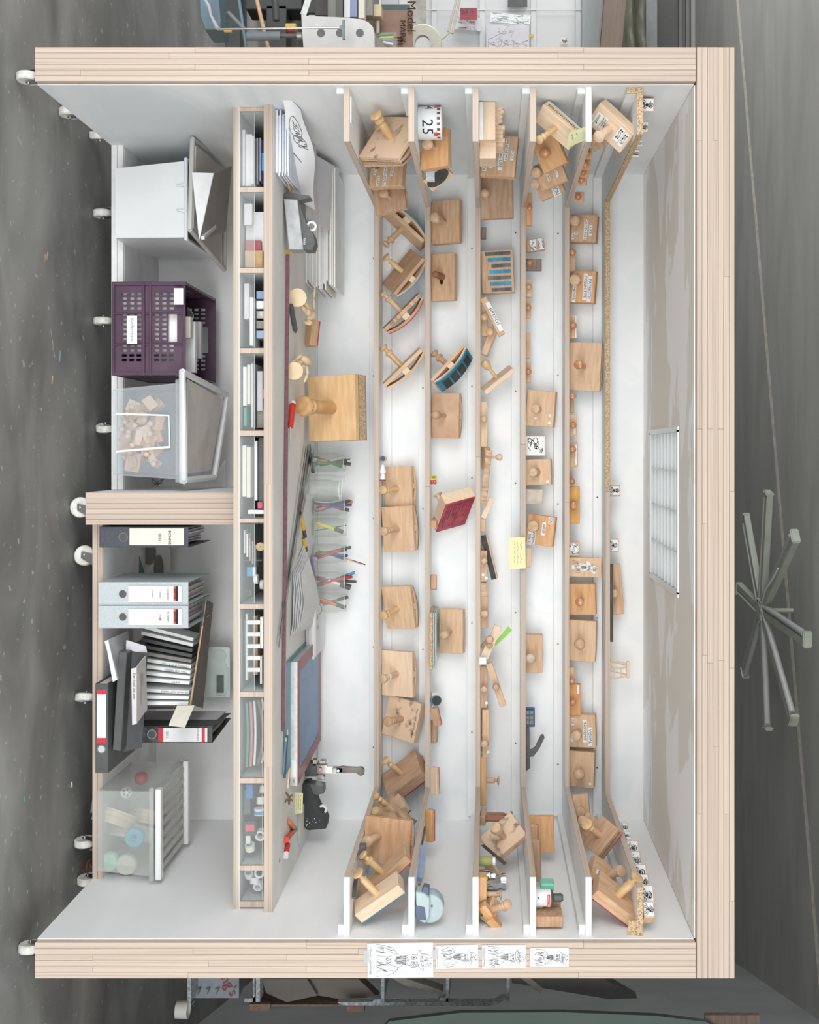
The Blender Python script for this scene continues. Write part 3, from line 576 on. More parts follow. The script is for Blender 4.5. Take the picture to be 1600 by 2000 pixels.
st(3, 945, 618, .768, (.02, 1), (0, -.1, 1), 76, 12, 14, BEECH, ('knob', 26, 8, HANDY), None, 'narrow block behind the lettered plank, round knob', shift=(6, 0))
st(3, 979, 618, .79, (.45, .9), (0, 0, 1), 82, 13, 10, TAN, None, None, 'leaning plank stamp with a paper strip reading BREEDS', tags=[('BREEDS', 2, 3, 62, 8)])
st(3, 952, 662, .768, (-.38, .92), (-.15, -.1, 1), 66, 13, 14, BEECH, ('turned', 30, 8, HANDY), None, 'slanting narrow block crossing below the lettered plank', shift=(-10, 0))
st(3, 969, 738, .77, (-.82, .58), (-.6, -.75, .3), 72, 40, 7, PALE, ('ball', 44, 9, HANDY), None, 'thin board stamp seen edge-on, handle pointing up to the side', real=False)
st(3, 946, 829, .775, (0, 1), (0, 0, 1), 88, 13, 12, BEECH, ('ball', 26, 7), None, 'narrow block with ball knob, uppermost of the long mid-shelf row', shift=(-10, 0))
st(3, 958, 862, .762, (.02, 1), (.05, 0, 1), 108, 12, 10, TAN, None, None, 'long worn plank behind the uppermost narrow block')
st(3, 949, 932, .78, (-.1, 1), (0, 0, 1), 106, 12, 12, STRIPED, None, None, 'carved striped plank at the foot of the long plank')
st(3, 957, 893, .77, (0, 1, 0), (1, 0, .15), 40, 20, 8, TAN, ('ball', 26, 7, HANDP), None, 'narrow stamp lying flat with pale knob sticking up', real=True, off=8)
st(3, 961, 992, .775, (-.42, .9), (0, 0, 1), 44, 11, 14, PALE, None, None, 'small clean pale block leaning against the striped plank')
st(3, 945, 1026, .775, (0, 1), (0, 0, 1), 24, 10, 8, TAN, None, 'blue', 'little picture block with blue edge above the black strip')
st(3, 956, 1088, .77, (.24, .97), (-.1, 0, 1), 88, 12, 10, BEECH, None, None, 'slanting block faced with a black rubber strip', face=lambda t, M, L, W, k: box('black_strip', (-L / 2, -W / 2 - .001, .0002), (L / 2, W * .3, .004), RUB['black'], t, mw=M))
st(3, 962, 1068, .76, (.1, .99), (0, 0, 1), 30, 12, 6, BEECH, ('knob', 24, 8), None, 'round-knobbed stamp peeping out behind the black strip')
st(3, 946, 1106, .778, (0, 1), (0, 0, 1), 60, 12, 12, TAN, ('ball', 24, 7), None, 'narrow block with ball knob below the black strip', dots=2, shift=(-12, 0))
st(3, 948, 1152, .775, (.03, 1), (0, 0, 1), 28, 12, 12, STRIPED, None, 'red', 'short torn block with a crimson edge')
st(3, 948, 1196, .775, (0, 1), (0, 0, 1), 62, 14, 12, BROWN, ('ball', 24, 8), None, 'narrow block with ball knob above the crossed planks')
st(3, 957, 1254, .78, (-.42, .9), (0, -.1, 1), 68, 16, 14, PALE, ('knob', 26, 8), None, 'leaning block with end grain showing, crossed by a green paper strip', shift=(-4, -6))
st(3, 979, 1253, .77, (-.66, .75), (0, .1, 1), 40, 12, 12, TAN, ('pear', 34, 7), None, 'short block propped on the green paper strip')
st(3, 947, 1342, .778, (0, 1), (0, 0, 1), 82, 13, 12, BROWN, ('knob', 24, 7), None, 'narrow block against the shelf front, lower crossed pile', dots=1)
st(3, 964, 1340, .765, (0, 1), (0, 0, 1), 74, 12, 10, TAN, None, None, 'narrow block hidden behind the diagonal one', )
st(3, 969, 1338, .782, (.32, .95), (0, 0, 1), 88, 13, 12, BEECH, ('knob', 24, 7, BROWN), None, 'diagonal block stamp crossing the lower pile', seatit=False)
st(3, 947, 1433, .776, (0, 1), (0, 0, 1), 94, 13, 12, BEECH, ('knob', 28, 8), None, 'narrow block with white dot below the diagonal stamp', dots=1, shift=(14, -2))
st(3, 961, 1423, .763, (0, 1), (0, 0, 1), 92, 14, 10, TAN, ('pear', 26, 7), None, 'taller narrow block with two white dots at the back', dots=2, shift=(8, 0))
st(3, 946, 1526, .775, (0, 1), (0, 0, 1), 96, 11, 14, ORANGE, None, None, 'long orange plank before the shelf bend')
st(3, 950, 1524, .768, (0, 1, 0), (1, 0, .05), 40, 22, 8, BEECH, ('disc', 28, 9), None, 'flat-lying stamp whose disc handle sticks straight up', real=True)
for i, (x, y, h_) in enumerate(((961, 1590, 52), (976, 1596, 50), (989, 1600, 46))):
    st(3, x - 20, y, .80 + .008 * i, (0, 1, 0), (1, 0, .1), 18, 24, 10, TAN, ('disc', h_, 7, mt('reddish_handle', (178, 128, 104), (150, 104, 84))), None, ('left', 'middle', 'right')[i] + ' one of three slim upright handles behind the big pear handle', real=True)
st(3, 977, 1632, .87, (-.8, .6), (-.3, -.6, .75), 76, 44, 16, INKED, ('pear', 62, 12, HAND), None, 'ink-stained board stamp with big pear handle', shift=(0, 4))
st(3, 966, 1693, .9, (.45, .9), (-.2, .4, .9), 46, 20, 8, BEECH, None, None, 'slanting board under the black cable clip')
st(3, 950, 1750, .965, (0, 1), (.0, 0, 1), 72, 15, 30, ORANGE, None, 'grey', 'narrow orange block before the glass jars')
st(3, 958, 1747, .95, (0, 1, 0), (1, 0, .1), 40, 20, 8, BEECH, ('disc', 30, 9, BEECH), None, 'flat-lying stamp with disc handle in front of the glass jars', real=True, off=6)
st(3, 960, 1775, .955, (-.5, .8), (.6, -.3, .6), 34, 20, 14, BROWN, ('disc', 46, 9), None, 'slanting block stamp second from the shelf end', real=True)
st(3, 957, 1800, .965, (-.5, .8), (.55, -.45, .6), 44, 22, 20, TAN, ('turned', 50, 10), None, 'slanting block stamp with ringed knob near the shelf end', real=True, off=2)
st(3, 955, 1812, .972, (.5, .8), (0, .3, 1), 44, 16, 16, ORANGE, None, 'grey', 'tilted block leaning out at the end of the shelf')
st(3, 972, 1815, .972, (.6, .75), (.1, .3, 1), 50, 16, 16, ORANGE, None, None, 'outermost tilted orange block at the end of the shelf', seatit=False)
# --- shelf 4
def burn(s, size, ew=1.0, side=-1, mat=None):
    def f(t, M, L, W, k):
        x, y, z = (Vector(M.col[i][:3]) for i in range(3)); # lettering on the long edge
        c = M @ Vector((0, side * W / 2, -f.T * k / 2))
        nx = x
        n = y * side; up = n.cross(nx)
        TM = Matrix(((nx.x, up.x, n.x, c.x), (nx.y, up.y, n.y, c.y), (nx.z, up.z, n.z, c.z), (0, 0, 0, 1))) @ Matrix.Translation((0, 0, .0006))
        text('burnt_lettering', s, size * k, mat or BURN, t, TM, xs=ew)
    f.T = 22; return f
t = st(4, 1060, 226, .955, (.74, .67), (-.5, .5, .5), 90, 44, 18, PALE, ('turned', 62, 9, HANDY), 'blue', 'block stamp with ENLIGHTENMENT burnt into its pale edge', face=burn('ENLIGHTENMENT', 9.5, 1.0, 1), real=True)
st(4, 1078, 300, .905, (.4, .9), (-.3, .2, .85), 60, 48, 14, ORANGE, ('ball', 40, 11, HANDO), None, 'dark orange stamp with yellow ball knob behind the burnt-lettered one')
st(4, 1070, 338, .88, (.35, .92), (-.3, .15, .9), 52, 52, 12, TAN, ('turned', 36, 10, HAND), None, 'strip-labelled stamp third back in the pile', tags=[('MELLI', 0, 12, 26, 5), ('A WORK', -2, -6, 30, 6)], shift=(-6, -18))
st(4, 1062, 362, .86, (.35, .92), (-.3, .1, .9), 44, 48, 12, TAN, ('turned', 38, 10, HAND), None, 'stamp with paper tab reading TION at the pile back', tags=[('TION', 14, 10, 24, 14)], shift=(-6, -16))
st(4, 1032, 408, .79, (0, 1), (0, 0, 1), 64, 12, 12, ORANGE, ('ball', 18, 6, HANDO), None, 'slim orange block with shiny orange knob where the shelf turns')
st(4, 1045, 478, .77, (.14, .99), (-.05, 0, 1), 24, 36, 12, BROWN, None, None, 'brown block wearing two inked paper prints', face=lambda t, M, L, W, k: [printed(t, M @ Matrix.Translation((0, y * W, .0002)), L * .9, W * .3, .0005, scribble(3 + int(y * 9), 10), .05) for y in (-.1, .3)])
st(4, 1043, 517, .77, (0, 1), (0, 0, 1), 23, 32, 10, DARK, ('ball', 28, 6, HANDO), None, 'dark block with orange ball knob', shift=(0, -8))
st(4, 1034, 563, .77, (0, 1), (0, 0, 1), 34, 14, 10, BEECH, ('ball', 22, 6, BROWN), None, 'small beech block with brown knob below the dark block')
st(4, 1032, 603, .77, (0, 1), (0, 0, 1), 37, 10, 10, TAN, ('ball', 20, 6, HANDO), None, 'slim tan block, knob glossy orange, third small one down')
st(4, 1033, 675, .77, (0, 1), (0, 0, 1), 50, 10, 10, BROWN, None, 'blue', 'slim round-ended block without handle')
st(4, 1032, 727, .77, (0, 1), (0, 0, 1), 40, 10, 10, TAN, ('ball', 20, 6, HANDO), None, 'slim block with orange knob just above the square dotted stamp')
st(4, 1056, 798, .768, (-.08, 1), (-.25, 0, .96), 70, 54, 15, BEECH, ('turned', 40, 9, HAND), None, 'square stamp with three white dots and turned handle', dots=3, shift=(2, -2))
st(4, 1048, 871, .768, (0, 1), (0, 0, 1), 38, 39, 14, CREAM, None, None, 'block covered with a line drawing of a crouching figure', face=paperface(11, 'scribble', .9, .8))
st(4, 1054, 922, .768, (.03, 1), (-.22, 0, .97), 50, 49, 15, BEECH, ('peg', 34, 10, HAND), None, 'square beech stamp with hollow-ended handle and one white dot', dots=1, shift=(0, -4))
st(4, 1046, 970, .768, (-.03, 1), (0, 0, 1), 29, 34, 12, mt('grey_painted_block', (206, 192, 178), (188, 174, 160), (40, 40, 40)), None, 'blue', 'small grey-painted block without handle')
st(4, 1057, 1036, .768, (-.12, 1), (-.22, 0, .97), 58, 53, 15, ORANGE, ('pear', 46, 12, HAND), None, 'orange stamp with pear handle and pasted words ARISE and INGS', tags=[('ARISEF', -4, 6, 26, 7), ('IGN', -22, 18, 12, 8), ('AWNINGS', 16, -12, 34, 8), ('SIBLE', 18, -20, 26, 7)], shift=(-10, -8))
st(4, 1034, 1089, .775, (0, 1), (0, -.15, 1), 36, 11, 10, BEECH, None, 'red', 'small block with crimson side below the yellow note')
st(4, 1045, 1277, .768, (0, 1), (0, 0, 1), 74, 33, 14, TAN, ('ball', 34, 10, mt('whitish_knob', (214, 198, 180), (190, 170, 150))), None, 'lone rectangular stamp with whitish knob', shift=(4, -8))
st(4, 1063, 1630, .845, (.02, 1), (-.1, -.1, 1), 68, 48, 12, ORANGE, None, None, 'large bare orange board leaning where the shelf turns')
st(4, 1043, 1632, .865, (.03, 1), (-.35, .1, .9), 38, 13, 10, TAN, None, 'red', 'upper of two narrow red-edged blocks in front of the orange board')
st(4, 1049, 1683, .895, (.03, 1), (-.35, .1, .9), 82, 14, 10, BROWN, None, 'red', 'lower, longer of two narrow red-edged blocks')
# --- shelf 5
t = st(5, 1170, 236, .955, (.72, .69), (-.5, .5, .55), 90, 54, 18, PALE, ('turned', 48, 12, HANDP), None, 'pale block stamp with ringed handle and four paper strips', real=True, tags=[('SS', 22, 4, 12, 34), ('RS', 35, 2, 10, 34), ('JIL', -30, -4, 14, 30), ('NN', -16, -2, 9, 30)])
st(5, 1168, 265, .915, (.5, .8), (-.35, .4, .75), 46, 40, 14, BROWN, ('knob', 34, 10, BROWN), None, 'brown block half hidden under the pale ringed-handle stamp')
for i, (x, y, r_) in enumerate(((1146, 300, .888), (1138, 322, .872), (1134, 337, .858), (1128, 352, .845), (1121, 385, .818))):
    st(5, x, y, r_, (0, 1), (-.2, .2, 1), 20, 16, 10, ORANGE, ('ball', 30, 9 - i * .5, HANDO), None, ('first', 'second', 'third', 'fourth', 'last')[i] + ' of the orange-knobbed little stamps receding behind the sticky note')
st(5, 1137, 446, .768, (-.07, 1), (-.25, 0, .96), 54, 50, 16, TAN, ('ball', 42, 11, HAND), None, 'stamp with big pale ball knob and strips reading GOOD TOO', tags=[('LIKE', 4, 14, 20, 6), ('GOOD TOO', 2, 4, 42, 7), ('PO', 16, -20, 12, 5), ('IS', 10, -14, 6, 7)], shift=(-8, -12))
st(5, 1117, 508, .77, (0, 1), (0, 0, 1), 44, 13, 10, TAN, ('knob', 26, 7, HANDO), None, 'narrow tan block with brown knob between two lettered stamps', shift=(-12, 0))
st(5, 1135, 560, .768, (-.07, 1), (-.25, 0, .96), 62, 48, 16, ORANGE, ('turned', 36, 11, HAND), None, 'stamp with pasted words PATRIOTS and COLLECTIVE', tags=[('PATRIOTS/', 4, 14, 50, 8), ('COLLECTIVE', 0, 5, 52, 8), ('THE MENSE', 4, -16, 54, 7)], shift=(-8, -10))
st(5, 1120, 638, .77, (0, 1), (0, 0, 1), 46, 16, 10, ORANGE, ('ball', 24, 7, HANDO), None, 'rocking blotter-like block with varnished bar and ball knob', face=lambda t, M, L, W, k: [box('varnished_bar', (-L * .48, -W * .05, 0), (L * .48, W * .2, 4 * k), HANDY, t, mw=M), printed(t, M @ Matrix.Translation((0, W * .38, .0002)), L * .95, W * .2, .0004, None)])
st(5, 1144, 716, .768, (-.05, 1), (-.3, 0, .95), 94, 60, 15, BEECH, ('turned', 52, 9, HANDO), 'blue', 'largest board stamp, turned handle and pale blue edge', rocker=True, shift=(0, -2))
st(5, 1116, 787, .77, (0, 1), (0, 0, 1), 38, 8, 10, BROWN, ('pear', 30, 7, HANDO), None, 'very narrow stamp with pear bulb handle', shift=(-12, 0))
st(5, 1120, 831, .77, (0, 1), (0, 0, 1), 41, 16, 10, BEECH, ('ball', 24, 7, HANDO), None, 'beech stamp with ball knob and narrow white print', face=lambda t, M, L, W, k: printed(t, M @ Matrix.Translation((L * .2, W * .25, .0002)), L * .4, W * .25, .0004, None))
st(5, 1121, 888, .77, (0, 1), (0, 0, 1), 49, 17, 10, TAN, ('ball', 24, 7, HANDO), None, 'stamp with ball knob and a long torn white label', face=lambda t, M, L, W, k: printed(t, M @ Matrix.Translation((L * .0, W * .28, .0002)), L * .8, W * .26, .0004, scribble(4, 6)), shift=(-10, -3))
st(5, 1117, 932, .77, (0, 1), (0, 0, 1), 30, 6, 10, BROWN, ('ball', 26, 6, HANDO), None, 'thin dark stamp with orange ball above the yellow-orange block', shift=(8, 0))
st(5, 1124, 986, .77, (0, 1), (0, 0, 1), 73, 22, 12, mt('yellow_orange_varnish', (218, 162, 84), (204, 146, 70), (9, 60, 60), .35), ('knob', 26, 9, HANDO), None, 'smooth yellow-orange block with broad amber knob', shift=(0, -2))
st(5, 1124, 1072, .77, (0, 1), (0, 0, 1), 26, 22, 12, BEECH, None, None, 'little block with an inked animal print', face=paperface(21, 'scribble', .8, .85, oval=True))
def fig(t, M, L, W, k):
    Q = M @ Matrix.Translation((0, 0, .0002)); pts = [(-.12, -.42), (.1, -.42), (.08, -.15), (.28, -.15), (.12, .12), (.36, .3), (.3, .36), (.1, .22), (.1, .3), (.0, .42), (-.12, .32), (-.1, .22), (-.32, .12), (-.34, .04), (-.14, .06), (-.26, -.18), (-.1, -.18)]
    prism('printed_figure', [(x * W * .55, y * W * .95) for x, y in pts], (0, .0005), PAPER, t, Q)
    strokes('pen_drawing', [[(x * W * .4, y * W * .8) for x, y in p] for p in portrait(5)], .0008, INKG, t, Q, .0008)
st(5, 1146, 1108, .768, (-.03, 1), (0, 0, 1), 38, 64, 12, BEECH, None, None, 'tall block with a white cut-out print of a standing figure', face=fig)
st(5, 1141, 1171, .768, (.02, 1), (-.22, 0, .97), 60, 52, 14, ORANGE, ('turned', 40, 8, HANDO), None, 'glossy orange board stamp with slim handle')
st(5, 1140, 1252, .768, (-.03, 1), (-.22, 0, .97), 80, 52, 15, BEECH, ('ball', 44, 11, HAND), None, 'tall plain stamp with broad pale knob, below glossy orange one')
st(5, 1119, 1319, .77, (0, 1), (0, 0, 1), 31, 10, 10, ORANGE, ('ball', 22, 6, HANDO), None, 'tiny orange-knobbed block below the tall plain stamp', shift=(8, 0))
st(5, 1126, 1367, .77, (0, 1), (0, 0, 1), 61, 23, 12, mt('amber_wood', (212, 154, 96), (196, 136, 78), (9, 60, 60), .4), ('ball', 26, 7, HANDO), None, 'amber block with white tab and orange ball knob', tags=[('', -20, 6, 17, 4)], shift=(0, -6))
st(5, 1141, 1428, .768, (.02, 1), (-.22, 0, .97), 64, 52, 15, BEECH, ('pear', 40, 11, HAND), None, 'stamp with two crumpled black-printed paper strips', tags=[('INOVEMIT', 0, 6, 44, 8), ('VISUAL', 10, 16, 36, 8), ('ZZ', -18, -18, 14, 6), ('', 18, -20, 8, 6)], shift=(0, -6))
st(5, 1140, 1503, .768, (-.03, 1), (-.22, 0, .97), 70, 49, 15, BEECH, ('ball', 42, 11, HAND), None, 'plain stamp with ball knob and single dot before the bend', dots=1)
st(5, 1136, 1580, .81, (.1, 1), (-.15, -.2, 1), 54, 30, 12, TAN, ('disc', 44, 9, BROWN), None, 'rough board with upright disc-topped handle just past the bend')
st(5, 1150, 1610, .83, (-.6, .75), (-.3, -.5, .8), 40, 26, 12, TAN, ('disc', 40, 8, HAND), None, 'small block stamp tucked between rough board and burnt-lettered stamp')
st(5, 1158, 1632, .88, (-.62, .72), (-.42, -.5, .5), 66, 48, 16, BROWN, ('disc', 58, 11, HANDY), 'red', 'stamp with DE VREEMDELING burnt along its edge and flared handle', real=True, face=burn('DE VREEMDELING', 7.5, 1.0, 1))
st(5, 1168, 1708, .915, (.72, .6), (.52, -.4, .6), 58, 36, 14, TAN, ('turned', 42, 12, HAND), None, 'stamp with ringed mushroom knob lying over a strip-labelled side', tags=[('SCRP', 0, -4, 40, 10)], shift=(8, 4))
st(5, 1200, 1757, .965, (.74, .5), (.52, -.66, .3), 96, 60, 18, TAN, ('disc', 60, 14, HANDY), 'red', 'large tilted stamp with trumpet-shaped handle and thin red rubber', real=True)
# --- shelf 6
for i, (x, y, r_, w_, h_) in enumerate(((1270, 205, .965, 30, 28), (1265, 248, .935, 25, 26), (1245, 280, .905, 14, 24), (1244, 300, .885, 18, 25))):
    st(6, x, y, r_, (0, 1), (.12, .35, 1), w_ * .8, h_, 14, BEECH, None, ('blue', 'red', 'blue', None)[i], ('foremost', 'second', 'third', 'last')[i] + ' small portrait block on the upper side arm', face=paperface(30 + i))
st(6, 1203, 958, .768, (0, 1), (.05, -.2, 1), 20, 23, 10, TAN, None, None, 'lone picture block with a bearded face, edge of red wood', face=paperface(41))
st(6, 1202, 1065, .768, (0, 1), (0, 0, 1), 25, 20, 8, TAN, None, None, 'lone picture block showing a portrait, above the black strip', face=paperface(42, hat=False))
st(6, 1214, 1151, .765, (.09, 1), (-.05, 0, 1), 98, 24, 10, TAN, ('knob', 30, 9, HAND), None, 'long tan board stamp with round knob leaning behind the black strip', shift=(4, -6))
for i, (x, y, r_, w_, h_) in enumerate(((1229, 1616, .836, 13, 18), (1233, 1633, .85, 13, 18), (1238, 1643, .862, 12, 18), (1248, 1656, .88, 20, 26), (1258, 1680, .9, 24, 24), (1268, 1703, .925, 20, 28), (1272, 1722, .94, 20, 28), (1284, 1748, .965, 26, 30), (1282, 1776, .985, 20, 24))):
    st(6, x, y, r_, (0, 1), (.05, -.72, .7), w_ * 1.1, h_ * .9, 30, BEECH if i % 2 else TAN, None, ('red', None, 'blue')[i % 3], ('innermost', 'second', 'third', 'fourth', 'fifth', 'sixth', 'seventh', 'eighth', 'outermost')[i] + ' of nine picture blocks on the lower side arm', face=paperface(50 + i, hat=i % 2 == 0))
# ---------------------------------------------------------------- other things: helpers
T4 = Matrix.Translation
def thing(name, p, label, cat, group=None, rot=None): return empty(name, p, label, cat, group, rot)
def pd(ix, iy, dz=0.0):
    """point of the desk top under a pixel"""
    r = (VX - ix) / (S * (ZC - ZD - dz)); return P(ix, iy, r)
def ip(name, pts, r, depth, m, parent=None, bev=0, smooth=False, tilt=None):
    """outline given in pixels at depth ratio r, with a real depth behind it"""
    k = 1 / (S * r); cx = sum(p[0] for p in pts) / len(pts); cy = sum(p[1] for p in pts) / len(pts); c = P(cx, cy, r)
    M = Matrix(((1, 0, 0, c.x), (0, 0, 1, c.y), (0, 1, 0, c.z), (0, 0, 0, 1)))
    return prism(name, [((y - cy) * k, (x - cx) * k) for x, y in pts], (0, depth), m, parent, M, bev, smooth)
def ib(name, x0, x1, y0, y1, r, depth, m, parent=None, bev=.0008):
    a = P(x0, y0, r); b = P(x1, y1, r); return box(name, (a.x, a.y, a.z), (b.x, a.y + depth, b.z), m, parent, bev)
def quad(name, pts, th, m, parent=None):
    pts = [Vector(p) for p in pts]; c = sum(pts, Vector()) / len(pts); n = (pts[1] - pts[0]).cross(pts[-1] - pts[0]).normalized()
    if n.y > 0: n = -n
    bm = bmesh.new(); a = [bm.verts.new(p - c) for p in pts]; b = [bm.verts.new(p - c - n * th) for p in pts]; bm.faces.new(a); bm.faces.new(b[::-1]); N = len(pts)
    for i in range(N): bm.faces.new((a[i], b[i], b[(i + 1) % N], a[(i + 1) % N]))
    return bm2(name, bm, m, parent, False, T4(c))
def qM(pts):
    """frame on a quad: origin centre, x along the first edge, z out of it towards the lens"""
    pts = [Vector(p) for p in pts]; c = sum(pts, Vector()) / 4; x = (pts[1] - pts[0]).normalized(); n = (pts[1] - pts[0]).cross(pts[3] - pts[0]).normalized(); y = n.cross(x)
    return Matrix(((x.x, y.x, n.x, c.x), (x.y, y.y, n.y, c.y), (x.z, y.z, n.z, c.z), (0, 0, 0, 1)))
def one(o, label, cat, group=None): return tag(o, label, cat, group)
def facing(ix, iy, r, rot=0.0):
    """frame facing the lens: x to the right of the place, y up"""
    p = P(ix, iy, r); return T4(p) @ Matrix(((1, 0, 0, 0), (0, 0, -1, 0), (0, 1, 0, 0), (0, 0, 0, 1))) @ Matrix.Rotation(rot, 4, 'Z')
def pen(p, q, rad, m, label, name='pen', cap=None, tip=None, group=None):
    t = thing(name, p, label, name.replace('_', ' ').split()[-1] if name != 'felt_pen' else 'pen', group); p = Vector(p); q = Vector(q); d = q - p
    rod('barrel', p + d * .12, q, rad, m, t, 10); rod('tip', p, p + d * .12, rad * .25, tip or m, t, 8, rad * .95)
    if cap: rod('cap', p + d * .72, q + d * .01, rad * 1.15, cap, t, 10)
    return t
def binder(x0, x1, y0, y1, r, m, label, depth=.285, inner=None, hole=(None, None), lab=None, flare=0.0, ring=CHROME):
    t = thing('lever_arch_binder', P(x0, (y0 + y1) / 2, r), label, 'binder'); k = 1 / (S * r); c = .0025
    a = P(x0, y0, r); b = P(x1, y1, r)
    box('spine', (a.x, a.y, a.z), (b.x, a.y + c, b.z), m, t, .0008)
    for nm, xx, sg in (('cover', a.x, -1), ('cover', b.x, 1)):
        quad(nm, [(xx, a.y + c, a.z), (xx, a.y + c, b.z), (xx + sg * flare, a.y + depth, b.z), (xx + sg * flare, a.y + depth, a.z)], c, m, t)
    n = 7
    for i in range(n):
        xx = a.x + .006 + (b.x - a.x - .012) * (i + .5) / n; w_ = (b.x - a.x - .014) / n * .36
        box('paper_bundle', (xx - w_, a.y + .02, a.z + .006), (xx + w_, a.y + depth - R.uniform(.004, .02), b.z - R.uniform(.012, .03)), PAPER if i % 3 else PAPERG, t)
    if hole[0]:
        M = facing(hole[0], hole[1], r) @ T4((0, 0, .0004)); lathe('finger_hole', [(0, 0), (8 * k, 0), (8 * k, .0004), (0, .0004)], BLACK, t, M, 18)
        lathe('hole_ring', [(7.6 * k, 0), (9.4 * k, 0), (9.4 * k, .0012), (7.6 * k, .0012), (7.6 * k, 0)], ring, t, M, 20)
    return t
# ---------------------------------------------------------------- things among the stamps
k0 = 1 / (S * .76)
t = thing('small_bottle', P(744, 897, .775), 'tiny grey bottle with dark cap on its side above the white bottle', 'bottle')
rod('body', P(748, 896, .772) + Vector((0, .03, 0)), P(748, 896, .772), .0125, C(176, 178, 190), t, 14); rod('cap', P(748, 896, .772), P(747, 895, .772) - Vector((0, .006, 0)), .0095, C(96, 98, 106), t, 14); seat(t, ZS[0])
t = thing('glue_bottle', P(743, 925, .775), 'white nozzle bottle with red band standing on shelf nearest the desk', 'bottle')
lathe('body', [(.011, 0), (.011, .004), (.009, .022), (.007, .026)], PAPER, t, axisM(P(749, 938, .775), P(749, 905, .775)), 12); lathe('nozzle', [(.0115, .026), (.013, .036), (.009, .05), (.004, .062), (0, .062)], WPLAS, t, axisM(P(749, 938, .775), P(749, 905, .775)), 12)
lathe('red_band', [(.0115, .0), (.0115, .005)], C(196, 50, 60), t, axisM(P(749, 939, .775), P(749, 905, .775)), 12); seat(t, ZS[0])
t = thing('cup', P(813, 212, .955), 'white straight cup with large number 25 and red squares round its rim', 'cup')
kk = 1 / (S * .955); rc_ = 32 * kk; hc = 47 * kk; b0 = P(812, 213, .95); Mc = T4((b0.x, b0.y + rc_, b0.z))
lathe('body', [(rc_ * .97, 0), (rc_, .003), (rc_, hc), (rc_ * .94, hc), (rc_ * .94, .004), (0, .004)], WPLAS, t, Mc, 32)
def onround(parent, M, rad, a, z, mk):
    A = M @ Matrix.Rotation(a, 4, 'Z') @ T4((0, -rad - .0006, z)) @ Matrix(((1, 0, 0, 0), (0, 0, -1, 0), (0, 1, 0, 0), (0, 0, 0, 1))); mk(parent, A)
for i in range(9):
    a = (i - 4) * .33; onround(t, Mc, rc_, a, hc * .88, lambda p, A, i=i: box('printed_square', (-.004, -.005, 0), (.004, .005, .0008), C(112, 74, 66) if i not in (1, 7) else C(206, 74, 66), p, mw=A))
for i in (1, 7): onround(t, Mc, rc_, (i - 4) * .33, hc * .76, lambda p, A: box('red_square', (-.007, -.006, 0), (.007, .006, .0008), C(214, 84, 72), p, mw=A))
onround(t, Mc, rc_, .28, hc * .4, lambda p, A: text('numeral', '2', .05, INK, p, A)); onround(t, Mc, rc_, .8, hc * .4, lambda p, A: text('numeral', '5', .05, INK, p, A)); onround(t, Mc, rc_, -.85, hc * .45, lambda p, A: text('numeral', '4', .04, INK, p, A))
seat(t, ZS[1])
one(sheet('plastic_sleeve', lambda u, v: P(812 + 5 * u + (9 + 17 * math.sin(u * 3.1)) * v, 249 + 82 * u, .945 - .05 * u - .012 * v + .004 * math.sin(9 * u)), 10, 5, .0008, FILM), 'crumpled grey translucent sleeve leaning under the orange-brown stamp', 'sleeve')
one(ib('paper_pad', 832, 849, 324, 352, .885, .07, PAPERL), 'small stack of printed slips behind the plastic sleeve', 'paper')
CO = P(843, 937, .775)
t = thing('toy_block', CO, 'toy letter cube, one face red and one face yellow-green', 'cube'); q = .0255
Mq = T4(CO) @ Matrix.Rotation(.75, 4, 'Z'); box('body', (-q / 2, -q / 2, 0), (q / 2, q / 2, q), PALE, t, .001, mw=Mq)
box('red_face', (-q * .44, -q / 2 - .0006, q * .06), (q * .44, -q / 2, q * .94), C(200, 70, 60), t, mw=Mq); box('yellow_face', (-q / 2 - .0006, -q * .44, q * .06), (-q / 2, q * .44, q * .94), C(206, 204, 70), t, mw=Mq)
text('letter', 'B', .02, INK, t, Mq @ T4((-q / 2 - .0009, 0, q / 2)) @ Matrix(((0, 0, -1, 0), (-1, 0, 0, 0), (0, 1, 0, 0), (0, 0, 0, 1)))); text('letter', 'O', .02, PAPER, t, Mq @ T4((0, -q / 2 - .0009, q / 2)) @ Matrix(((1, 0, 0, 0), (0, 0, -1, 0), (0, 1, 0, 0), (0, 0, 0, 1)))); seat(t, ZS[1])
zz = ZS[1]; xA, xB = P(0, 1192, .775).x, P(0, 1300, .775).x
one(box('cork_board', (xA, YR(.786), zz + .0005), (xB, YB - .01, zz + .0135), CHIP, None, .0006), 'small chipboard plate under the clipped glass plates', 'board')
for j in range(2): one(box('glass_plate', (xA + .002, YR(.786) + .002, zz + .0142 + .0075 * j), (xB - .002, YB - .012, zz + .0204 + .0075 * j), mt('plate_glass', (150, 166, 164), (132, 150, 148), rough=.1), None, .0006), ('lower', 'upper')[j] + ' of two small glass plates lying on the chipboard plate', 'glass plate')
t = thing('packing_case', P(935, 240, .945), 'pale wooden box filled with thin wooden wedges', 'box')
ib('box_body', 934, 966, 184, 258, .95, .09, PALE, t, .001); ib('white_panel', 934.5, 942, 184, 258, .953, .002, WPAINT, t); ib('box_front', 935, 967, 259, 295, .94, .10, HANDP, t, .001)
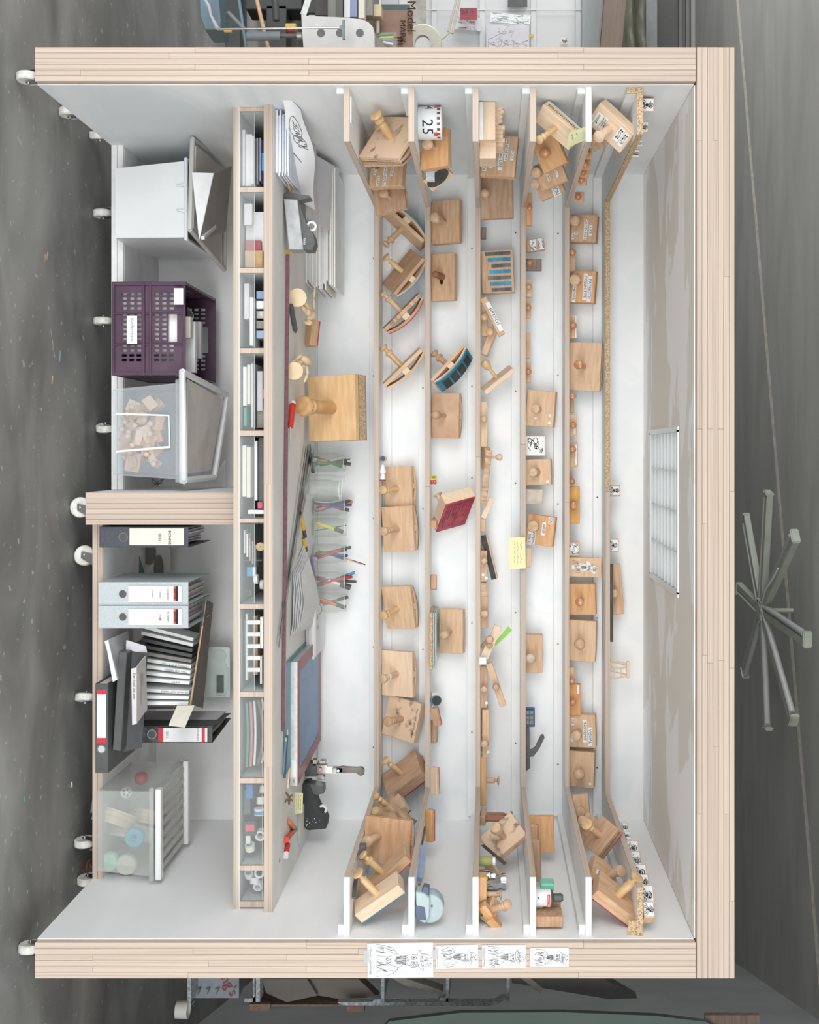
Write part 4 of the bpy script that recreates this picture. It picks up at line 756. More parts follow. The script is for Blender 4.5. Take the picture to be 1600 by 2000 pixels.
for i in range(11):
    y = 198 + 8.3 * i; a = P(967, y, .94 - .002 * i); one_ = box('wooden_wedge', (-.008, -.04, -.0), (.006, .04, .026 + .006 * (i % 3 == 0)), PALE, None, .0006, mw=T4((a.x, a.y + .05, a.z + .0005)) @ Matrix.Rotation(-.5 if i < 6 else 0, 4, 'Y')); tag(one_, ('uppermost', 'second', 'third', 'fourth', 'fifth', 'sixth', 'seventh', 'eighth', 'ninth', 'tenth', 'lowest')[i] + ' thin wooden wedge stuck upright in the pale box', 'wedge', 'wedges standing in the pale box')
seat(t, ZS[2])
def note(pts, m, label, seed, curl=0):
    t = thing('sticky_note', pts[0], label, 'note'); o = quad('note_sheet', pts, .0005, m, t); M = qM(pts); p = [Vector(v) for v in pts]; w_ = (p[1] - p[0]).length; h_ = (p[3] - p[0]).length
    q = random.Random(seed); L = []
    for j in range(3):
        x = -w_ * .38; y = h_ * (.22 - .2 * j); l = [(x, y)]
        while x < w_ * .3: x += w_ * .035; l.append((x, y + q.uniform(-.04, .05) * h_))
        L.append(l)
    strokes('handwriting', L, .0008, INKG, t, M @ T4((0, 0, .0008)))
note([P(1107, 289, .97), P(1112, 258, .985), P(1146, 247, .99), P(1150, 271, .975)][::-1], NOTEG, 'yellow-green sticky note hanging crooked from the fifth shelf edge', 1)
yy = .784; note([P(995, 1050, yy), P(993.5, 1112, yy), P(1027, 1110, yy), P(1026, 1049, yy)], NOTE, 'yellow sticky note on the front edge of the fourth shelf', 2)
one(quad('paper_strip', [P(964, 1258, .776), P(969, 1262, .776), P(1001, 1231, .772), P(993, 1223, .772)], .0006, C(150, 206, 90)), 'bright green paper strip sticking out between crossed blocks', 'paper strip')
one(ib('paper_tab', 936, 950, 1284, 1298, .787, .02, PAPER), 'small white tab hanging below the leaning end-grain block', 'paper tab')
# jars and tape at the end of shelf 3, cable clip
for i, (x, y, rd, h_) in enumerate(((940, 1682, 9, 26), (940, 1712, 13, 26), (943, 1722, 17, 44))):
    t = thing('sample_jar', P(x, y, .91), ('tiny round jar with white lid by the black clip', 'small steel-lidded jar with yellow label beside the tiny round jar', 'tall chromed jar with yellow and white labels at back')[i], 'jar'); b = P(938, y, .915 - .02 * (i == 2)); kk = 1 / (S * .91)
    lathe('jar_body', [(rd * kk * .9, 0), (rd * kk, .003), (rd * kk, h_ * kk * .8), (rd * kk * .8, h_ * kk * .9), (rd * kk * .8, h_ * kk)], (C(170, 170, 110), CHROME, CHROME)[i], t, T4(b), 18)
    lathe('jar_lid', [(rd * kk * .88, h_ * kk), (rd * kk * .88, h_ * kk * 1.2), (0, h_ * kk * 1.2)], WPLAS if i == 0 else CHROME, t, T4(b), 18)
    if i: onround(t, T4(b), rd * kk, -.2, h_ * kk * .35, lambda p, A, rd=rd, kk=kk: box('yellow_label', (-rd * kk * .4, -.012, 0), (rd * kk * .3, .012, .001), C(228, 206, 70), p, mw=A)); onround(t, T4(b), rd * kk, .5, h_ * kk * .5, lambda p, A, rd=rd, kk=kk: box('white_label', (-rd * kk * .2, -.008, 0), (rd * kk * .2, .008, .001), PAPER, p, mw=A))
    seat(t, ZS[2])
one(quad('cable_clip', [P(940, 1652, .89), P(946, 1650, .89), P(990, 1686, .885), P(985, 1690, .885)], .004, BLACK), 'flat black strip crossing the slanting board near the jars', 'strip')
# bar clamp on shelf 4
t = thing('bar_clamp', P(1030, 1450, .77), 'black bar clamp with blue pad and trigger lying on fourth shelf', 'clamp')
ib('pad_frame', 1027.5, 1046, 1383, 1420, .772, .02, C(48, 92, 148), t, .002); ib('pad', 1029, 1043, 1387, 1416, .7735, .004, C(118, 128, 130), t)
for q in range(4): ib('pad_rib', 1029, 1043, 1387 + q * 9.3, 1388.5 + q * 9.3, .7742, .002, BLACK, t)
ib('pad_rib', 1035, 1036.5, 1387, 1416, .7744, .002, BLACK, t)
ip('bar', [(1028, 1415), (1035, 1415), (1036, 1428), (1037, 1500), (1028, 1507)], .77, .012, BLACK, t); ip('trigger', [(1036, 1466), (1047, 1460), (1052, 1448), (1058, 1436), (1063, 1435), (1065, 1441), (1055, 1462), (1043, 1478), (1036, 1478)], .771, .014, BLACK, t, .001)
for y in (1464, 1472): lathe('rivet', [(0, 0), (.003, 0), (.003, .002), (0, .002)], C(150, 120, 90), t, facing(1041, y, .7725), 8)
seat(t, ZS[3])
# soap, ink bottle, wooden box
t = one(ib('eraser_block', 1056, 1083, 1727, 1742, .955, .05, C(130, 208, 186), None, .004), 'mint green block behind the ink bottle', 'block')
t = thing('ink_bottle', P(1054, 1760, .97), 'white and black refill ink bottle with red lettered band', 'bottle'); kk = 1 / (S * .97); b = P(1054, 1760, .97); rd = 16.5 * kk; z1 = 31 * kk; Mi = T4((b.x, b.y + rd, b.z))
lathe('body', [(rd * .95, 0), (rd, .002), (rd, z1)], WPLAS, t, Mi, 28); lathe('shoulder', [(rd, z1), (rd * .96, z1 + .003), (rd * .38, z1 + .012), (rd * .38, z1 + .02)], BLACK, t, Mi, 28); lathe('cap', [(rd * .46, z1 + .012), (rd * .5, z1 + .034), (rd * .38, z1 + .036), (rd * .36, z1 + .04), (0, z1 + .04)], BLACK, t, Mi, 24)
def band(p, A): box('red_band', (-rd * .72, -.0045, -.002), (rd * .72, .0045, .0008), C(196, 54, 58), p, mw=A); text('lettering', 'edding T100', .0075, PAPER, p, A @ T4((0, 0, .0012)), xs=.95)
onround(t, Mi, rd * .985, 0, z1 * .86, band)
onround(t, Mi, rd, 0, z1 * .5, lambda p, A: text('lettering', 'permanent marker', .0038, C(70, 90, 150), p, A @ T4((0, 0, .0004)))); onround(t, Mi, rd, .0, z1 * .66, lambda p, A: text('lettering', 'refill ink', .004, C(70, 90, 150), p, A @ T4((0, 0, .0004)))); onround(t, Mi, rd, -.3, z1 * .2, lambda p, A: box('black_mark', (-.004, -.002, 0), (.002, .003, .0006), BLACK, p, mw=A))
seat(t, ZS[3])
t = thing('wooden_box', P(1056, 1792, .975), 'scuffed brown wooden box beside the ink bottle', 'box'); ib('box_body', 1055, 1108, 1795, 1816, .978, .07, wood('scuffed_brown', (190, 142, 98), (150, 104, 68)), t, .0015); ib('box_lid', 1070, 1104, 1768, 1794, .95, .05, wood('scuffed_brown2', (184, 140, 102), (150, 106, 74)), t, .0015); seat(t, ZS[3])
# tape dispenser (grey blue, round) on shelf 2, papers and flats leaning before it
t = thing('tape_dispenser', P(815, 1775, .985), 'grey and navy desk tape dispenser with rounded body', 'tape dispenser'); GB = C(176, 192, 194); NV = C(84, 98, 122)
ip('wheel_housing', [(830 + 38 * math.cos(a / 18 * 6.283) * .72 + 12, 1775 + 29 * math.sin(a / 18 * 6.283)) for a in range(18)], .975, .05, GB, t, .003, True)
ip('body', [(814, 1742), (832, 1745), (842, 1754), (842, 1790), (832, 1804), (816, 1796)], .982, .055, GB, t, .003, True); ip('navy_base', [(813, 1768), (832, 1772), (835, 1798), (818, 1798), (813, 1786)], .9825, .05, NV, t, .002); ip('navy_top', [(824, 1748), (830, 1731), (841, 1734), (840, 1750)], .98, .03, NV, t, .002)
lathe('axle_hole', [(0, 0), (.003, 0), (.003, .001), (0, .001)], BLACK, t, facing(846, 1770, .976), 10); seat(t, ZS[1])
for i, (xa_, ya_, xb_, yb_, wd_, m_, lb) in enumerate(((815, 1700, 830, 1625, .012, DSTEEL, 'dark steel ruler lying lengthwise beside the papers'), (811, 1722, 822, 1648, .03, PAPER, 'white booklet lying at the inner edge of the side arm'), (822, 1735, 829, 1660, .028, CARD, 'tan card lying next to the steel ruler'), (826, 1742, 836, 1700, .05, CREAM, 'handwritten slip of paper in front of the tape dispenser'))):
    a = P(0, ya_, .96); b = P(0, yb_, .88); x_ = AR + .02 + .035 * i; one(box(('steel_ruler', 'booklet', 'card', 'paper_slip')[i], (x_, .2 + .12 * (i < 1), ZS[1] + .0005), (x_ + wd_, .55, ZS[1] + .006 - .004 * (i > 2)), m_), lb, ('ruler', 'booklet', 'card', 'paper')[i])
one(quad('blue_rule', [P(812, 1720, .955), P(814, 1712, .957), P(822, 1650, .905), P(820, 1650, .905)], .02, C(150, 166, 200)), 'pale blue grey strip lying along the inner edge of the side arm', 'strip')
# small black box, dark panel on shelf 1 side arm
one(ib('small_box', 701, 714, 1652, 1680, .935, .03, BLACK, None, .001), 'small black box between stamp handles near the photo bottom', 'box')
one(quad('dark_panel', [P(687, 1752, .985), P(692, 1706, .95), P(700, 1706, .95), P(695, 1752, .985)], .006, BLACK), 'dark glossy panel leaning at the inner side of the shelf arm', 'panel')
one(ib('phone', 682, 686.5, 188, 240, .985, .06, WPLAS, None, .001), 'flat white slab standing on the side arm before the ink-blotched stamp', 'slab')
# shelf 6: black strip, little easel
one(ib('black_strip', 1192.5, 1198, 1102, 1254, .779, .012, mt('dark_bar', (86, 78, 72), (66, 60, 56)), None, .0006), 'long thin dark bar lying at the edge of the topmost shelf', 'bar')
t = thing('miniature_easel', P(1195, 1307, .77), 'tiny wooden trestle standing on the topmost shelf', 'trestle'); kk = 1 / (S * .77)
for a in (((1194, 1289), (1229, 1296)), ((1194, 1307), (1228, 1303)), ((1194, 1326), (1230, 1320))): rod('leg', P(*a[0], .776), P(*a[1], .77), 1.6 * kk, PALE, t, 6)
for a in (((1194, 1291, .762), (1228, 1300, .768)), ((1194, 1310, .762), (1228, 1318, .768)), ((1198, 1290, .774), (1198, 1308, .774)), ((1203, 1306, .774), (1203, 1325, .774)), ((1215, 1304, .772), (1216, 1322, .772))): rod('brace', P(*a[0]), P(*a[1]), 1.4 * kk, PALE, t, 6)
ib('top_bar', 1227, 1232, 1292, 1325, .772, .012, PALE, t); seat(t, ZS[5])
# ---------------------------------------------------------------- pictures on the cabinet's edge
for i, (x0, x1, y0, y1, ro) in enumerate(((718, 846, 1842, 1909, .012), (851, 934, 1846, 1892, .02), (942, 1028, 1846, 1892, .01), (1036, 1111, 1852, 1888, 0))):
    t = thing('portrait_print', P((x0 + x1) / 2, (y0 + y1) / 2, 1.0005), ('largest print of a bearded man in a hat, nearest the desk', 'second bearded portrait print, rough tape at its lower edge', 'third bearded portrait print, in the middle of the taped row', 'smallest bearded portrait print at the top end of the row')[i], 'print')
    M = facing((x0 + x1) / 2, (y0 + y1) / 2, 1.0008, ro); k = 1 / S; w_ = (y1 - y0) * k; h_ = (x1 - x0) * k
    box('paper_sheet', (-w_ / 2, -h_ / 2, -.0004), (w_ / 2, h_ / 2, 0), PAPER, t, mw=M)
    L = [[(x * w_ * .98, (y * .88 + .06) * h_) for x, y in p] for p in portrait(60 + i)]; strokes('pen_drawing', L, .0013 if i == 0 else .001, INKG, t, M, .0004)
    q = random.Random(i); strokes('hatching', [[(x * w_, y * h_), (x * w_ + .004, y * h_ - .006)] for x, y in [(q.uniform(-.44, .4), q.uniform(-.4, .42)) for _ in range(60)]], .0008, mt('light_ink', (170, 170, 172), (158, 158, 160)), t, M, .0003)
    text('lettering', 'Johann Gutenberg', w_ * .105, INKG, t, M @ T4((0, -h_ * .45, .0005)))
    if i < 3: box('tape_strip', (-w_ * .3, -h_ / 2 - .012, .0002), (w_ * .05, -h_ / 2 + .006, .0006), FILM, t, mw=M)
# ---------------------------------------------------------------- desk
def pile(name, x0, x1, y0, y1, z0, z1, n, label, seed, mats=(PAPER, PAPERG, PAPER, CREAM), jx=.012):
    t = thing(name, ((x0 + x1) / 2, y0, z0), label, 'paper stack'); q = random.Random(seed); h_ = (z1 - z0) / n
    for i in range(n): d = q.uniform(-jx, jx); e = q.uniform(-.008, .008); box('paper_bundle', (x0 + d, y0 + e, z0 + h_ * i + .0003), (x1 + q.uniform(-jx, jx), y1, z0 + h_ * (i + 1) - .0005), mats[i % len(mats)], t)
    return t
k8 = 1 / (S * .8)
pile('paper_stack', -1.09, P(0, 556, .8).x, YR(.8), 1.07, ZD + .001, ZD + .115, 17, 'tall stack of white papers at the desk end near the photo top', 3, jx=.022)
pile('paper_stack', -1.115, P(0, 345, .92).x, YR(.93), YR(.87), ZD + .001, ZD + .045, 11, 'low pile of bluish white sheets at the desk front corner', 4, (mt('bluish_paper', (228, 232, 244), (216, 220, 236)), PAPER), .01)
one(quad('grey_card', [P(616, 302, .83), P(616, 438, .83), P(657, 456, .79), P(663, 330, .79)], .002, PAPERG), 'large grey-white card leaning on the tall paper stack', 'card')
one(quad('grey_card', [P(604, 272, .85), P(600, 425, .845), P(622, 438, .825), P(618, 284, .83)], .002, mt('pinkish_grey_paper', (212, 206, 206), (204, 198, 199))), 'narrower pinkish card in front of the large grey-white card', 'card')
def curl(u, v):
    A = P(551 + 17 * u, 190 + 190 * u, .955 - .075 * u); Bp = P(590 + 30 * math.sin(min(1, u * 1.3) * 1.57) - 6 * u, 215 + 195 * u, .935 - .095 * u); p = A.lerp(Bp, v); p += Vector((0, -.02, 0)) * math.sin(v * 3.14) * (1 - .4 * u); p.z += .006 * math.sin(u * 9 + v * 4); return p
t = thing('drawing_sheet', P(560, 300, .93), 'curling white sheet with a grey printed illustration, over the papers', 'drawing')
sheet('paper_sheet', curl, 14, 8, .0006, PAPER, t)
def oncurl(parent, lines, wd, m):
    bm = bmesh.new()
    for pl in lines:
        pp = [curl(x, y) + Vector((0, -.0015, .0005)) for x, y in pl]
        for a, b in zip(pp, pp[1:]):
            d = (b - a); 
            if d.length < 1e-6: continue
            n = Vector((d.z, 0, -d.x)).normalized() * wd; bm.faces.new([bm.verts.new(v) for v in (a - n, b - n, b + n, a + n)])
    bm2('printed_drawing', bm, m, parent)
q = random.Random(5); oncurl(t, [[(.25 + .1 * math.cos(a), .5 + .28 * math.sin(a)) for a in [j * .4 for j in range(17)]], [(.38 + .05 * math.cos(a), .6 + .2 * math.sin(a)) for a in [j * .5 for j in range(14)]]] + [[(.2 + .011 * j, .4 + .2 * (j % 2) + .01 * j)] * 1 + [(.215 + .011 * j, .5 + .1 * (j % 3))] for j in range(22)] + [[(.52 + .01 * j, .2 + .03 * j), (.55 + .01 * j, .3 + .03 * j)] for j in range(7)], .0011, INKG)
one(quad('card_folder', [P(557, 266, .925), P(556, 330, .925), P(567, 376, .89), P(569, 376, .89), P(565, 300, .92)], .003, CARD), 'brown card edge sticking out below the curling drawing', 'card')
# tape dispenser, grey base
t = thing('tape_dispenser', P(550, 432, .9), 'heavy tape dispenser with silver-grey front and black top', 'tape dispenser')
ip('base', [(547, 388), (574, 390), (586, 488), (557, 487)], .898, .07, mt('silver_tape', (170, 172, 172), (150, 152, 152), (30, 30, 30), .35, .3), t, .002)
ip('top_body', [(575, 400), (578, 398), (592, 440), (606, 458), (609, 475), (604, 489), (587, 489)], .894, .06, BLACK, t, .002); ip('cutter_arm', [(547, 379), (556, 376), (598, 382), (599, 386), (576, 391), (574, 398), (547, 389)], .894, .055, BLACK, t, .0015)
lathe('tape_roll', [(.011, -.009), (.018, -.009), (.018, .009), (.011, .009), (.011, -.009)], WPLAS, t, facing(602, 443, .886), 24); text('lettering', 'tesa', .014, PAPER, t, facing(588, 472, .8952)); seat(t, ZD)
# second dispenser, black with note
t = thing('tape_dispenser', P(592, 1575, .81), 'paint-spattered black tape dispenser near the punching tool', 'tape dispenser')
ip('base', [(590, 1532), (603, 1530), (611, 1552), (620, 1578), (632, 1592), (638, 1605), (636, 1619), (600, 1622), (591, 1613)], .812, .07, mt('spattered_black', (60, 62, 62), (56, 58, 58)), t, .002); ip('cutter_arm', [(604, 1531), (631, 1536), (632, 1550), (616, 1553), (606, 1550)], .811, .055, BLACK, t, .0015)
lathe('tape_roll', [(.01, -.009), (.017, -.009), (.017, .009), (.01, .009), (.01, -.009)], WPLAS, t, facing(630, 1580, .805), 24)
for i in range(14): lathe('paint_fleck', [(0, 0), (.0018, 0), (.0018, .0006), (0, .0006)], (PAPER, C(120, 150, 160))[i % 2], t, facing(R.uniform(594, 626), R.uniform(1598, 1616), .8128), 6)
seat(t, ZD)
note([P(574, 1547, .845), P(574, 1590, .845), P(591, 1588, .84), P(592, 1549, .84)], NOTE, 'blank curled yellow sticky pad beside the black tape dispenser', 6)
pile('paper_stack', P(0, 1590, .84).x, P(0, 1655, .84).x, YR(.83), YR(.78), ZD + .0005, ZD + .008, 4, 'few white sheets under the black tape dispenser', 9)
# artist's manikins
def ell(name, p, q, rad, m, parent):
    p = Vector(p); q = Vector(q); L = (q - p).length; lathe(name, [(rad * math.sin(a * math.pi / 8), L / 2 - L / 2 * math.cos(a * math.pi / 8)) for a in range(9)], m, parent, axisM(p, q), 12)
MAN = mt('pale_turned_lime', (232, 208, 172), (220, 192, 152), (20, 20, 60), .5)
def manikin(cx, cy, r, rad, parts, label):
    t = thing('artist_manikin', P(cx, cy, r), label, 'figure'); kk = 1 / (S * r); lathe('base_disc', [(rad * kk, 0), (rad * kk, 5 * kk), (0, 5 * kk)], MAN, t, facing(cx, cy, r) @ Matrix.Rotation(-.12, 4, 'X'), 32); lathe('base_back', [(0, -.0004), (rad * kk, 0)], MAN, t, facing(cx, cy, r) @ Matrix.Rotation(-.12, 4, 'X'), 32)
    for nm, a, b, ra in parts: ell(nm, P(*a), P(*b), ra * kk, MAN, t)
    rod('support_rod', P(cx, cy, r), P(*parts[0][2]), 1.2 * kk, STEEL, t, 6); return t
manikin(581, 582, .86, 18, [('pelvis', (597, 604, .845), (606, 616, .835), 7), ('leg', (590, 598, .85), (601, 612, .84), 5), ('leg', (596, 592, .85), (606, 606, .835), 5), ('chest', (602, 620, .835), (616, 612, .82), 9), ('upper_arm', (613, 608, .82), (613, 583, .82), 3.6), ('forearm', (613, 583, .82), (615, 562, .82), 3.2), ('hand', (616, 563, .82), (609, 552, .82), 2.6), ('upper_arm', (600, 622, .83), (609, 633, .83), 4), ('forearm', (593, 628, .83), (608, 634, .83), 4)], 'wooden manikin lying with round base forward, one arm raised')
manikin(575, 725, .87, 17, [('pelvis', (576, 718, .86), (590, 706, .85), 6), ('chest', (586, 700, .85), (605, 708, .84), 9), ('leg', (582, 722, .86), (596, 716, .85), 5), ('upper_arm', (590, 694, .85), (578, 703, .855), 3.6), ('forearm', (578, 703, .855), (568, 711, .86), 3.2), ('upper_arm', (599, 715, .845), (601, 732, .85), 3.4), ('forearm', (601, 730, .85), (594, 747, .855), 3.4), ('head', (600, 704, .84), (607, 712, .835), 5)], 'wooden manikin lying with round base forward, arms drawn in')
t = pen(pd(578, 650, .008), pd(568, 596, .008), .009, BLACK, 'thick black marker lying behind the raised-arm manikin', 'marker')
st(0, 598, 650, .8, (-.1, 1), (-.7, -.1, .6), 50, 26, 12, TAN, None, 'red', 'small crimson-rubber block lying between the two manikins', off=0, seatit=False)
def chipb(t, M, L, W, k): box('chipboard_layer', (-L / 2, -W / 2, -T_BIG), (L / 2, W / 2, -12 * k), CHIP, t, .0008, mw=M); box('smooth_back', (-L / 2 + .0005, -W / 2 + .0005, -T_BIG - 4 * k), (L / 2 - .0005, W / 2 - .0005, -T_BIG), GCARD, t, mw=M)
T_BIG = .075
t = st(0, 637, 797, .812, (.02, 1), (-.4, .0, .9), 128, 98, 12, mt('light_oiled_beech', (224, 188, 144), (212, 172, 126), (10, 60, 60), .5), ('turned', 104, 20, mt('big_turned_handle', (204, 164, 116), (184, 142, 96), (40, 40, 10), .45)), None, 'very large beech stamp with chipboard layer standing on the desk', face=chipb, seatit=False, shift=(0, 0)); seat(t, ZD)
t = thing('screwdriver', P(570, 815, .86), 'red-handled screwdriver lying before the very large stamp', 'screwdriver')
rod('handle', pd(572, 790, .012) , pd(567, 834, .012), .011, mt('red_translucent', (204, 60, 50), (186, 44, 38), rough=.15), t, 10); rod('shaft', pd(567, 834, .012), pd(565.5, 884, .012), .0025, CHROME, t, 8); rod('end_cap', pd(573, 786, .012), pd(572, 791, .012), .009, PAPER, t, 10)
# straightedges and mats
DR = mt('dark_red_anodised', (116, 76, 84), (98, 64, 72), (60, 60, 60), .4, .2)
a = pd(558, 497); b = pd(549, 1428); u_ = (b - a).normalized(); v_ = Vector((-u_.y, u_.x, 0))
def bar(name, a, b, w_, h_, m, parent=None, bev=.0006, z=.0004):
    a = Vector(a); b = Vector(b); u = (b - a).normalized(); v = Vector((-u.y, u.x, 0)); L = (b - a).length
    M = Matrix(((u.x, v.x, 0, a.x), (u.y, v.y, 0, a.y), (0, 0, 1, a.z + z), (0, 0, 0, 1))); return box(name, (0, 0, 0), (L, w_, h_), m, parent, bev, mw=M)
t = thing('long_straightedge', a, 'very long dark red straightedge running along the desk front', 'straightedge'); bar('red_edge', a, b, .006, .012, DR, t); bar('grey_body', a + Vector((.03, .0062, 0)), b + Vector((-.03, .0062, 0)), .05, .0045, C(150, 152, 156, .3), t)
one(quad('yellow_tab', [P(556, 488, .885), P(556, 499, .885), P(566, 500, .88), P(566, 488, .88)], .012, C(222, 190, 70)), 'yellow end piece of the long straightedge by the tape dispenser', 'tab')
for i, (p0, p1, w_) in enumerate((((606, 868), (552, 1190), .03), ((602, 868), (546, 1240), .026), ((595, 868), (541, 1262), .012), ((610, 872), (562, 1125), .022))):
    one(bar('steel_ruler', pd(*p0, .002 * i), pd(*p1, .002 * i), w_, .0012, STEEL if i % 2 else DSTEEL, None, .0002, .0005 + .002 * i), ('broad steel ruler second from the desk front', 'steel ruler lying across the broad one', 'narrowest and longest steel ruler, nearest the desk front', 'shortest steel ruler, nearest the pen jars')[i], 'ruler')
YEL = C(232, 186, 62)
pen(pd(587, 998, .006), pd(596, 1048, .006), .0065, YEL, 'yellow and black felt pen lying beside the rulers', 'felt_pen', BLACK, BLACK); pen(pd(592, 1048, .006), pd(598, 1075, .006), .006, YEL, 'second yellow felt pen, half under the crumpled papers', 'felt_pen', BLACK, BLACK)
pen(pd(608, 1082, .012), pd(617, 1152, .012), .0065, mt('silver_blue_barrel', (150, 160, 196), (176, 150, 190), (4, 90, 90), .25, .4), 'silver and blue metallic pen leaning by the pen jars', 'ballpoint_pen', C(214, 210, 214))
pen(pd(604, 880, .006), pd(612, 922, .006) , .007, BLACK, 'black marker lying behind the rulers by the green pen jar', 'marker')
# pen jars
JRAD, JH = .0405, .132
def jar(iy, r, label, h=JH, rad=JRAD):
    c = P(0, iy, r); c.z = ZD; t = thing('glass_jar', c, label, 'jar'); w_ = .0028
    prof = [(0, 0), (rad * .85, 0), (rad, .006), (rad, h * .74), (rad * .86, h * .84), (rad * .86, h * .87), (rad * .9, h * .885), (rad * .86, h * .9), (rad * .9, h * .93), (rad * .87, h * .95), (rad * .88, h), (rad * .88 - w_, h), (rad * .86 - w_, h * .84), (rad - w_, h * .74), (rad - w_, .009), (rad * .8, .006), (0, .006)]
    lathe('glass_body', prof, GLASS, t, T4(c + Vector((0, 0, .0005))), 28); lathe('glass_rim', [(rad * .88 - w_, h - .001), (rad * .9, h - .001), (rad * .9, h + .001), (rad * .88 - w_, h + .001), (rad * .88 - w_, h - .001)], clear('rim_glass', (236, 240, 236), .65), t, T4(c), 28); return c
G, B_, RD, YL, OR, BK, WH = C(60, 140, 90), C(60, 84, 160), C(196, 56, 66), C(222, 214, 60), C(226, 130, 60), BLACK, C(232, 232, 232)
JN = ('with green pens, beside the large stamp', 'empty, standing behind another', 'empty, foremost', 'crammed with blue pens', 'with one fluorescent marker', 'with mixed pens and long brushes', 'with red pencils', 'with an orange pencil, lowest in row')
JS = [(903, .772), (948, .788), (958, .808), (988, .765), (1030, .766), (1081, .766), (1135, .766), (1177, .766)]
PN = {0: [(G, .14, 'green'), (G, .13, 'dark green'), (G, .12, 'bright green'), (OR, .15, 'orange'), (WH, .125, 'white and green'), (G, .15, 'thin green')],
 3: [(B_, .14, 'blue'), (B_, .13, 'navy'), (BK, .15, 'black'), (RD, .14, 'red-capped'), (OR, .155, 'orange-tipped'), (B_, .12, 'short blue'), (WH, .12, 'white'), (B_, .15, 'bright blue')],
 4: [(YL, .12, 'fluorescent yellow'), (BK, .13, 'slim black'), (BK, .11, 'stubby black')],
 5: [(OR, .12, 'amber'), (RD, .11, 'reddish'), (BK, .13, 'white-printed black'), (C(90, 150, 120), .12, 'teal green'), (B_, .14, 'dark blue'), (C(222, 180, 150), .20, 'long pale'), (C(222, 180, 150), .21, 'longest pale'), (BK, .15, 'pink-striped')],
 6: [(RD, .14, 'crimson'), (RD, .16, 'long red striped'), (BK, .17, 'black with red end'), (WH, .15, 'white red-capped'), (C(80, 160, 190), .17, 'turquoise handled'), (RD, .13, 'short crimson'), (RD, .15, 'pinkish red')],
 7: [(OR, .13, 'amber'), (RD, .12, 'coral red'), (BK, .13, 'dark'), (STEEL, .14, 'metal')]}
for i, (iy, r_) in enumerate(JS):
    c = jar(iy, r_, 'glass jar ' + JN[i], JH * (1.06 if i in (1, 2) else 1), JRAD * (1.06 if i in (1, 2) else 1)); q = random.Random(i * 7 + 1)
    for j, (m_, L, nm) in enumerate(PN.get(i, [])):
        a0 = q.uniform(0, 6.28); rr = JRAD * .62; p0 = c + Vector((rr * math.cos(a0) * .9, rr * math.sin(a0) * .8, .008)); a1 = a0 + math.pi + q.uniform(-.7, .7)
        tt = c + Vector((rr * .8 * math.cos(a1), rr * .8 * math.sin(a1), 0)); d = (tt - p0); d.z = JH * .9; d = d.normalized()
        kind = 'paint_brush' if 'pale' in nm or 'turquoise' in nm else ('pencil' if nm in ('crimson', 'amber', 'reddish', 'long red striped', 'orange') else 'pen')
        pen(p0, p0 + d * L, .0022 if 'pale' in nm or 'slim' in nm or 'thin' in nm else .0075 if 'fluor' in nm or 'white' in nm else .006, m_, nm + ' ' + kind.replace('_', ' ') + ' in the glass jar ' + JN[i].split(',')[0], kind, (BK if j % 3 == 0 else None), WH if kind == 'pencil' else None)
# crumpled papers and ring mechanism
q = random.Random(12)
for i in range(5):
    dz = .004 * i; pa = [pd(566 + 2 * i, 1245 - 6 * i), pd(606, 1225), pd(592 - i, 1062 + 7 * i), pd(570 + i, 1120)]
    def f(u, v, pa=pa, i=i): p = pa[0].lerp(pa[1], u).lerp(pa[3].lerp(pa[2], u), v); p = Vector((p.x, p.y, ZD + .002 + .006 * i + .022 * math.sin(v * 3.1) * (.4 + .6 * u) + .002 * math.sin(9 * v + 7 * u + i))); return p
    one(sheet('loose_sheet', f, 6, 9, .0006, PAPER if i < 4 else PAPERL), ('lowest', 'second', 'third', 'fourth', 'topmost, printed')[i] + ' of the five rumpled sheets beside the pen jars', 'paper')
pile('paper_stack', P(0, 1185, .8).x, P(0, 1285, .8).x, YR(.80), YR(.757), ZD + .0005, ZD + .04, 9, 'pile of sheets held by metal rings behind the screen frame', 13)
for i, (x, y) in enumerate(((616, 1190), (608, 1206), (606, 1222))):
    c = P(x, y, .79); t = one(tube('binder_ring', [c + Vector((.024 * math.cos(a), -.002 * i, .026 * math.sin(a) + (.006 if i == 2 else 0))) for a in [(-.3 + j * (2.9 if i < 2 else 2.0) / 9) for j in range(10)]], .0016, STEEL, None, 6), ('upper', 'middle', 'lower open')[i] + ' metal binder ring rising from the pile of sheets', 'ring')
# screen-printing frame
t = thing('screen_frame', P(572, 1410, .87), 'screen-printing frame with blue mesh, aluminium edge and dark red tape', 'frame')
r0, rb0 = .868, .762; zf = P(581, 1290, r0).z; zl0 = P(568, 1290, r0).z - .004
A_, B1, C1, D1 = P(581, 1293, r0), P(577, 1535, r0), P(618, 1445, rb0), P(622, 1241, rb0)
for v in (A_, B1, C1, D1): v.z = zf
def lerp4(u, v, z=0): p = A_.lerp(B1, u).lerp(D1.lerp(C1, u), v); return Vector((p.x, p.y, p.z + z))
def fr(u0, u1, v0, v1, z0, z1, nm, m):
    ps = [lerp4(u0, v0), lerp4(u1, v0), lerp4(u1, v1), lerp4(u0, v1)]; c = sum(ps, Vector()) / 4; bm = bmesh.new(); a = [bm.verts.new(p - c + Vector((0, 0, z1))) for p in ps]; b = [bm.verts.new(p - c + Vector((0, 0, z0))) for p in ps]; bm.faces.new(a); bm.faces.new(b[::-1])
    for i in range(4): bm.faces.new((a[i], b[i], b[(i + 1) % 4], a[(i + 1) % 4]))
    bm2(nm, bm, m, t, False, T4(c))
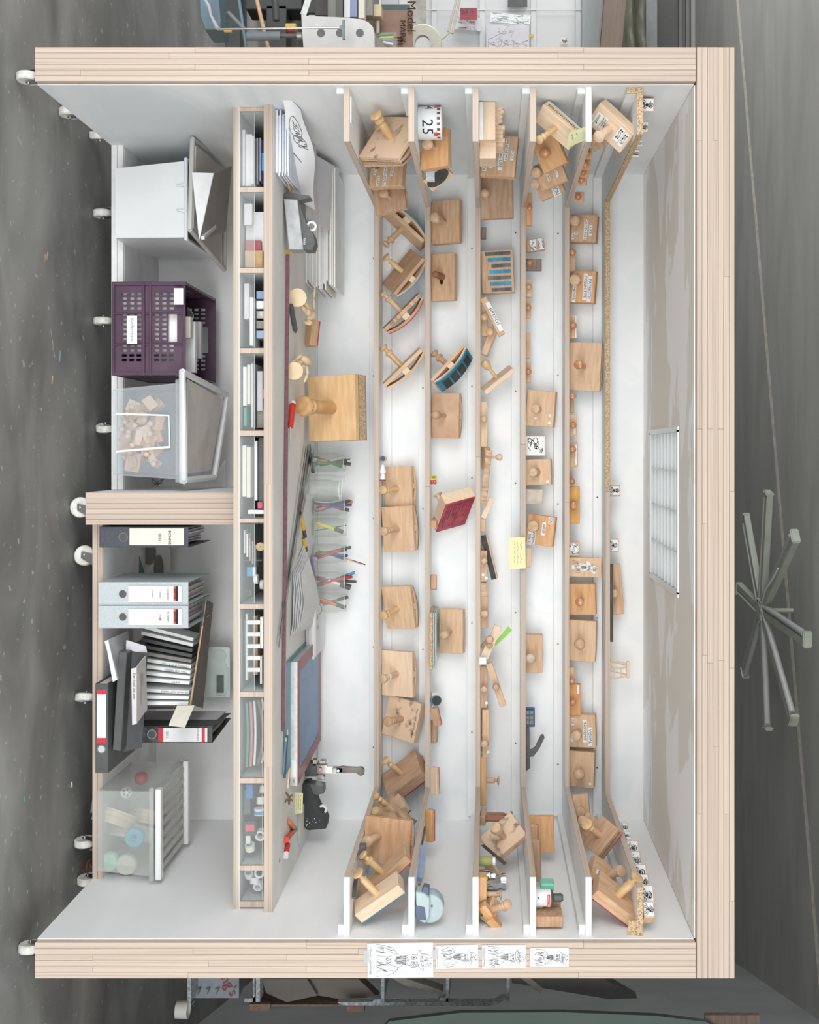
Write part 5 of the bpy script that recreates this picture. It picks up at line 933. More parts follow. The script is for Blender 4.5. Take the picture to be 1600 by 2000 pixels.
ALU = mt('brushed_aluminium', (206, 206, 204), (192, 192, 190), (60, 60, 60), .35, .5); TAPE = mt('dark_red_tape', (150, 72, 80), (132, 60, 70), (40, 40, 40), .4)
for a in ((0, 1, 0, .1), (0, 1, .9, 1), (0, .1, .1, .9), (.9, 1, .1, .9)): fr(*a, -.026, 0, 'frame_bar', ALU); fr(*[x if x in (0, 1) else x for x in a], .0002, .0012, 'tape_border', TAPE)
MESH = patches('blue_screen_mesh', (96, 138, 180), (86, 124, 164), (3, 3, 3), .4, .6, rough=.35, extra=(22, .62, .7, (92, 100, 108)), bump=0)
fr(.1, .9, .1, .9, -.002, -.0005, 'blue_mesh', MESH)
M_ = Matrix(((1, 0, 0, 0), (0, 0, -1, 0), (0, 1, 0, 0), (0, 0, 0, 1))); cc = A_.lerp(B1, .96); text('lettering', '54T', .009, INK, t, T4((cc.x, cc.y - .0006, zf - .013)) @ M_); cc = A_.lerp(B1, .86); box('printed_label', (-.03, -.008, 0), (.03, .008, .0004), PAPER, t, mw=T4((cc.x, cc.y - .0002, zf - .013)) @ M_)
one(box('cutting_mat', (P(0, 1300, .9).x, YR(.895), ZD + .0012), (P(0, 1500, .87).x, YR(.80), ZD + .004), C(70, 140, 158), None, .001), 'teal cutting mat lying under the screen frame', 'mat')
for i, (a, b, m_, lb) in enumerate((((562, 1425), (556, 1520), BLACK, 'black pencil lying before the screen frame'), ((559, 1440), (553, 1512), C(96, 130, 150), 'grey-blue pencil beside the black one'), ((565, 1500), (562, 1540), PALE, 'pale wooden stick end below the screen frame'))): pen(pd(*a, .009), pd(*b, .009), .0038, m_, lb, ('pencil', 'pencil', 'stick')[i], None, PALE)
# eyelet press / hand punch
t = thing('hand_punch', P(592, 1500, .8), 'metal hand punch standing up with long curved lever', 'punch'); rr = .8
ib('base_block', 589, 612, 1491, 1517, rr, .05, BLACK, t, .002); ib('steel_body', 612, 632, 1494, 1512, rr, .03, CHROME, t, .0015); ib('clamp_plate', 604, 612, 1484, 1496, rr, .03, STEEL, t, .001); ib('clamp_screw_plate', 612, 628, 1514, 1524, rr, .02, CHROME, t, .001); ib('upper_plate', 618, 629, 1486, 1492, rr, .03, STEEL, t, .001)
ib('linkage', 632, 652, 1497, 1511, rr - .004, .015, CHROME, t, .001); ib('linkage_plate', 642, 662, 1500, 1509, rr, .012, STEEL, t, .001)
ip('lever', [(650, 1499), (662, 1497), (690, 1500), (700, 1498), (705, 1504), (704, 1513), (697, 1516), (688, 1509), (662, 1510), (650, 1510)], rr, .014, DSTEEL, t, .001)
for x, y in ((618, 1503), (640, 1504), (654, 1505), (624, 1519)): lathe('bolt', [(0, 0), (.005, 0), (.005, .005), (0, .005)], CHROME, t, facing(x, y, rr + .002), 8)
seat(t, ZD)
# small things on the desk
t = thing('wing_nut', pd(562, 1558), 'bronze butterfly-shaped trinket below the screen frame', 'trinket'); BRZ = mt('bronze', (130, 106, 88), (104, 84, 70), metal=.4)
for a in ((-.012, .02), (.013, .018), (-.02, -.016), (.016, -.02), (.026, 0)): ell('wing', pd(563, 1558, .012), pd(563, 1558, .012) + Vector((a[0], 0, a[1] * .7)), .004, BRZ, t)
seat(t, ZD)
for i, (a, b, m_, cp_, lb) in enumerate((((564, 1602), (576, 1620), C(226, 140, 90), C(80, 150, 90), 'short orange stick with green end, uppermost of three'), ((575, 1622), (559, 1640), C(226, 104, 70), C(220, 70, 50), 'short orange-red stick, middle of three'), ((563, 1645), (558, 1674), C(210, 60, 60), WH, 'red glue stick with white end, lowest of three'))): pen(pd(*a, .008), pd(*b, .008), .0085, m_, lb, 'glue_stick', cp_, m_)
# pale trace lines on desk: small coin
one(lathe('coin', [(0, 0), (.008, 0), (.008, .0012), (0, .0012)], STEEL, None, T4(pd(546, 1680) + Vector((0, 0, .0006))), 14), 'small metal disc lying near the desk front edge', 'disc')
# ---------------------------------------------------------------- under the desk
def tbin(name, x0, x1, ya0, ya1, yb0, yb1, r, depth, m, label, cat, th=.003, rim=None, rimm=None, inset=0.0):
    """tapered open bin; pixel outline of its front, real depth"""
    t = thing(name, P(x0, (ya0 + ya1) / 2, r) + Vector((0, depth / 2, 0)), label, cat)
    a0, a1, b0, b1 = P(x0, ya0, r), P(x0, ya1, r), P(x1, yb0, r), P(x1, yb1, r); y0 = a0.y; y1 = y0 + depth; e = (b1.x - b0.x - a1.x + a0.x) / 2
    A = [Vector((a0.x, y0 + e, a0.z)), Vector((a1.x, y0 + e, a0.z)), Vector((a1.x, y1 - e, a0.z)), Vector((a0.x, y1 - e, a0.z))]
    B = [Vector((b0.x, y0, b0.z)), Vector((b1.x, y0, b0.z)), Vector((b1.x, y1, b0.z)), Vector((b0.x, y1, b0.z))]
    quad('bottom', A, th, m, t)
    for i in range(4): j = (i + 1) % 4; quad('side_wall', [A[i], A[j], B[j], B[i]], th, m, t)
    rm = rimm or m; w_ = rim or .01; z = b0.z
    box('rim', (b0.x - w_, y0 - w_, z - w_), (b1.x + w_, y0 + .002, z + .003), rm, t, .003); box('rim', (b0.x - w_, y1 - .002, z - w_), (b1.x + w_, y1 + w_, z + .003), rm, t, .003)
    box('rim', (b0.x - w_, y0, z - w_), (b0.x + .002, y1, z + .003), rm, t, .003); box('rim', (b1.x - .002, y0, z - w_), (b1.x + w_, y1, z + .003), rm, t, .003)
    return t
t = tbin('storage_bin', 225, 366, 327, 465, 314, 465, .85, .40, WPLAS, 'large white plastic bin nearest the photo top under the desk', 'bin')
for yy_ in (363, 410): ip('grip_rib', [(343, yy_), (360, yy_ - 4 if yy_ < 400 else yy_ + 4), (364, yy_)], .853, .012, WPLAS, t, 0)
t = thing('tilted_bin', P(400, 400, .82), 'beige-grey bin stuck askew inside the white one', 'bin')
q_ = [P(376, 272, .86), P(371, 448, .86), P(438, 527, .78), P(440, 320, .765)]
quad('inner_wall', [P(381, 285, .857), P(376, 445, .857), P(430, 515, .79), P(436, 330, .775)], .004, mt('beige_grey_plastic', (218, 216, 209), (210, 208, 201)), t)
for a, b in zip(q_, q_[1:] + q_[:1]): tube('rim', [a, b], .009, GPLAS, t, 8)
t = thing('folded_carton', P(410, 400, .83), 'white folded carton tucked into the askew bin', 'carton')
quad('white_flap', [P(375, 337, .868), P(417, 338, .862), P(389, 468, .868)], .002, WPAINT, t); quad('grey_flap', [P(417, 338, .862), P(452, 324, .81), P(440, 452, .80), P(389, 468, .868)], .002, mt('grey_flap', (176, 174, 172), (168, 166, 164)), t); bar('edge_strip', P(393, 468, .866), P(438, 446, .83), .012, .012, WPLAS, t)
# crate
def perfor(name, w_, h_, holes, th, m, parent, M):
    """plate w x h with rectangular openings (x0, x1, y0, y1)"""
    xs = sorted({0, w_, *[round(v, 5) for h in holes for v in h[:2]]}); ys = sorted({0, h_, *[round(v, 5) for h in holes for v in h[2:]]}); bm = bmesh.new(); nx, ny = len(xs) - 1, len(ys) - 1
    sol = [[not any(h[0] < (xs[i] + xs[i + 1]) / 2 < h[1] and h[2] < (ys[j] + ys[j + 1]) / 2 < h[3] for h in holes) for j in range(ny)] for i in range(nx)]
    F = lambda *v: bm.faces.new([bm.verts.new(q) for q in v])
    for i in range(nx):
        for j in range(ny):
            if not sol[i][j]: continue
            a, b, c, d = xs[i], xs[i + 1], ys[j], ys[j + 1]; F((a, c, 0), (b, c, 0), (b, d, 0), (a, d, 0)); F((a, d, -th), (b, d, -th), (b, c, -th), (a, c, -th))
            if i == 0 or not sol[i - 1][j]: F((a, c, 0), (a, d, 0), (a, d, -th), (a, c, -th))
            if i == nx - 1 or not sol[i + 1][j]: F((b, d, 0), (b, c, 0), (b, c, -th), (b, d, -th))
            if j == 0 or not sol[i][j - 1]: F((b, c, 0), (a, c, 0), (a, c, -th), (b, c, -th))
            if j == ny - 1 or not sol[i][j + 1]: F((a, d, 0), (b, d, 0), (b, d, -th), (a, d, -th))
    return bm2(name, bm, m, parent, False, M)
rcr = .857; a = P(218, 552, rcr); b = P(362, 733, rcr); W_, H_, Dp = b.x - a.x, b.z - a.z, .43
t = thing('folding_crate', (a.x + W_ / 2, a.y + Dp / 2, a.z), 'aubergine plastic folding crate with slotted sides and octagonal handles', 'crate')
def crholes(W_, H_):
    H = []; fx = lambda y: (y - 552) / 181 * W_; fz = lambda x: (x - 218) / 144 * H_
    cols = [574, 583, 592.5, 602, 614.5, 624, 633.5, 643, 652.5, 662, 675, 684.5, 694, 703]
    for y in cols:
        for x in (238, 252.5, 266.5, 301, 315.5, 330):
            if x == 330 and 606 < y < 672: continue
            H.append((fx(y - 2.3), fx(y + 2.6), fz(x), fz(x + 9.5)))
    H.append((fx(612), fx(668), fz(328), fz(346))); return H
YM = lambda x, y, z: Matrix(((1, 0, 0, x), (0, 0, -1, y), (0, 1, 0, z), (0, 0, 0, 1)))
perfor('front_wall', W_, H_, crholes(W_, H_), .003, PURP, t, YM(a.x, a.y, a.z)); perfor('back_wall', W_, H_, crholes(W_, H_), .003, PURP, t, YM(a.x, a.y + Dp, a.z))
for x in (a.x, b.x - .003): perfor('side_wall', Dp, H_, [(i * .03 + .03, i * .03 + .04, j, j + .018) for i in range(12) for j in (.04, .066, .15, .176, .2)], .003, PURP, t, Matrix(((0, 0, 1, x), (1, 0, 0, a.y), (0, 1, 0, a.z), (0, 0, 0, 1))))
box('bottom', (a.x, a.y, a.z), (b.x, a.y + Dp, a.z + .004), PURP, t)
for x in (219, 278, 291, 357): ib('rail', x, x + 4.5, 551, 734, rcr + .002, .008, PURP, t)
for y in (551, 611, 671, 727): ib('post', 218, 362, y, y + (6 if y in (551, 727) else 2.5), rcr + .0015, .006, PURP, t)
for y in (551, 729): ib('corner_cap', 343, 364, y - 1, y + 6, rcr + .003, .012, PURP, t)
for s in (a.x, b.x - .006): box('top_rail', (s, a.y, b.z - .012), (s + .006, a.y + Dp, b.z), PURP, t)
M = facing(258, 644, rcr + .004); kk = 1 / (S * rcr); box('paper_label', (-27 * kk, -10 * kk, 0), (27 * kk, 10 * kk, .0006), PAPER, t, mw=M); text('handwriting', 'Kofferteam', .018, mt('blue_grey_ink', (130, 150, 160), None), t, M @ T4((0, 0, .001)))
M = facing(349, 579, rcr + .005); box('paper_label', (-16 * kk, -9 * kk, 0), (16 * kk, 9 * kk, .0006), PAPER, t, mw=M)
for i, (x, y0, y1, h_, m_) in enumerate(((372, 618, 660, 12, CREAM), (381, 628, 728, 8, WPLAS), (374, 680, 715, 8, PAPER), (392, 628, 700, 5, PAPERG))):
    c = P(x, y0, .84 - .012 * i); d = P(x, y1, .84 - .012 * i); one(box('boxed_book', (c.x, c.y, c.z - .17), (d.x, c.y + .03, c.z), m_, None, .001), ('cream', 'long white', 'short white', 'thin grey')[i] + ' flat box standing inside the aubergine crate', 'box')
one(ib('paper_pack', 224, 350, 566, 690, .851, .02, WPAINT, None), 'white paper pack standing upright behind the slotted crate front', 'paper')
one(sheet('plastic_bag', lambda u, v: P(366 + 8 * math.sin(5 * u), 600 + 70 * u, .835) + Vector((0, .06 * v, -.02 * v + .01 * math.sin(7 * u + 3 * v))), 10, 5, .001, FILM), 'crumpled clear bag inside the aubergine crate', 'bag')
# milky bin with stamps
rb = .862; t = tbin('clear_bin', 217, 350, 760, 928, 748, 936, rb, .33, MILK, 'milky see-through bin full of wooden stamps under the desk', 'bin', rim=.012)
ip('label_recess', [(226, 806), (331, 810), (333, 875), (226, 884), (226, 880), (329, 871), (328, 813), (226, 810)], rb + .002, .003, clear('milky_edge', (240, 244, 246), .8, .3), t)
a = P(222, 765, rb); bq = P(345, 925, rb); q = random.Random(3); cols = [BEECH, ORANGE, TAN, BROWN, PALE]
for i in range(34):
    L, W, H = q.uniform(.03, .075), q.uniform(.025, .05), q.uniform(.015, .025); c = Vector((q.uniform(a.x + .04, bq.x - .04), a.y + q.uniform(.05, .12), a.z + .012 + .15 * (i / 34) * q.uniform(.7, 1.1)))
    M = T4(c) @ Matrix.Rotation(q.uniform(-.9, .9), 4, 'Y') @ Matrix.Rotation(q.uniform(-.5, .5), 4, 'X'); tt = empty('stamp_block', c, 'small %s stamp block with %s jumbled %s the milky bin' % (('beech', 'orange', 'tan', 'brown', 'pale')[i % 5], ('red rubber', 'blue rubber', 'bare underside')[i % 3], ('at the bottom of', 'low in', 'halfway up', 'high in', 'at the top of')[i * 5 // 34]), 'stamp', 'stamps jumbled in the milky bin', M.to_3x3())
    box('board', (-L / 2, -H / 2, -W / 2), (L / 2, H / 2, W / 2), cols[i % 5], tt, .001, mw=M)
    if i % 3 != 2: box('rubber_sheet', (-L / 2, H / 2, -W / 2), (L / 2, H / 2 + .003, W / 2), RUB[('red', 'blue', 'red')[i % 3]], tt, mw=M)
    if i % 2: lathe('handle', [(x * .011, z * .045) for x, z in HP['ball']], HANDP, tt, M @ Matrix.Rotation(math.pi / 2, 4, 'X') @ T4((0, 0, H / 2)), 10)
t = thing('tilted_lid_bin', P(400, 840, .82), 'empty white bin nested on top of the milky bin, tilted', 'bin')
q4 = [P(356, 726, .868), P(360, 938, .862), P(418, 932, .80), P(443, 772, .78)]
quad('inner_floor', [P(366, 740, .858), P(368, 925, .855), P(412, 918, .81), P(434, 780, .795)], .003, mt('grey_floor_plastic', (216, 213, 207), (208, 205, 200)), t)
for a, b in zip(q4, q4[1:] + q4[:1]): tube('rim', [a, b], .012, WPLAS, t, 8)
quad('outer_side', [P(352, 722, .872), P(352, 944, .866), P(362, 946, .862), P(362, 728, .868)], .006, WPLAS, t)
one(quad('clear_tray', [P(356, 942, .86), P(362, 955, .85), P(440, 950, .79), P(440, 900, .79), P(420, 934, .80)], .004, MILK2), 'translucent tray edge behind the tilted white bin', 'tray')
one(tube('wire_whisk', [P(308 + 12 * math.sin(j * .9), 940 + 7 * math.cos(j * 1.7), .80) for j in range(14)], .0012, DSTEEL, None, 5), 'tangled wire beside the centre support', 'wire')
# binders
def biemalab(t, y0, lines, r):
    k = 1 / (S * r); ib('spine_label', 251, 356, y0 + 6, y0 + 38, r + .0012, .001, WPAINT, t, 0); ib('red_block', 339, 347, y0 + 7, y0 + 36, r + .0016, .0006, C(214, 96, 88), t, 0); ib('black_block', 344, 347.5, y0 + 7, y0 + 36, r + .0019, .0006, INK, t, 0)
    text('lettering', 'BIEMA', 7.5 * k, INK, t, facing(342, y0 + 22, r + .0024))
    for j, s in enumerate(lines): text('handwriting', s, 5 * k, INKG, t, facing(328 - 15 * j, y0 + 22, r + .0016))
    for j in range(4): ib('ruled_line', 273 + 16 * j, 273.6 + 16 * j, y0 + 7, y0 + 37, r + .0015, .0004, PAPERG, t, 0)
rbn = .884; kk = 1 / (S * rbn)
t = binder(194, 368, 1029, 1068, rbn, mt('charcoal_board', (84, 88, 94), (72, 76, 82), (200, 200, 200), .6), 'charcoal ring binder lettered BONNE beside the centre support', hole=(241, 1049))
ib('spine_label', 253, 359, 1032, 1065, rbn + .0012, .001, CREAM, t, 0); text('handwriting', 'BONNE', 8 * kk, INK, t, facing(331, 1050, rbn + .0018)); text('handwriting', '2022', 8 * kk, INK, t, facing(312, 1049, rbn + .0018))
t = binder(192, 368, 1137, 1180, rbn - .002, GREYP, 'upper pale grey binder with three handwritten lines', hole=(240, 1160), ring=GREYP); biemalab(t, 1138, ['Consignaties', 'T-shirts', 'Posters'], rbn - .002)
t = binder(192, 368, 1183, 1226, rbn - .002, GREYP, 'lower pale grey binder with one red dot on its label', hole=(240, 1205), ring=GREYP); biemalab(t, 1183, ['BONNEN', '2021'], rbn - .002); lathe('red_dot', [(0, 0), (2.2 * kk, 0), (2.2 * kk, .0006), (0, .0006)], C(220, 90, 80), t, facing(313, 1210, rbn), 12)
t = binder(240, 415, 1420, 1450, .832, BLKCLOTH, 'upright black marbled binder labelled 2016', hole=(297, 1434), flare=-.02); k3 = 1 / (S * .832)
ib('spine_label', 309, 405, 1422, 1449, .8335, .001, PAPER, t, 0); ib('red_band', 309, 319, 1422, 1449, .834, .0006, C(214, 60, 70), t, 0); ib('red_band', 394, 400, 1422, 1449, .834, .0006, C(214, 60, 70), t, 0); text('handwriting', '2016', 7 * k3, INKG, t, facing(326, 1435, .8336)); text('handwriting', 'BONNEN', 6 * k3, INKG, t, facing(386, 1435, .8336))
# binder lying flat, spine forward
rL = .893; t = thing('lever_arch_binder', P(190, 1422, rL), 'black binder lying on its side with red and white label', 'binder'); a = P(186, 1335, rL); b = P(211, 1510, rL)
a.z = max(a.z, ZBR + .001); b.z = a.z + 25 / (S * rL)
box('spine', (a.x, a.y, a.z), (b.x, a.y + .003, b.z), BLACK, t, .001); box('cover', (a.x, a.y + .003, a.z), (b.x, a.y + .28, a.z + .003), BLACK, t); box('cover', (a.x, a.y + .003, b.z - .003), (b.x, a.y + .28, b.z), BLACK, t)
for i in range(5): box('paper_bundle', (a.x + .006, a.y + .02, a.z + .004 + i * .006), (b.x - .01, a.y + .26, a.z + .009 + i * .006), (PAPER, CREAM)[i % 2], t)
zc_ = (a.z + b.z) / 2; box('spine_label', (P(0, 1347, rL).x, a.y - .001, zc_ - .015), (P(0, 1452, rL).x, a.y, zc_ + .015), PAPER, t)
for y0_, y1_ in ((1347, 1356), (1441, 1452)): box('red_band', (P(0, y0_, rL).x, a.y - .0018, zc_ - .015), (P(0, y1_, rL).x, a.y - .001, zc_ + .015), C(214, 60, 70), t)
lathe('hole_ring', [(.012, 0), (.0155, 0), (.0155, .002), (.012, .002), (.012, 0)], CHROME, t, T4((P(0, 1463, rL).x, a.y - .0002, zc_)) @ Matrix.Rotation(math.pi / 2, 4, 'X'), 20); lathe('finger_hole', [(0, 0), (.012, 0), (.012, .0006), (0, .0006)], GPLAS, t, T4((P(0, 1463, rL).x, a.y - .0002, zc_)) @ Matrix.Rotation(math.pi / 2, 4, 'X'), 16)
t = thing('portfolio', P(232, 1370, .885), 'black ring portfolio leaning on the binder that lies flat', 'folder'); ip('spine', [(232, 1272), (248, 1275), (236, 1468), (220, 1465)], .885, .25, BLACK, t, .002); ip('cover', [(250, 1273), (288, 1275), (280, 1420), (276, 1460), (240, 1470)], .872, .004, mt('dark_grey_board', (84, 84, 86), (74, 74, 76)), t, .0008)
quad('tissue_sheet', [P(247, 1250, .874), P(285, 1262, .868), P(288, 1276, .868), P(246, 1270, .874)], .001, PAPERG, t)
t = thing('white_book', P(215, 1285, .89), 'white hardback leaning behind the black portfolio', 'book'); ip('spine', [(206, 1252), (211, 1250), (229, 1328), (220, 1332)], .89, .006, PAPER, t, .0006); quad('cover', [P(206, 1252, .89), P(250, 1232, .84), P(262, 1300, .84), P(229, 1328, .89)], .004, PAPERG, t)
t = thing('grey_book', P(265, 1350, .895), 'light grey book with printed cover leaning over the portfolio', 'book'); ip('spine', [(256, 1306), (267, 1304), (267, 1414), (258, 1416)], .896, .006, PAPERG, t, .0006); quad('cover', [P(267, 1304, .896), P(285, 1281, .875), P(288, 1385, .875), P(267, 1414, .896)], .004, mt('book_cover_grey', (206, 204, 200), (194, 192, 188)), t); text('spine_lettering', 'Der Kopf, die sein', .012, INKG, t, facing(262, 1340, .8965))
Mg = qM([P(267, 1304, .896), P(267, 1414, .896), P(288, 1385, .875), P(285, 1281, .875)]); strokes('printed_lines', [[(-.06 + .004 * (j % 3), .012 - .004 * j), (.055, .012 - .004 * j)] for j in range(7)], .0009, INKG, t, Mg, .0012)
# slipcase with brochures
t = thing('magazine_box', P(300, 1300, .83), 'grey card box holding a row of white and black brochures', 'box')
quad('box_wall', [P(402, 1172, .84), P(415, 1178, .80), P(395, 1383, .80), P(373, 1376, .84)], .003, GCARD, t); quad('box_back', [P(280, 1210, .80), P(280, 1375, .80), P(375, 1375, .80), P(395, 1180, .80)], .003, mt('dark_card', (120, 116, 112), (108, 104, 100)), t)
quad('box_side', [P(250, 1376, .84), P(372, 1378, .84), P(372, 1384, .80), P(260, 1384, .80)], .003, GCARD, t); quad('tan_edge', [P(394, 1222, .842), P(397, 1222, .842), P(373, 1377, .842), P(370, 1377, .842)], .002, CARD, t)
BR = [('white', 'I WILL TELL YOU'), ('white', ''), ('black', ''), ('black', ''), ('grey', ''), ('white', 'In Memory of W. B. Yeats'), ('white', 'Twee oude raadselen'), ('white', ''), ('white', 'and IVY'), ('white', 'THE ROAD NOT TAKEN'), ('white', ''), ('white', '')]
for i, (c, s) in enumerate(BR):
    y1 = 1246 + 10.6 * i + (8 if i > 8 else 0); sl = 26 * (1 - i / 11); x1 = 378 - i * .9; x0 = 276; th_ = 6.6; m_ = {'white': WPAINT, 'black': BLACK, 'grey': GCARD}[c]
    o = thing('brochure', P(x0, y1, .838), ('first', 'second', 'third', 'fourth', 'fifth', 'sixth', 'seventh', 'eighth', 'ninth', 'tenth', 'eleventh', 'last')[i] + ' ' + c + ' brochure of the row in the grey card box', 'brochure', 'brochures in the grey card box')
    ip('spine', [(x0, y1 - sl), (x1, y1), (x1 - 1, y1 + th_), (x0, y1 - sl + th_)], .838 + .0005 * i, .1, m_, o, .0005)
    if s: text('spine_lettering', s, .0095, INK, o, facing(345 - 2, y1 + th_ / 2 - .18 * sl, .8395 + .0005 * i) @ Matrix.Rotation(math.pi / 2 + math.atan2(sl, x1 - x0) * -1, 4, 'Z') @ Matrix.Rotation(math.pi, 4, 'Z'), 'CENTER')
one(quad('card_slip', [P(346, 1378, .85), P(380, 1378, .85), P(361, 1421, .865), P(329, 1417, .865)], .001, CREAM), 'blank cream card slip leaning on the marbled binder', 'card')
# glass scale
t = thing('kitchen_scale', P(430, 1312, .775), 'flat glass kitchen scale standing against the back panel', 'scale'); SG = mt('pale_green_glass', (222, 232, 228), (214, 224, 220), rough=.15); SG2 = mt('pale_green_enamel', (206, 220, 214), (198, 212, 206), rough=.3)
ip('glass_plate', [(378, 1263), (446, 1264), (449, 1267), (449, 1362), (378, 1362)], .768, .006, SG, t, .001); lathe('round_pad', [(0, 0), (13 / (S * .768), 0), (13 / (S * .768), .002), (0, .002)], SG2, t, facing(429, 1282, .7684), 28); ip('display_housing', [(418, 1302), (424, 1288), (436, 1288), (446, 1306), (446, 1345), (440, 1358), (424, 1358), (418, 1345)], .7688, .003, SG2, t, .001); ib('display', 423, 437, 1319, 1353, .7695, .002, mt('lcd_display', (112, 122, 116), (100, 110, 104), rough=.2), t)
# toothed templates
GW = mt('dark_green_plastic', (78, 120, 106), (62, 100, 90), rough=.35)
t = thing('green_template', P(262, 1095, .79), 'dark green plastic plate leaning under the charcoal binder', 'plate'); ip('plate', [(253, 1068), (266, 1068), (282, 1120), (256, 1120)], .79, .006, GW, t, .001)
def gear(name, cx, cy, ra, rb_, r, label, mm):
    n = 26; o = [(cx + (1 if i % 2 else .93) * ra * math.cos(i * math.pi / n), cy + (1 if i % 2 else .93) * rb_ * math.sin(i * math.pi / n)) for i in range(2 * n)]; return one(ip(name, o, r, .004, mm, None, .0003), label, 'template')
gear('toothed_ring_template', 312, 1092, 22, 48, .772, 'large pale toothed oval template leaning at the back', mt('pale_template', (214, 214, 210), (206, 206, 202))); gear('toothed_cutout', 290, 1080, 13, 24, .776, 'dark toothed oval cut-out over the pale template', mt('dark_template', (112, 112, 109), (102, 102, 100))); gear('toothed_cutout', 309, 1110, 9, 26, .776, 'smaller dark toothed oval, lower cut-out of the pale template', mt('dark_template', (92, 92, 90), None))
# clear bin with tape rolls and grating lid
rt = .885; t = tbin('clear_bin', 190, 300, 1546, 1703, 1546, 1712, rt, .36, MILK2, 'translucent bin with tape rolls nearest the photo bottom under the desk', 'bin', rim=.014)
a = P(190, 1546, rt); b = P(302, 1712, rt); zt_ = b.z + .004
for i in range(8): x = a.x + .012 + (b.x - a.x - .03) * i / 7; box('lid_slat', (x, a.y + .02, zt_), (x + .018, a.y + .34, zt_ + .006), GPLAS, t, .001)
for y in (a.y - .01, a.y + .33): box('lid_end', (a.x - .01, y, zt_), (b.x + .01, y + .03, zt_ + .02), WPLAS, t, .003)
for i, (cx, cy, ra, ang_, m_, nm) in enumerate(((225, 1600, 44, .3, mt('tan_tape', (214, 196, 172), (190, 172, 150), (4, 4, 90), .3), 'wide tan tape roll'), (256, 1628, 50, .15, mt('silver_tape2', (196, 192, 184), (176, 172, 166), (4, 4, 90), .3), 'big silvery tape roll'), (208, 1575, 30, .0, mt('silver_tape2', (1, 1, 1)), 'upper silvery tape roll'), (286, 1600, 40, .1, mt('tan_tape', (1, 1, 1)), 'tan roll at the bin front corner'))):
    c = P(cx, cy, .85 - .01 * i); kk = 1 / (S * .87); tt = thing('tape_roll', c, nm + ' inside the translucent bin', 'tape roll', rot=None); Mr = T4(c) @ Matrix.Rotation(math.pi / 2 + ang_, 4, 'Y') @ Matrix.Rotation(.5, 4, 'X'); lathe('tape_body', [(ra * .7 * kk, -.024), (ra * kk, -.024), (ra * kk, .024), (ra * .7 * kk, .024), (ra * .7 * kk, -.024)], m_, tt, Mr, 28)
for i, (cx, cy, ra, m_, nm) in enumerate(((262, 1636, 19, C(70, 170, 200), 'turquoise dial timer'), (212, 1684, 18, C(176, 220, 200), 'mint green round lid'), (246, 1690, 20, C(214, 208, 200), 'beige round lid'), (247, 1548, 12, C(226, 228, 230), 'white and black ball'), (276, 1520, 14, C(206, 90, 96), 'red round object'))):
    rq = .868 if i < 3 else (.85, .82)[i - 3]; c = P(cx, cy, rq); kk = 1 / (S * .878); tt = thing('plastic_disc' if i != 3 else 'ball', c, nm + ' inside the translucent bin', 'lid' if i in (1, 2) else ('timer' if i == 0 else 'ball'))
    lathe('body', [(0, -.02), (ra * kk, -.02), (ra * kk, 0), (ra * .9 * kk, .004), (0, .004)] if i < 3 else [(ra * kk * math.sin(j * math.pi / 8), -ra * kk * math.cos(j * math.pi / 8)) for j in range(9)], m_, tt, facing(cx, cy, rq), 24)
    if i == 0: lathe('dial_knob', [(.011, 0), (.011, .012), (0, .012)], C(56, 150, 184), tt, facing(cx, cy, rq + .0005), 16); box('dial_grip', (-.003, -.012, .012), (.003, .012, .018), C(60, 156, 190), tt, .001, mw=facing(cx, cy, rq + .0005))
    if i == 3:
        for j in range(5): lathe('black_spot', [(0, 0), (.004, 0), (.004, .001), (0, .001)], BLACK, tt, facing(cx + 6 * math.cos(j * 1.26), cy + 6 * math.sin(j * 1.26), .8565), 8)
# ---------------------------------------------------------------- drawers and what lies in them
DR_ = []
YDr = YK + .006
for i in range(10):
    y0, y1 = BAY[i][1] + 1.2, BAY[i + 1][0] - 1.2; x0, x1 = (y0 - VY) / (S * r2), (y1 - VY) / (S * r2); z0 = zk1 + .0035; z1 = zl - .006; dp = .34; th = .002
    fz = z0 + (z1 - z0) * (.62 if i < 7 else .95)
    d = box('drawer', (x0, YDr, z0), (x1, YDr + th, fz), ACR, rack)
    box('drawer_side', (x0, YDr, z0), (x0 + th, YDr + dp, z1), ACR, d); box('drawer_side', (x1 - th, YDr, z0), (x1, YDr + dp, z1), ACR, d); box('drawer_bottom', (x0, YDr, z0), (x1, YDr + dp, z0 + th), ACR, d); box('drawer_back', (x0, YDr + dp - th, z0), (x1, YDr + dp, z1), ACR, d)
    box('drawer_rim', (x0, YDr - .0004, fz - .0012), (x1, YDr + th, fz), clear('rim_glass', (236, 240, 236), .65), d)
    DR_.append((x0 + .004, x1 - .004, z0 + th + .0005, z1, YDr + .008))
def slabs(i, specs):
    """specs: (fraction of the width from, to, height from, to in mm, front offset, depth, material, name, label, category)"""
    x0, x1, z0, z1, y = DR_[i]
    for f0, f1, h0, h1, dy, dp, m_, nm, lb, ct in specs:
        one(box(nm, (x0 + (x1 - x0) * f0, y + dy, z0 + h0 / 1000), (x0 + (x1 - x0) * f1, y + dy + dp, z0 + h1 / 1000), m_, None, .0008), lb, ct)
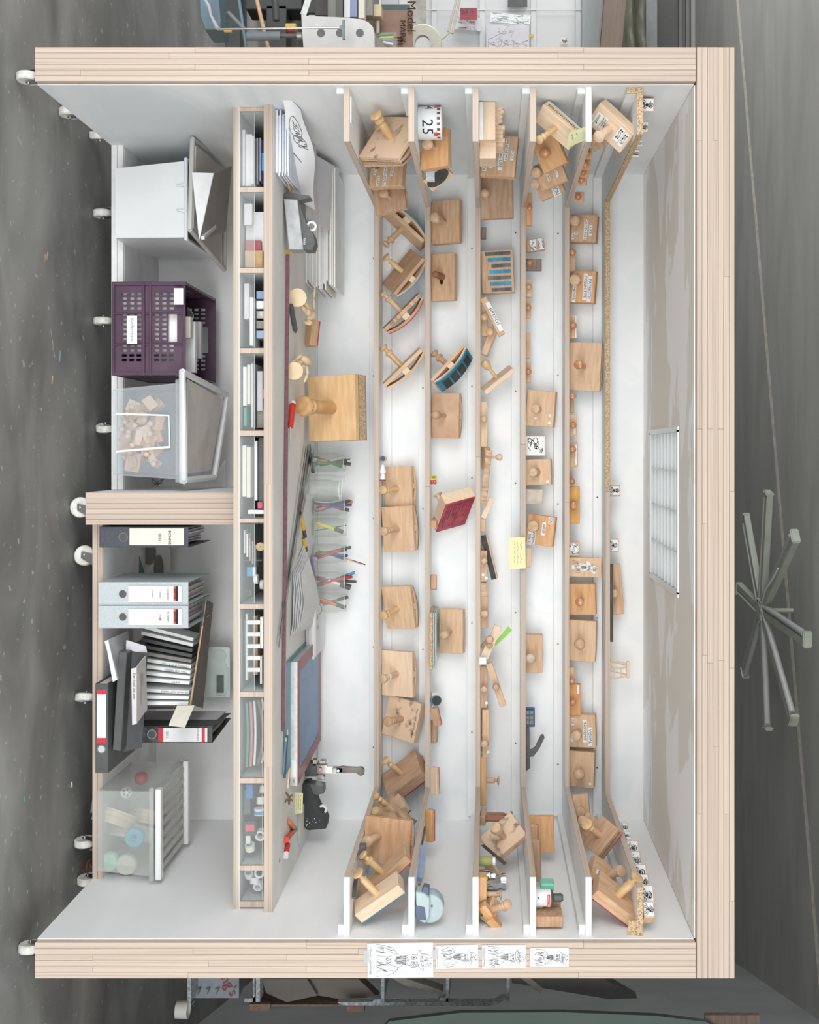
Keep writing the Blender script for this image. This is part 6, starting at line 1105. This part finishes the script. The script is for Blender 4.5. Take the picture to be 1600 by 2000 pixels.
def roll(i, f, h, ra, wd_, m_, lb, ax='Y', nm='tape_roll', ct='tape roll', dy=.03, hole=.62, rot=0):
    x0, x1, z0, z1, y = DR_[i]; c = Vector((x0 + (x1 - x0) * f, y + dy + (ra if ax == 'Z' else wd_ / 2), z0 + h / 1000 + (ra if ax != 'Z' else wd_ / 2) + .0004))
    M = T4(c) @ Matrix.Rotation(rot, 4, 'Z') @ (Matrix.Rotation(math.pi / 2, 4, 'X') if ax == 'Y' else Matrix.Rotation(math.pi / 2, 4, 'Y') if ax == 'X' else Matrix.Identity(4)); one(lathe(nm, [(ra * hole, -wd_ / 2), (ra, -wd_ / 2), (ra, wd_ / 2), (ra * hole, wd_ / 2), (ra * hole, -wd_ / 2)], m_, None, M, 24), lb, ct)
BLU = C(60, 150, 200)
WP, PG = WPAINT, PAPERG
slabs(0, [(.2, .98, 0, 9, .01, .3, PG, 'paper_pile', 'lowest grey-white papers in the first drawer', 'paper'), (.25, .97, 10, 30, .02, .28, PAPER, 'paper_pile', 'thick white paper pile in the first drawer', 'paper'), (.3, .96, 31, 40, .0, .28, PAPERL, 'paper_pile', 'printed sheets on top in the first drawer', 'paper'), (.3, .95, 44, 50, .02, .26, GCARD, 'folder', 'dark grey folder in the first drawer', 'folder'), (.3, .9, 54, 58, .02, .25, C(150, 160, 200), 'folder', 'lilac-blue folder in the first drawer', 'folder'), (.5, .75, 59, 68, .03, .2, BLU, 'folder', 'bright blue wedge of card in the first drawer', 'card')])
slabs(1, [(.18, .75, 0, 60, .06, .03, PAPERL, 'booklet', 'dusty printed booklet in the second drawer', 'booklet'), (.1, .4, 4, 30, .02, .02, PG, 'card', 'white card at the front of the second drawer', 'card'), (.6, .78, 5, 55, .04, .02, C(170, 90, 100), 'red_booklet', 'red-edged booklet in the second drawer', 'booklet'), (.75, .99, 4, 62, .03, .03, CARD, 'cardboard_piece', 'brown lettered cardboard in the second drawer', 'cardboard')])
slabs(2, [(.3, .98, 24, 36, .01, .1, PAPER, 'card_pack', 'white card pack in the third drawer', 'card'), (.1, .6, 4, 20, .02, .05, PG, 'plastic_case', 'frosted case low in the third drawer', 'case')] + [(.2 + .14 * j, .31 + .14 * j, 42, 66, .03, .1, (C(140, 160, 200), WPLAS, STEEL, GCARD, C(160, 176, 206))[j], 'small_tin', ('bluish', 'white', 'steel', 'dark', 'pale blue')[j] + ' small tin in the third drawer', 'tin') for j in range(5)])
slabs(3, [(.15, .68, 2, 14, .01, .15, PAPER, 'notebook', 'thickest white notebook, fourth drawer', 'notebook'), (.12, .66, 15, 25, .015, .15, CREAM, 'notebook', 'cream notebook, fourth drawer', 'notebook'), (.1, .98, 27, 33, .02, .15, PG, 'notebook', 'longest grey-white notebook, fourth drawer', 'notebook'), (.2, .75, 42, 60, .04, .12, C(196, 196, 200), 'card_box', 'grey card box, fourth drawer', 'box'), (.45, .58, 61, 68, .04, .05, C(220, 120, 110), 'red_piece', 'coral red piece, fourth drawer', 'piece'), (.7, .96, 2, 12, .02, .05, C(80, 160, 140), 'green_packet', 'green packet, fourth drawer', 'packet'), (.72, .98, 40, 62, .05, .06, GCARD, 'metal_bits', 'dark metal bits box, fourth drawer', 'box')])
slabs(4, [(.1, .75, 0, 13, .01, .2, CREAM, 'notebook', 'lower cream notebook, fifth drawer', 'notebook'), (.12, .76, 14, 27, .01, .2, CREAM, 'notebook', 'upper cream notebook, fifth drawer', 'notebook'), (.04, .8, 38, 46, .02, .2, WP, 'white_booklet', 'white booklet above notebooks, fifth drawer', 'booklet'), (.0, .82, 50, 70, .03, .2, BLACK, 'black_case', 'black case at top of the fifth drawer', 'case'), (.82, .9, 50, 66, .01, .05, C(190, 96, 120), 'pink_piece', 'pink piece, fifth drawer', 'piece'), (.92, .97, 18, 70, .01, .04, WP, 'white_box', 'white narrow box at the end of the fifth drawer', 'box')])
slabs(5, [(.46, .475, 0, 66, .0, .2, ACR, 'divider', 'clear divider standing in the sixth drawer', 'divider')] + [(.08 + .05 * j, .1 + .05 * j + .28, 4 + 7 * j, 9 + 7 * j, .01 + .01 * j, .05, (PG, PAPER, STEEL, C(196, 160, 150), C(150, 156, 160))[j], 'blade_packet', ('lowest grey', 'white', 'steel', 'pinkish', 'topmost bluish')[j] + ' packet in the sixth drawer', 'packet') for j in range(5)] + [(.56, .68, 14, 32, .015, .02, BLU, 'blue_bottle', 'little blue-labelled bottle in the sixth drawer', 'bottle'), (.56, .68, 32, 42, .017, .018, WPLAS, 'bottle_top', 'clear bottle top above the blue label', 'bottle')])
roll(5, .3, 40, .014, .01, C(196, 176, 130), 'ochre disc in the sixth drawer', hole=.1, nm='disc', ct='disc'); roll(5, .72, 36, .016, .012, WPLAS, 'white round case, front one, sixth drawer', 'Z', 'round_case', 'case', .01, .1); roll(5, .8, 52, .016, .012, GPLAS, 'grey round case behind the white one, sixth drawer', 'Z', 'round_case', 'case', .03, .1); roll(5, .9, 4, .01, .006, BLACK, 'small dark coil in the sixth drawer', nm='coil', ct='coil')
slabs(6, [(.06, .9, 8, 16, .02, .02, GPLAS, 'clear_rail', 'long frosted rail low in the seventh drawer', 'rail'), (.1, .5, 56, 66, .02, .02, WPLAS, 'white_clamp_rail', 'upper white rail in the seventh drawer', 'rail'), (.6, .95, 56, 62, .02, .02, WPLAS, 'white_clamp_rail', 'lower white rail in the seventh drawer', 'rail')] + [(.14 + .15 * j, .19 + .15 * j, 14, 58, .012, .01, WPLAS, 'white_bracket', ('first', 'second', 'third', 'fourth', 'last')[j] + ' white cross bracket in the seventh drawer', 'bracket') for j in range(5)] + [(.1, .85, 28, 44, .04, .04, BROWN, 'wooden_strip', 'reddish wooden strip in the seventh drawer', 'strip'), (.15, .6, 0, 7, .03, .04, BLACK, 'black_tool', 'black tool at the bottom of the seventh drawer', 'tool')])
for j, (f, m_) in enumerate(((.12, C(96, 160, 140)), (.22, C(206, 130, 140)), (.3, PAPER), (.42, C(150, 110, 96)), (.55, PAPERG), (.66, mt('dark_vinyl', (110, 108, 108), None)))):
    x0, x1, z0, z1, y = DR_[7]; one(tube('coiled_cable', [(x0 + (x1 - x0) * (.08 + .84 * q_ / 14), y + .02 + .012 * j, z0 + .012 + .01 * j + (.004 if j < 3 else .018) * math.sin(q_ / 14 * math.pi)) for q_ in range(15)], .004 + .001 * (j % 2), m_, None, 6), ('green', 'pink', 'white', 'brown', 'grey', 'dark')[j] + ' rolled strip bowed along the eighth drawer', 'strip')
slabs(8, [(.02, .2, 12, 34, .01, .04, C(60, 110, 170), 'tape_gun', 'blue tape holder in the ninth drawer', 'tape holder'), (.1, .42, 4, 24, .02, .04, BLACK, 'black_stapler', 'black stapler-like tool in the ninth drawer', 'tool'), (.5, .68, 4, 44, .012, .02, mt('black_red_tool', (70, 66, 68), None), 'tape_cutter', 'black tape cutter with red blade in the ninth drawer', 'tape cutter'), (.53, .62, 10, 40, .008, .004, C(214, 80, 96), 'red_plate', 'red and white plate on the tape cutter', 'plate'), (.68, .78, 10, 26, .012, .015, PG, 'small_packet', 'tiny clear packet in the ninth drawer', 'packet')])
for j, (f, h, ra, ax, m_, lb) in enumerate(((.12, 50, .014, 'X', WPLAS, 'uppermost white tape roll'), (.26, 40, .016, 'X', CREAM, 'cream tape roll'), (.4, 32, .018, 'X', WPLAS, 'white roll with blue band'), (.7, 36, .018, 'Y', CREAM, 'masking tape roll standing on edge'), (.86, 2, .016, 'X', CREAM, 'pale tape roll with red end'))): roll(8, f, h, ra, .022, m_, lb + ', ninth drawer', ax, rot=.2 * (j - 2))
roll(8, .405, 34, .0185, .008, BLU, 'blue paper band round a tape roll, ninth drawer', 'X', 'paper_band', 'band'); 
for j, (f, h, ra, ax, lb) in enumerate(((.25, 34, .017, 'Y', 'white tape roll, uppermost'), (.5, 18, .016, 'X', 'white tape roll, middle'), (.72, 30, .015, 'Y', 'white tape roll, farther back'), (.3, 0, .015, 'X', 'white tape roll with a blue end'))): roll(9, f, h, ra, .02, WPLAS, lb + ', smallest drawer', ax, rot=.3 * (j - 1))
# ---------------------------------------------------------------- the room behind: photo top
LB = mt('blue_grey_enamel', (104, 126, 138), (90, 110, 122), (9, 9, 9), .4)
t = thing('shaped_panel', P(650, 60, .93), 'light grey moulded panel with three round holes beside the cabinet', 'panel')
ip('panel', [(588, 24), (591, 30), (600, 32.5), (672, 34), (705, 37), (720, 43), (729, 53), (732, 66), (732, 112), (594, 112), (590, 60)], .93, .012, mt('light_grey_laminate', (200, 200, 198), (190, 190, 188)), t, .002)
quad('bent_side', [P(588, 24, .93), P(598, 31, .93), P(618, -30, .86), P(606, -34, .86)], .006, mt('light_grey_laminate', (1, 1, 1)), t)
for x in (627, 664, 703): lathe('hole', [(0, 0), (.013, 0), (.013, .0002), (0, .0002)], BLACK, t, facing(x, 64, .9305), 16)
t = thing('clamp_rod', P(550, 56, .95), 'long chrome rod with grey tee handle', 'rod'); rod('rod', P(424, 57, .955), P(668, 54, .955), .0035, CHROME, t, 10); ip('tee_handle', [(663, 50), (668, 50), (669, 38), (674, 38), (674, 76), (669, 76), (668, 58), (663, 58)], .957, .012, mt('grey_handle', (120, 130, 132), None), t, .001)
t = thing('press_cylinder', P(515, 71, .92), 'grey cylinder with black threaded rod behind the chrome rod', 'cylinder'); rod('cylinder_body', P(483, 71, .92), P(548, 71, .92), .015, mt('grey_cylinder', (122, 130, 136), (110, 118, 124), rough=.3), t, 20); rod('threaded_rod', P(548, 70, .92), P(592, 70, .92), .007, BLACK, t, 12); rod('silver_nut', P(580, 70, .92), P(590, 70, .92), .012, STEEL, t, 8)
t = thing('machine_foot', P(410, 20, .93), 'blue-grey enamelled machine housing at the photo top', 'machine'); ip('housing', [(388, -30), (425, -30), (431, 40), (430, 57), (400, 58), (390, 30)], .93, .12, LB, t, .003)
tube('rag', [P(398, -5, .95), P(408, 12, .95), (P(412, 30, .95)), P(424, 55, .95), P(432, 58, .955)], [.004, .006, .004, .007, .003], mt('dusty_rag', (176, 170, 178), None), t, 7)
for i, (a, b, ra, m_, lb) in enumerate((((464, -20), (483, 112), .006, LB, 'blue-grey bent tube rising past the rod'), ((497, -20), (528, 112), .007, BROWN, 'slanting wooden stick behind the cylinder'), ((445, 25), (478, 58), .008, mt('grey_lever', (120, 126, 130), None), 'rounded grey lever behind the bent tube'), ((536, -20), (540, 40), .012, mt('dark_metal', (72, 74, 74), None), 'dark machine column behind the stick'))): one(rod(('tube', 'stick', 'lever', 'column')[i], P(*a, .9), P(*b, .9), ra, m_, None, 10), lb, ('tube', 'stick', 'lever', 'column')[i])
t = thing('stop_button', P(568, 52, .9), 'yellow and red emergency stop button', 'button'); ib('yellow_housing', 557, 578, 45, 54, .9, .03, C(214, 176, 60), t, .002); lathe('red_button', [(.012, 0), (.016, .006), (.012, .012), (0, .014)], C(176, 60, 60), t, T4(P(568, 56, .9)) @ Matrix.Rotation(math.pi / 2, 4, 'Y'), 16)
one(ib('yellow_clip', 437, 452, 58, 62, .94, .01, C(214, 170, 60), None, .001), 'small yellow clip under the chrome rod', 'clip')
DKM = mt('dark_machine_paint', (78, 80, 79), (66, 68, 68), (6, 6, 6), .5)
t = thing('printing_press', P(520, -10, .72), 'dark machine frame in the gloom behind the chrome rod', 'machine')
for x0, x1, y0, y1 in ((480, 590, -40, 18), (440, 470, -40, 112), (520, 560, 10, 112)): ib('frame_member', x0, x1, y0, y1, .74, .12, DKM, t, .003)
ib('frame_plate', 595, 660, -40, 26, .76, .02, DKM, t, .003)
t = thing('work_table', P(668, 60, .78), 'grey work table carrying boxes and papers at the photo top', 'table'); zt3 = P(670, 0, .8).z
box('tabletop', (-3.2, YR(.84), zt3 - .03), (XLO - .03, YR(.60), zt3), mt('grey_tabletop', (128, 128, 124), None), t, .002)
for x_, y_ in ((-3.1, .75), (XLO - .1, .75), (-3.1, 1.9), (XLO - .1, 1.9)): box('leg', (x_ - .03, y_ - .03, 0), (x_ + .03, y_ + .03, zt3 - .03), DKM, t)
# second cabinet at the photo top with papers pinned inside
t = thing('second_cabinet', P(1000, 20, .47), 'another white-lined plywood cabinet farther off at the photo top', 'cabinet')
zt2 = ZC + (1139 - VX) / (S * .463); Y2 = YR(.463)
box('back_panel', (-4.6, Y2, .3), (-2.0, Y2 + .02, zt2), mt('dull_white_panel', (214, 215, 213), (206, 207, 205), (3, 3, 3), .8), t)
quad('ceiling_panel', [P(1139, 150, .463), P(1139, -40, .463), P(1183, -40, .592), P(1166, 150, .545)], .01, mt('dull_white_panel2', (196, 200, 201), None), t)
quad('plywood_edge', [P(1168, 150, .545), P(1183.5, -40, .592), P(1227, -40, .592), P(1210, 150, .545)], .03, mt('shaded_plywood', (206, 186, 170), (190, 168, 152), (3, 3, 150), .7), t)  # streaked plywood tone, close to the main cabinet's edges
for x in (848, 942, 1042, 1130): one_ = ib('panel_batten', x - 5, x + 5, -40, 150, .4645, .004, mt('dull_white_panel', (1, 1, 1)), t)
ib('panel_batten', 830, 1140, 18, 20, .4648, .004, mt('dull_white_panel', (1, 1, 1)), t)
def pinned(x0, x1, y0, y1, m_, lb, cat, seed, r_=.466, rot=0, lines=True, nm='pinned_sheet'):
    M = facing((x0 + x1) / 2, (y0 + y1) / 2, r_, rot); kk = 1 / (S * r_); w_ = (y1 - y0) * kk; h_ = (x1 - x0) * kk; o = thing(nm, M.translation, lb, cat); box('sheet', (-w_ / 2, -h_ / 2, 0), (w_ / 2, h_ / 2, .003), m_, o, mw=M)
    if lines: strokes('pen_drawing', [[(x * w_, y * h_) for x, y in p] for p in scribble(seed, 14)], .0014, INKG, o, M, .0035)
pinned(888, 940, 34, 59, PG, 'pinned black and white drawing of figures', 'drawing', 1, rot=-.1); pinned(958, 1036, 27, 46, PAPER, 'pinned letterhead with dark illustration', 'sheet', 2, rot=-.08); pinned(950, 1034, 48, 100, PG, 'pinned handwritten sheet curling at its corner', 'sheet', 3); pinned(899, 932, 16, 38, C(170, 66, 76), 'small red tin printed with a blue emblem', 'tin', 4, .47, nm='red_tin'); pinned(992, 1030, -20, 14, BLACK, 'black picture on the far white panel', 'picture', 5, lines=False); pinned(1095, 1109, 74, 86, CREAM, 'tiny switch plate on the far white panel', 'switch', 6, .465)
one(ip('yellow_fruit_cutout', [(1033, 70), (1042, 66), (1044, 72), (1038, 74)], .467, .004, C(222, 180, 90)), 'yellow crescent-shaped scrap beside the handwritten sheet', 'scrap')
t = thing('magnifier_lamp', P(832, 70, .62), 'cream ring magnifier lamp on a jointed white arm', 'lamp'); CRM = mt('cream_enamel', (226, 222, 204), (216, 212, 195), rough=.35)
kk = 1 / (S * .62)
lathe('lamp_head', [(36 * kk, -.02), (38 * kk, 0), (36 * kk, .012), (17 * kk, .014), (15 * kk, 0), (15 * kk, -.02), (36 * kk, -.02)], CRM, t, facing(826, 87, .62) @ Matrix.Rotation(.25, 4, 'Y'), 32); lathe('lens', [(0, 0), (15 * kk, 0), (15 * kk, .004), (0, .004)], GLASS, t, facing(826, 87, .62), 24)
lathe('lens_bezel', [(15 * kk, .014), (19 * kk, .014), (19 * kk, .02), (15 * kk, .02), (15 * kk, .014)], GPLAS, t, facing(826, 87, .62), 24)
for a, b in (((858, 80), (880, 62)), ((876, 62), (894, -10)), ((884, 66), (900, -10))): rod('arm', P(*a, .6), P(*b, .6), .006, CRM, t, 8)
t = thing('pen_tray', P(752, 75, .8), 'clear tray of pens beside the moulded panel', 'tray'); ib('tray', 733, 775, 63, 112, .8, .06, ACR, t)
one(ib('box', 675, 732, 63, 112, .8, .08, GCARD, None, .001), 'grey box under the clear pen tray', 'box')
for i, m_ in enumerate((G, YL, C(120, 150, 190), WH, BK)): pen(P(738 + 3 * i, 70 + 4 * i, .795), P(768, 66 + 7 * i, .795), .005, m_, ('green', 'yellow', 'blue-grey', 'white', 'black')[i] + ' pen in the clear tray at the photo top')
t = thing('lettered_board', P(790, 60, .76), 'brown board with cut-out letters beside the magnifier lamp', 'board'); ib('board', 674, 806, 20, 112, .76, .01, mt('brown_letter_board', (150, 122, 104), (136, 108, 92), (20, 20, 20)), t); text('lettering', 'Model', .05, BURN, t, facing(803, 32, .762)); text('lettering', 'MARK', .035, BURN, t, facing(786, 62, .762)); text('lettering', 'III', .05, BURN, t, facing(778, 80, .762))
for i, (x0, x1, y0, y1, r_, m_, lb, ct) in enumerate(((672, 684, -20, 34, .8, WPLAS, 'white box end above the moulded panel', 'box'), (684, 698, -20, 33, .8, C(140, 150, 180), 'bluish jar above the moulded panel', 'jar'), (700, 712, -20, 36, .8, CREAM, 'cream folder above the moulded panel', 'folder'), (714, 728, -20, 30, .79, GCARD, 'grey folder next to the cream one', 'folder'), (728, 745, 8, 32, .78, mt('pale_wood_handle', (214, 196, 160), None), 'pale wooden tool handle', 'tool'), (745, 778, -20, 44, .7, PG, 'white papers behind the tool handle', 'paper'), (668, 768, 30, 52, .74, C(206, 140, 80), 'orange envelope corner behind the pale tool handle', 'envelope'), (664, 800, 8, 60, .72, mt('dark_teal_card', (84, 104, 100), None), 'dark green card behind the lettered board', 'card'), (735, 742, 40, 64, .78, DSTEEL, 'metal dish beside the clear tray', 'dish'), (800, 832, -20, 60, .56, mt('worn_white', (206, 204, 196), (176, 172, 160), (20, 20, 20)), 'worn white board with tape stains', 'board'), (616, 672, -20, 30, .78, mt('dark_box', (92, 90, 88), None), 'dark recess box behind the moulded panel', 'box'))):
    one(ib(ct, x0, x1, y0, y1, r_, .05, m_, None, .001), lb, ct)
t = thing('hanging_coat', P(1240, 40, .45), 'khaki work coat hanging in the dark at the photo top', 'coat'); sheet('cloth', lambda u, v: P(1222 + 40 * u - 6 * math.sin(v * 5), -30 + 190 * v, .45) + Vector((.02 * math.sin(9 * u), .05 * math.sin(11 * u + 3 * v), 0)), 16, 14, .008, mt('khaki_cloth', (128, 128, 112), (112, 112, 98), (9, 9, 9), .9), t)
for i, (x0, x1, r_, m_, lb, nm) in enumerate(((1262, 1284, .44, mt('mid_grey_panel', (128, 130, 131), None), 'mid grey panel beside the khaki coat', 'panel'), (1284, 1322, .43, mt('near_black_panel', (76, 76, 73), None), 'tall black board between grey panel and poles', 'board'), (1326, 1332, .425, mt('grey_pole', (112, 112, 111), None), 'thin grey pole beside the black board', 'pole'), (1340, 1346, .42, mt('grey_pole', (112, 112, 111), None), 'second thin grey pole', 'pole'), (1350, 1358, .415, mt('pale_pole', (150, 148, 142), None), 'pale wooden pole nearest the ceiling', 'pole'))): one(ib(nm, x0, x1, -60, 170, r_, .03, m_, None), lb, nm)
# ---------------------------------------------------------------- the room behind: photo bottom
SPK = mt('speckled_grey_enamel', (170, 178, 182), (120, 126, 130), (90, 90, 90), .5)
def bq(x0, x1, y0, y1, r_, dp, m_, lb, ct, nm): return one(ib(nm, x0, x1, y0, y1, r_, dp, m_, None, .001), lb, ct)
t = thing('shelf_rack', P(750, 1960, .82), 'speckled grey shelf rack with its braces beside the cabinet', 'rack'); rr = .82
ib('upright', 494, 500, 1840, 1958, rr, .02, SPK, t); ip('foot_plate', [(477, 1950), (494, 1950), (500, 1944), (500, 1958), (477, 1958)], rr, .02, SPK, t, .001)
for x in (366, 744, 871, 989): ib('rack_shelf', x, x + 7, 1820, 1957, rr, .5, SPK, t)
ib('rack_shelf', 497, 508, 1820, 1957, rr, .5, SPK, t)
ip('front_beam', [(658, 1958), (728, 1957), (732, 1951), (744, 1951), (746, 1958), (856, 1958), (860, 1949), (876, 1949), (876, 1958), (968, 1958), (980, 1949), (995, 1949), (970, 1962), (955, 1965), (670, 1964)], rr, .03, SPK, t, .001)
ib('chipboard_shelf', 486, 680, 1962, 1966, rr - .01, .3, mt('dark_chipboard', (120, 98, 84), (100, 80, 68), (90, 90, 90)), t)
ib('chipboard_end', 488, 527, 1961, 1975, rr, .02, mt('dark_chipboard', (1, 1, 1)), t); ib('chipboard_end', 677, 712, 1964, 1977, rr, .02, mt('dark_chipboard', (1, 1, 1)), t)
t = thing('cardboard_carton', P(420, 1930, .8), 'pale blue-grey carton with red script on its side', 'carton'); ib('carton_body', 374, 467, 1850, 1950, .8, .2, mt('blue_grey_carton', (138, 148, 154), (126, 136, 142)), t, .002); text('red_lettering', "ng's", .055, C(150, 70, 70), t, facing(448, 1926, .8015) @ Matrix.Rotation(.5, 4, 'Z')); strokes('printed_symbols', [[(-.05 + .035 * j, -.012), (-.04 + .035 * j, .012), (-.055 + .035 * j, .005)] for j in range(4)], .004, BLACK, t, facing(395, 1935, .8015) @ Matrix.Rotation(1.57, 4, 'Z'))
t = thing('white_mug', P(356, 1970, .82), 'white mug with a black cable below the carton', 'mug'); lathe('body', [(.03, 0), (.032, .045), (.029, .045), (.027, .004), (0, .004)], GPLAS, t, T4(P(345, 1972, .82)), 20); tube('cable', [P(340, 1990, .815), P(352, 1982, .815), P(362, 1975, .815), P(380, 1955, .81)], .004, BLACK, t)
for i, (pts, r_, m_, lb, ct) in enumerate((([(510, 1912), (600, 1912), (620, 1945), (560, 1958), (520, 1940)], .81, C(96, 94, 90), 'dark crumpled bag on the shelf rack', 'bag'), ([(536, 1912), (700, 1912), (740, 1950), (700, 1958), (536, 1930)], .805, mt('dark_printed_card', (104, 100, 94), None), 'dim printed carton on the shelf rack', 'carton'), ([(755, 1905), (775, 1905), (866, 1936), (862, 1942), (790, 1925)], .81, GCARD, 'slanting pale board end on the shelf rack', 'board'), ([(1010, 1905), (1030, 1905), (1062, 1932), (1055, 1940)], .81, GCARD, 'short slanting board on the shelf rack', 'board'), ([(1000, 1890), (1120, 1900), (1160, 1900), (1245, 1950), (1190, 1952), (1000, 1920)], .808, C(92, 92, 90), 'dark heap of sheet material at the rack end', 'sheets'))): one(ip(ct.replace(' ', '_'), pts, r_, .05, m_, None, .001), lb, ct)
DG = mt('dark_green_board', (80, 94, 88), (74, 88, 82), None or (3, 3, 3), .6)
one(ip('green_board', [(700, 2060), (760, 1995), (900, 1978), (1100, 1977), (1280, 1984), (1380, 1996), (1470, 2060)], .86, .02, DG), 'dark green rounded board at the lower edge of the photo', 'board')
one(ib('wood_strip', 1378, 1484, 1983, 2003, .8545, .02, mt('dim_red_wood', (110, 92, 82), (90, 74, 66), (4, 80, 80)), None), 'reddish wooden strip above the dark green board', 'strip')
one(box('grey_partition', (P(0, 1912, .64).x, YR(.70), 1.7), (P(0, 1912, .64).x + .9, YR(.66), 2.9), mt('dull_grey_partition', (120, 121, 120), (112, 113, 112)), None), 'dull grey partition beyond the shelf rack', 'partition') if False else None
# ---------------------------------------------------------------- star of fluorescent lamps on the ceiling
ZL = 3.02; HSG = mt('lamp_housing', (184, 189, 176), (174, 179, 167), (9, 9, 9), .5); TUB = mt('unlit_tube', (190, 190, 188), None, rough=.3)
def pc(ix, iy, z=ZL): r = (ix - VX) / (S * (z - ZC)); return P(ix, iy, r)
hub = pc(1487, 1192); t = thing('star_lamp', hub, 'star of nine unlit fluorescent lamps hanging below the ceiling', 'lamp')
lathe('hub', [(.05, -.02), (.05, .04), (0, .04)], HSG, t, T4(hub), 16); rod('hanger', hub, (hub.x, hub.y, ZCEIL - .001), .012, HSG, t, 8)
for ex_, ey_ in ((1492, 964), (1448, 1010), (1543, 1050), (1566, 1252), (1540, 1408), (1489, 1422), (1446, 1312), (1436, 1148)):
    e = pc(ex_, ey_, ZL - .02); d = (e - hub); d.z = 0; L = d.length; d.normalize(); n_ = Vector((-d.y, d.x, 0)); s0 = hub + d * .04
    M = Matrix(((d.x, n_.x, 0, s0.x), (d.y, n_.y, 0, s0.y), (0, 0, 1, ZL - .01), (0, 0, 0, 1)))
    h = box('lamp_housing', (0, -.012, 0), (L - .04, .03, .036), HSG, t, .003, mw=M)
    rod('fluorescent_tube', M @ Vector((.02, -.03, .012)), M @ Vector((L - .07, -.03, .012)), .017, TUB, h, 14); box('end_cap', (L - .05, -.048, -.006), (L - .028, .034, .04), HSG, h, .006, mw=M); box('end_cap', (0, -.05, -.008), (.02, .036, .055), HSG, h, .004, mw=M)
tube('lamp_cable', [pc(1487, 1180, ZL - .05), pc(1496, 1150, ZL - .08), pc(1510, 1130, ZL - .06), pc(1520, 1110, ZL - .05)], .005, GPLAS, t)
# speckles and litter on the studio floor
q = random.Random(8)
for i, (x, y, l_, m_, lb) in enumerate(((117, 696, .04, C(130, 160, 190), 'small blue scrap lying on the concrete floor'), (103, 670, .1, GCARD, 'thin pale sliver lying on the concrete floor'), (92, 500, .03, C(170, 150, 120), 'tan leaf-like scrap on the concrete floor'), (140, 1532, .02, PAPER, 'white chip on the floor near the castor'), (48, 1560, .02, C(90, 160, 130), 'tiny green scrap on the concrete floor'), (102, 742, .03, CARD, 'tan splinter on the concrete floor'))):
    r_ = (VX - x) / (S * ZC); c = P(x, y, r_); one(box('floor_scrap', (-l_ / 2, -.004, 0), (l_ / 2, .004, .0015), m_, None, mw=T4((c.x, c.y, .0006)) @ Matrix.Rotation(q.uniform(-.4, .4), 4, 'Z')), lb, 'scrap')
one(tube('leather_lace', [Vector((P(155, 1700, .838).x + .02 * math.sin(j), P(155, 1700, .838).y + .01 * j, .006 + .002 * (j % 3))) for j in range(9)], .004, C(140, 90, 76), None), 'crumpled brown strip on the floor behind the castors', 'strip')
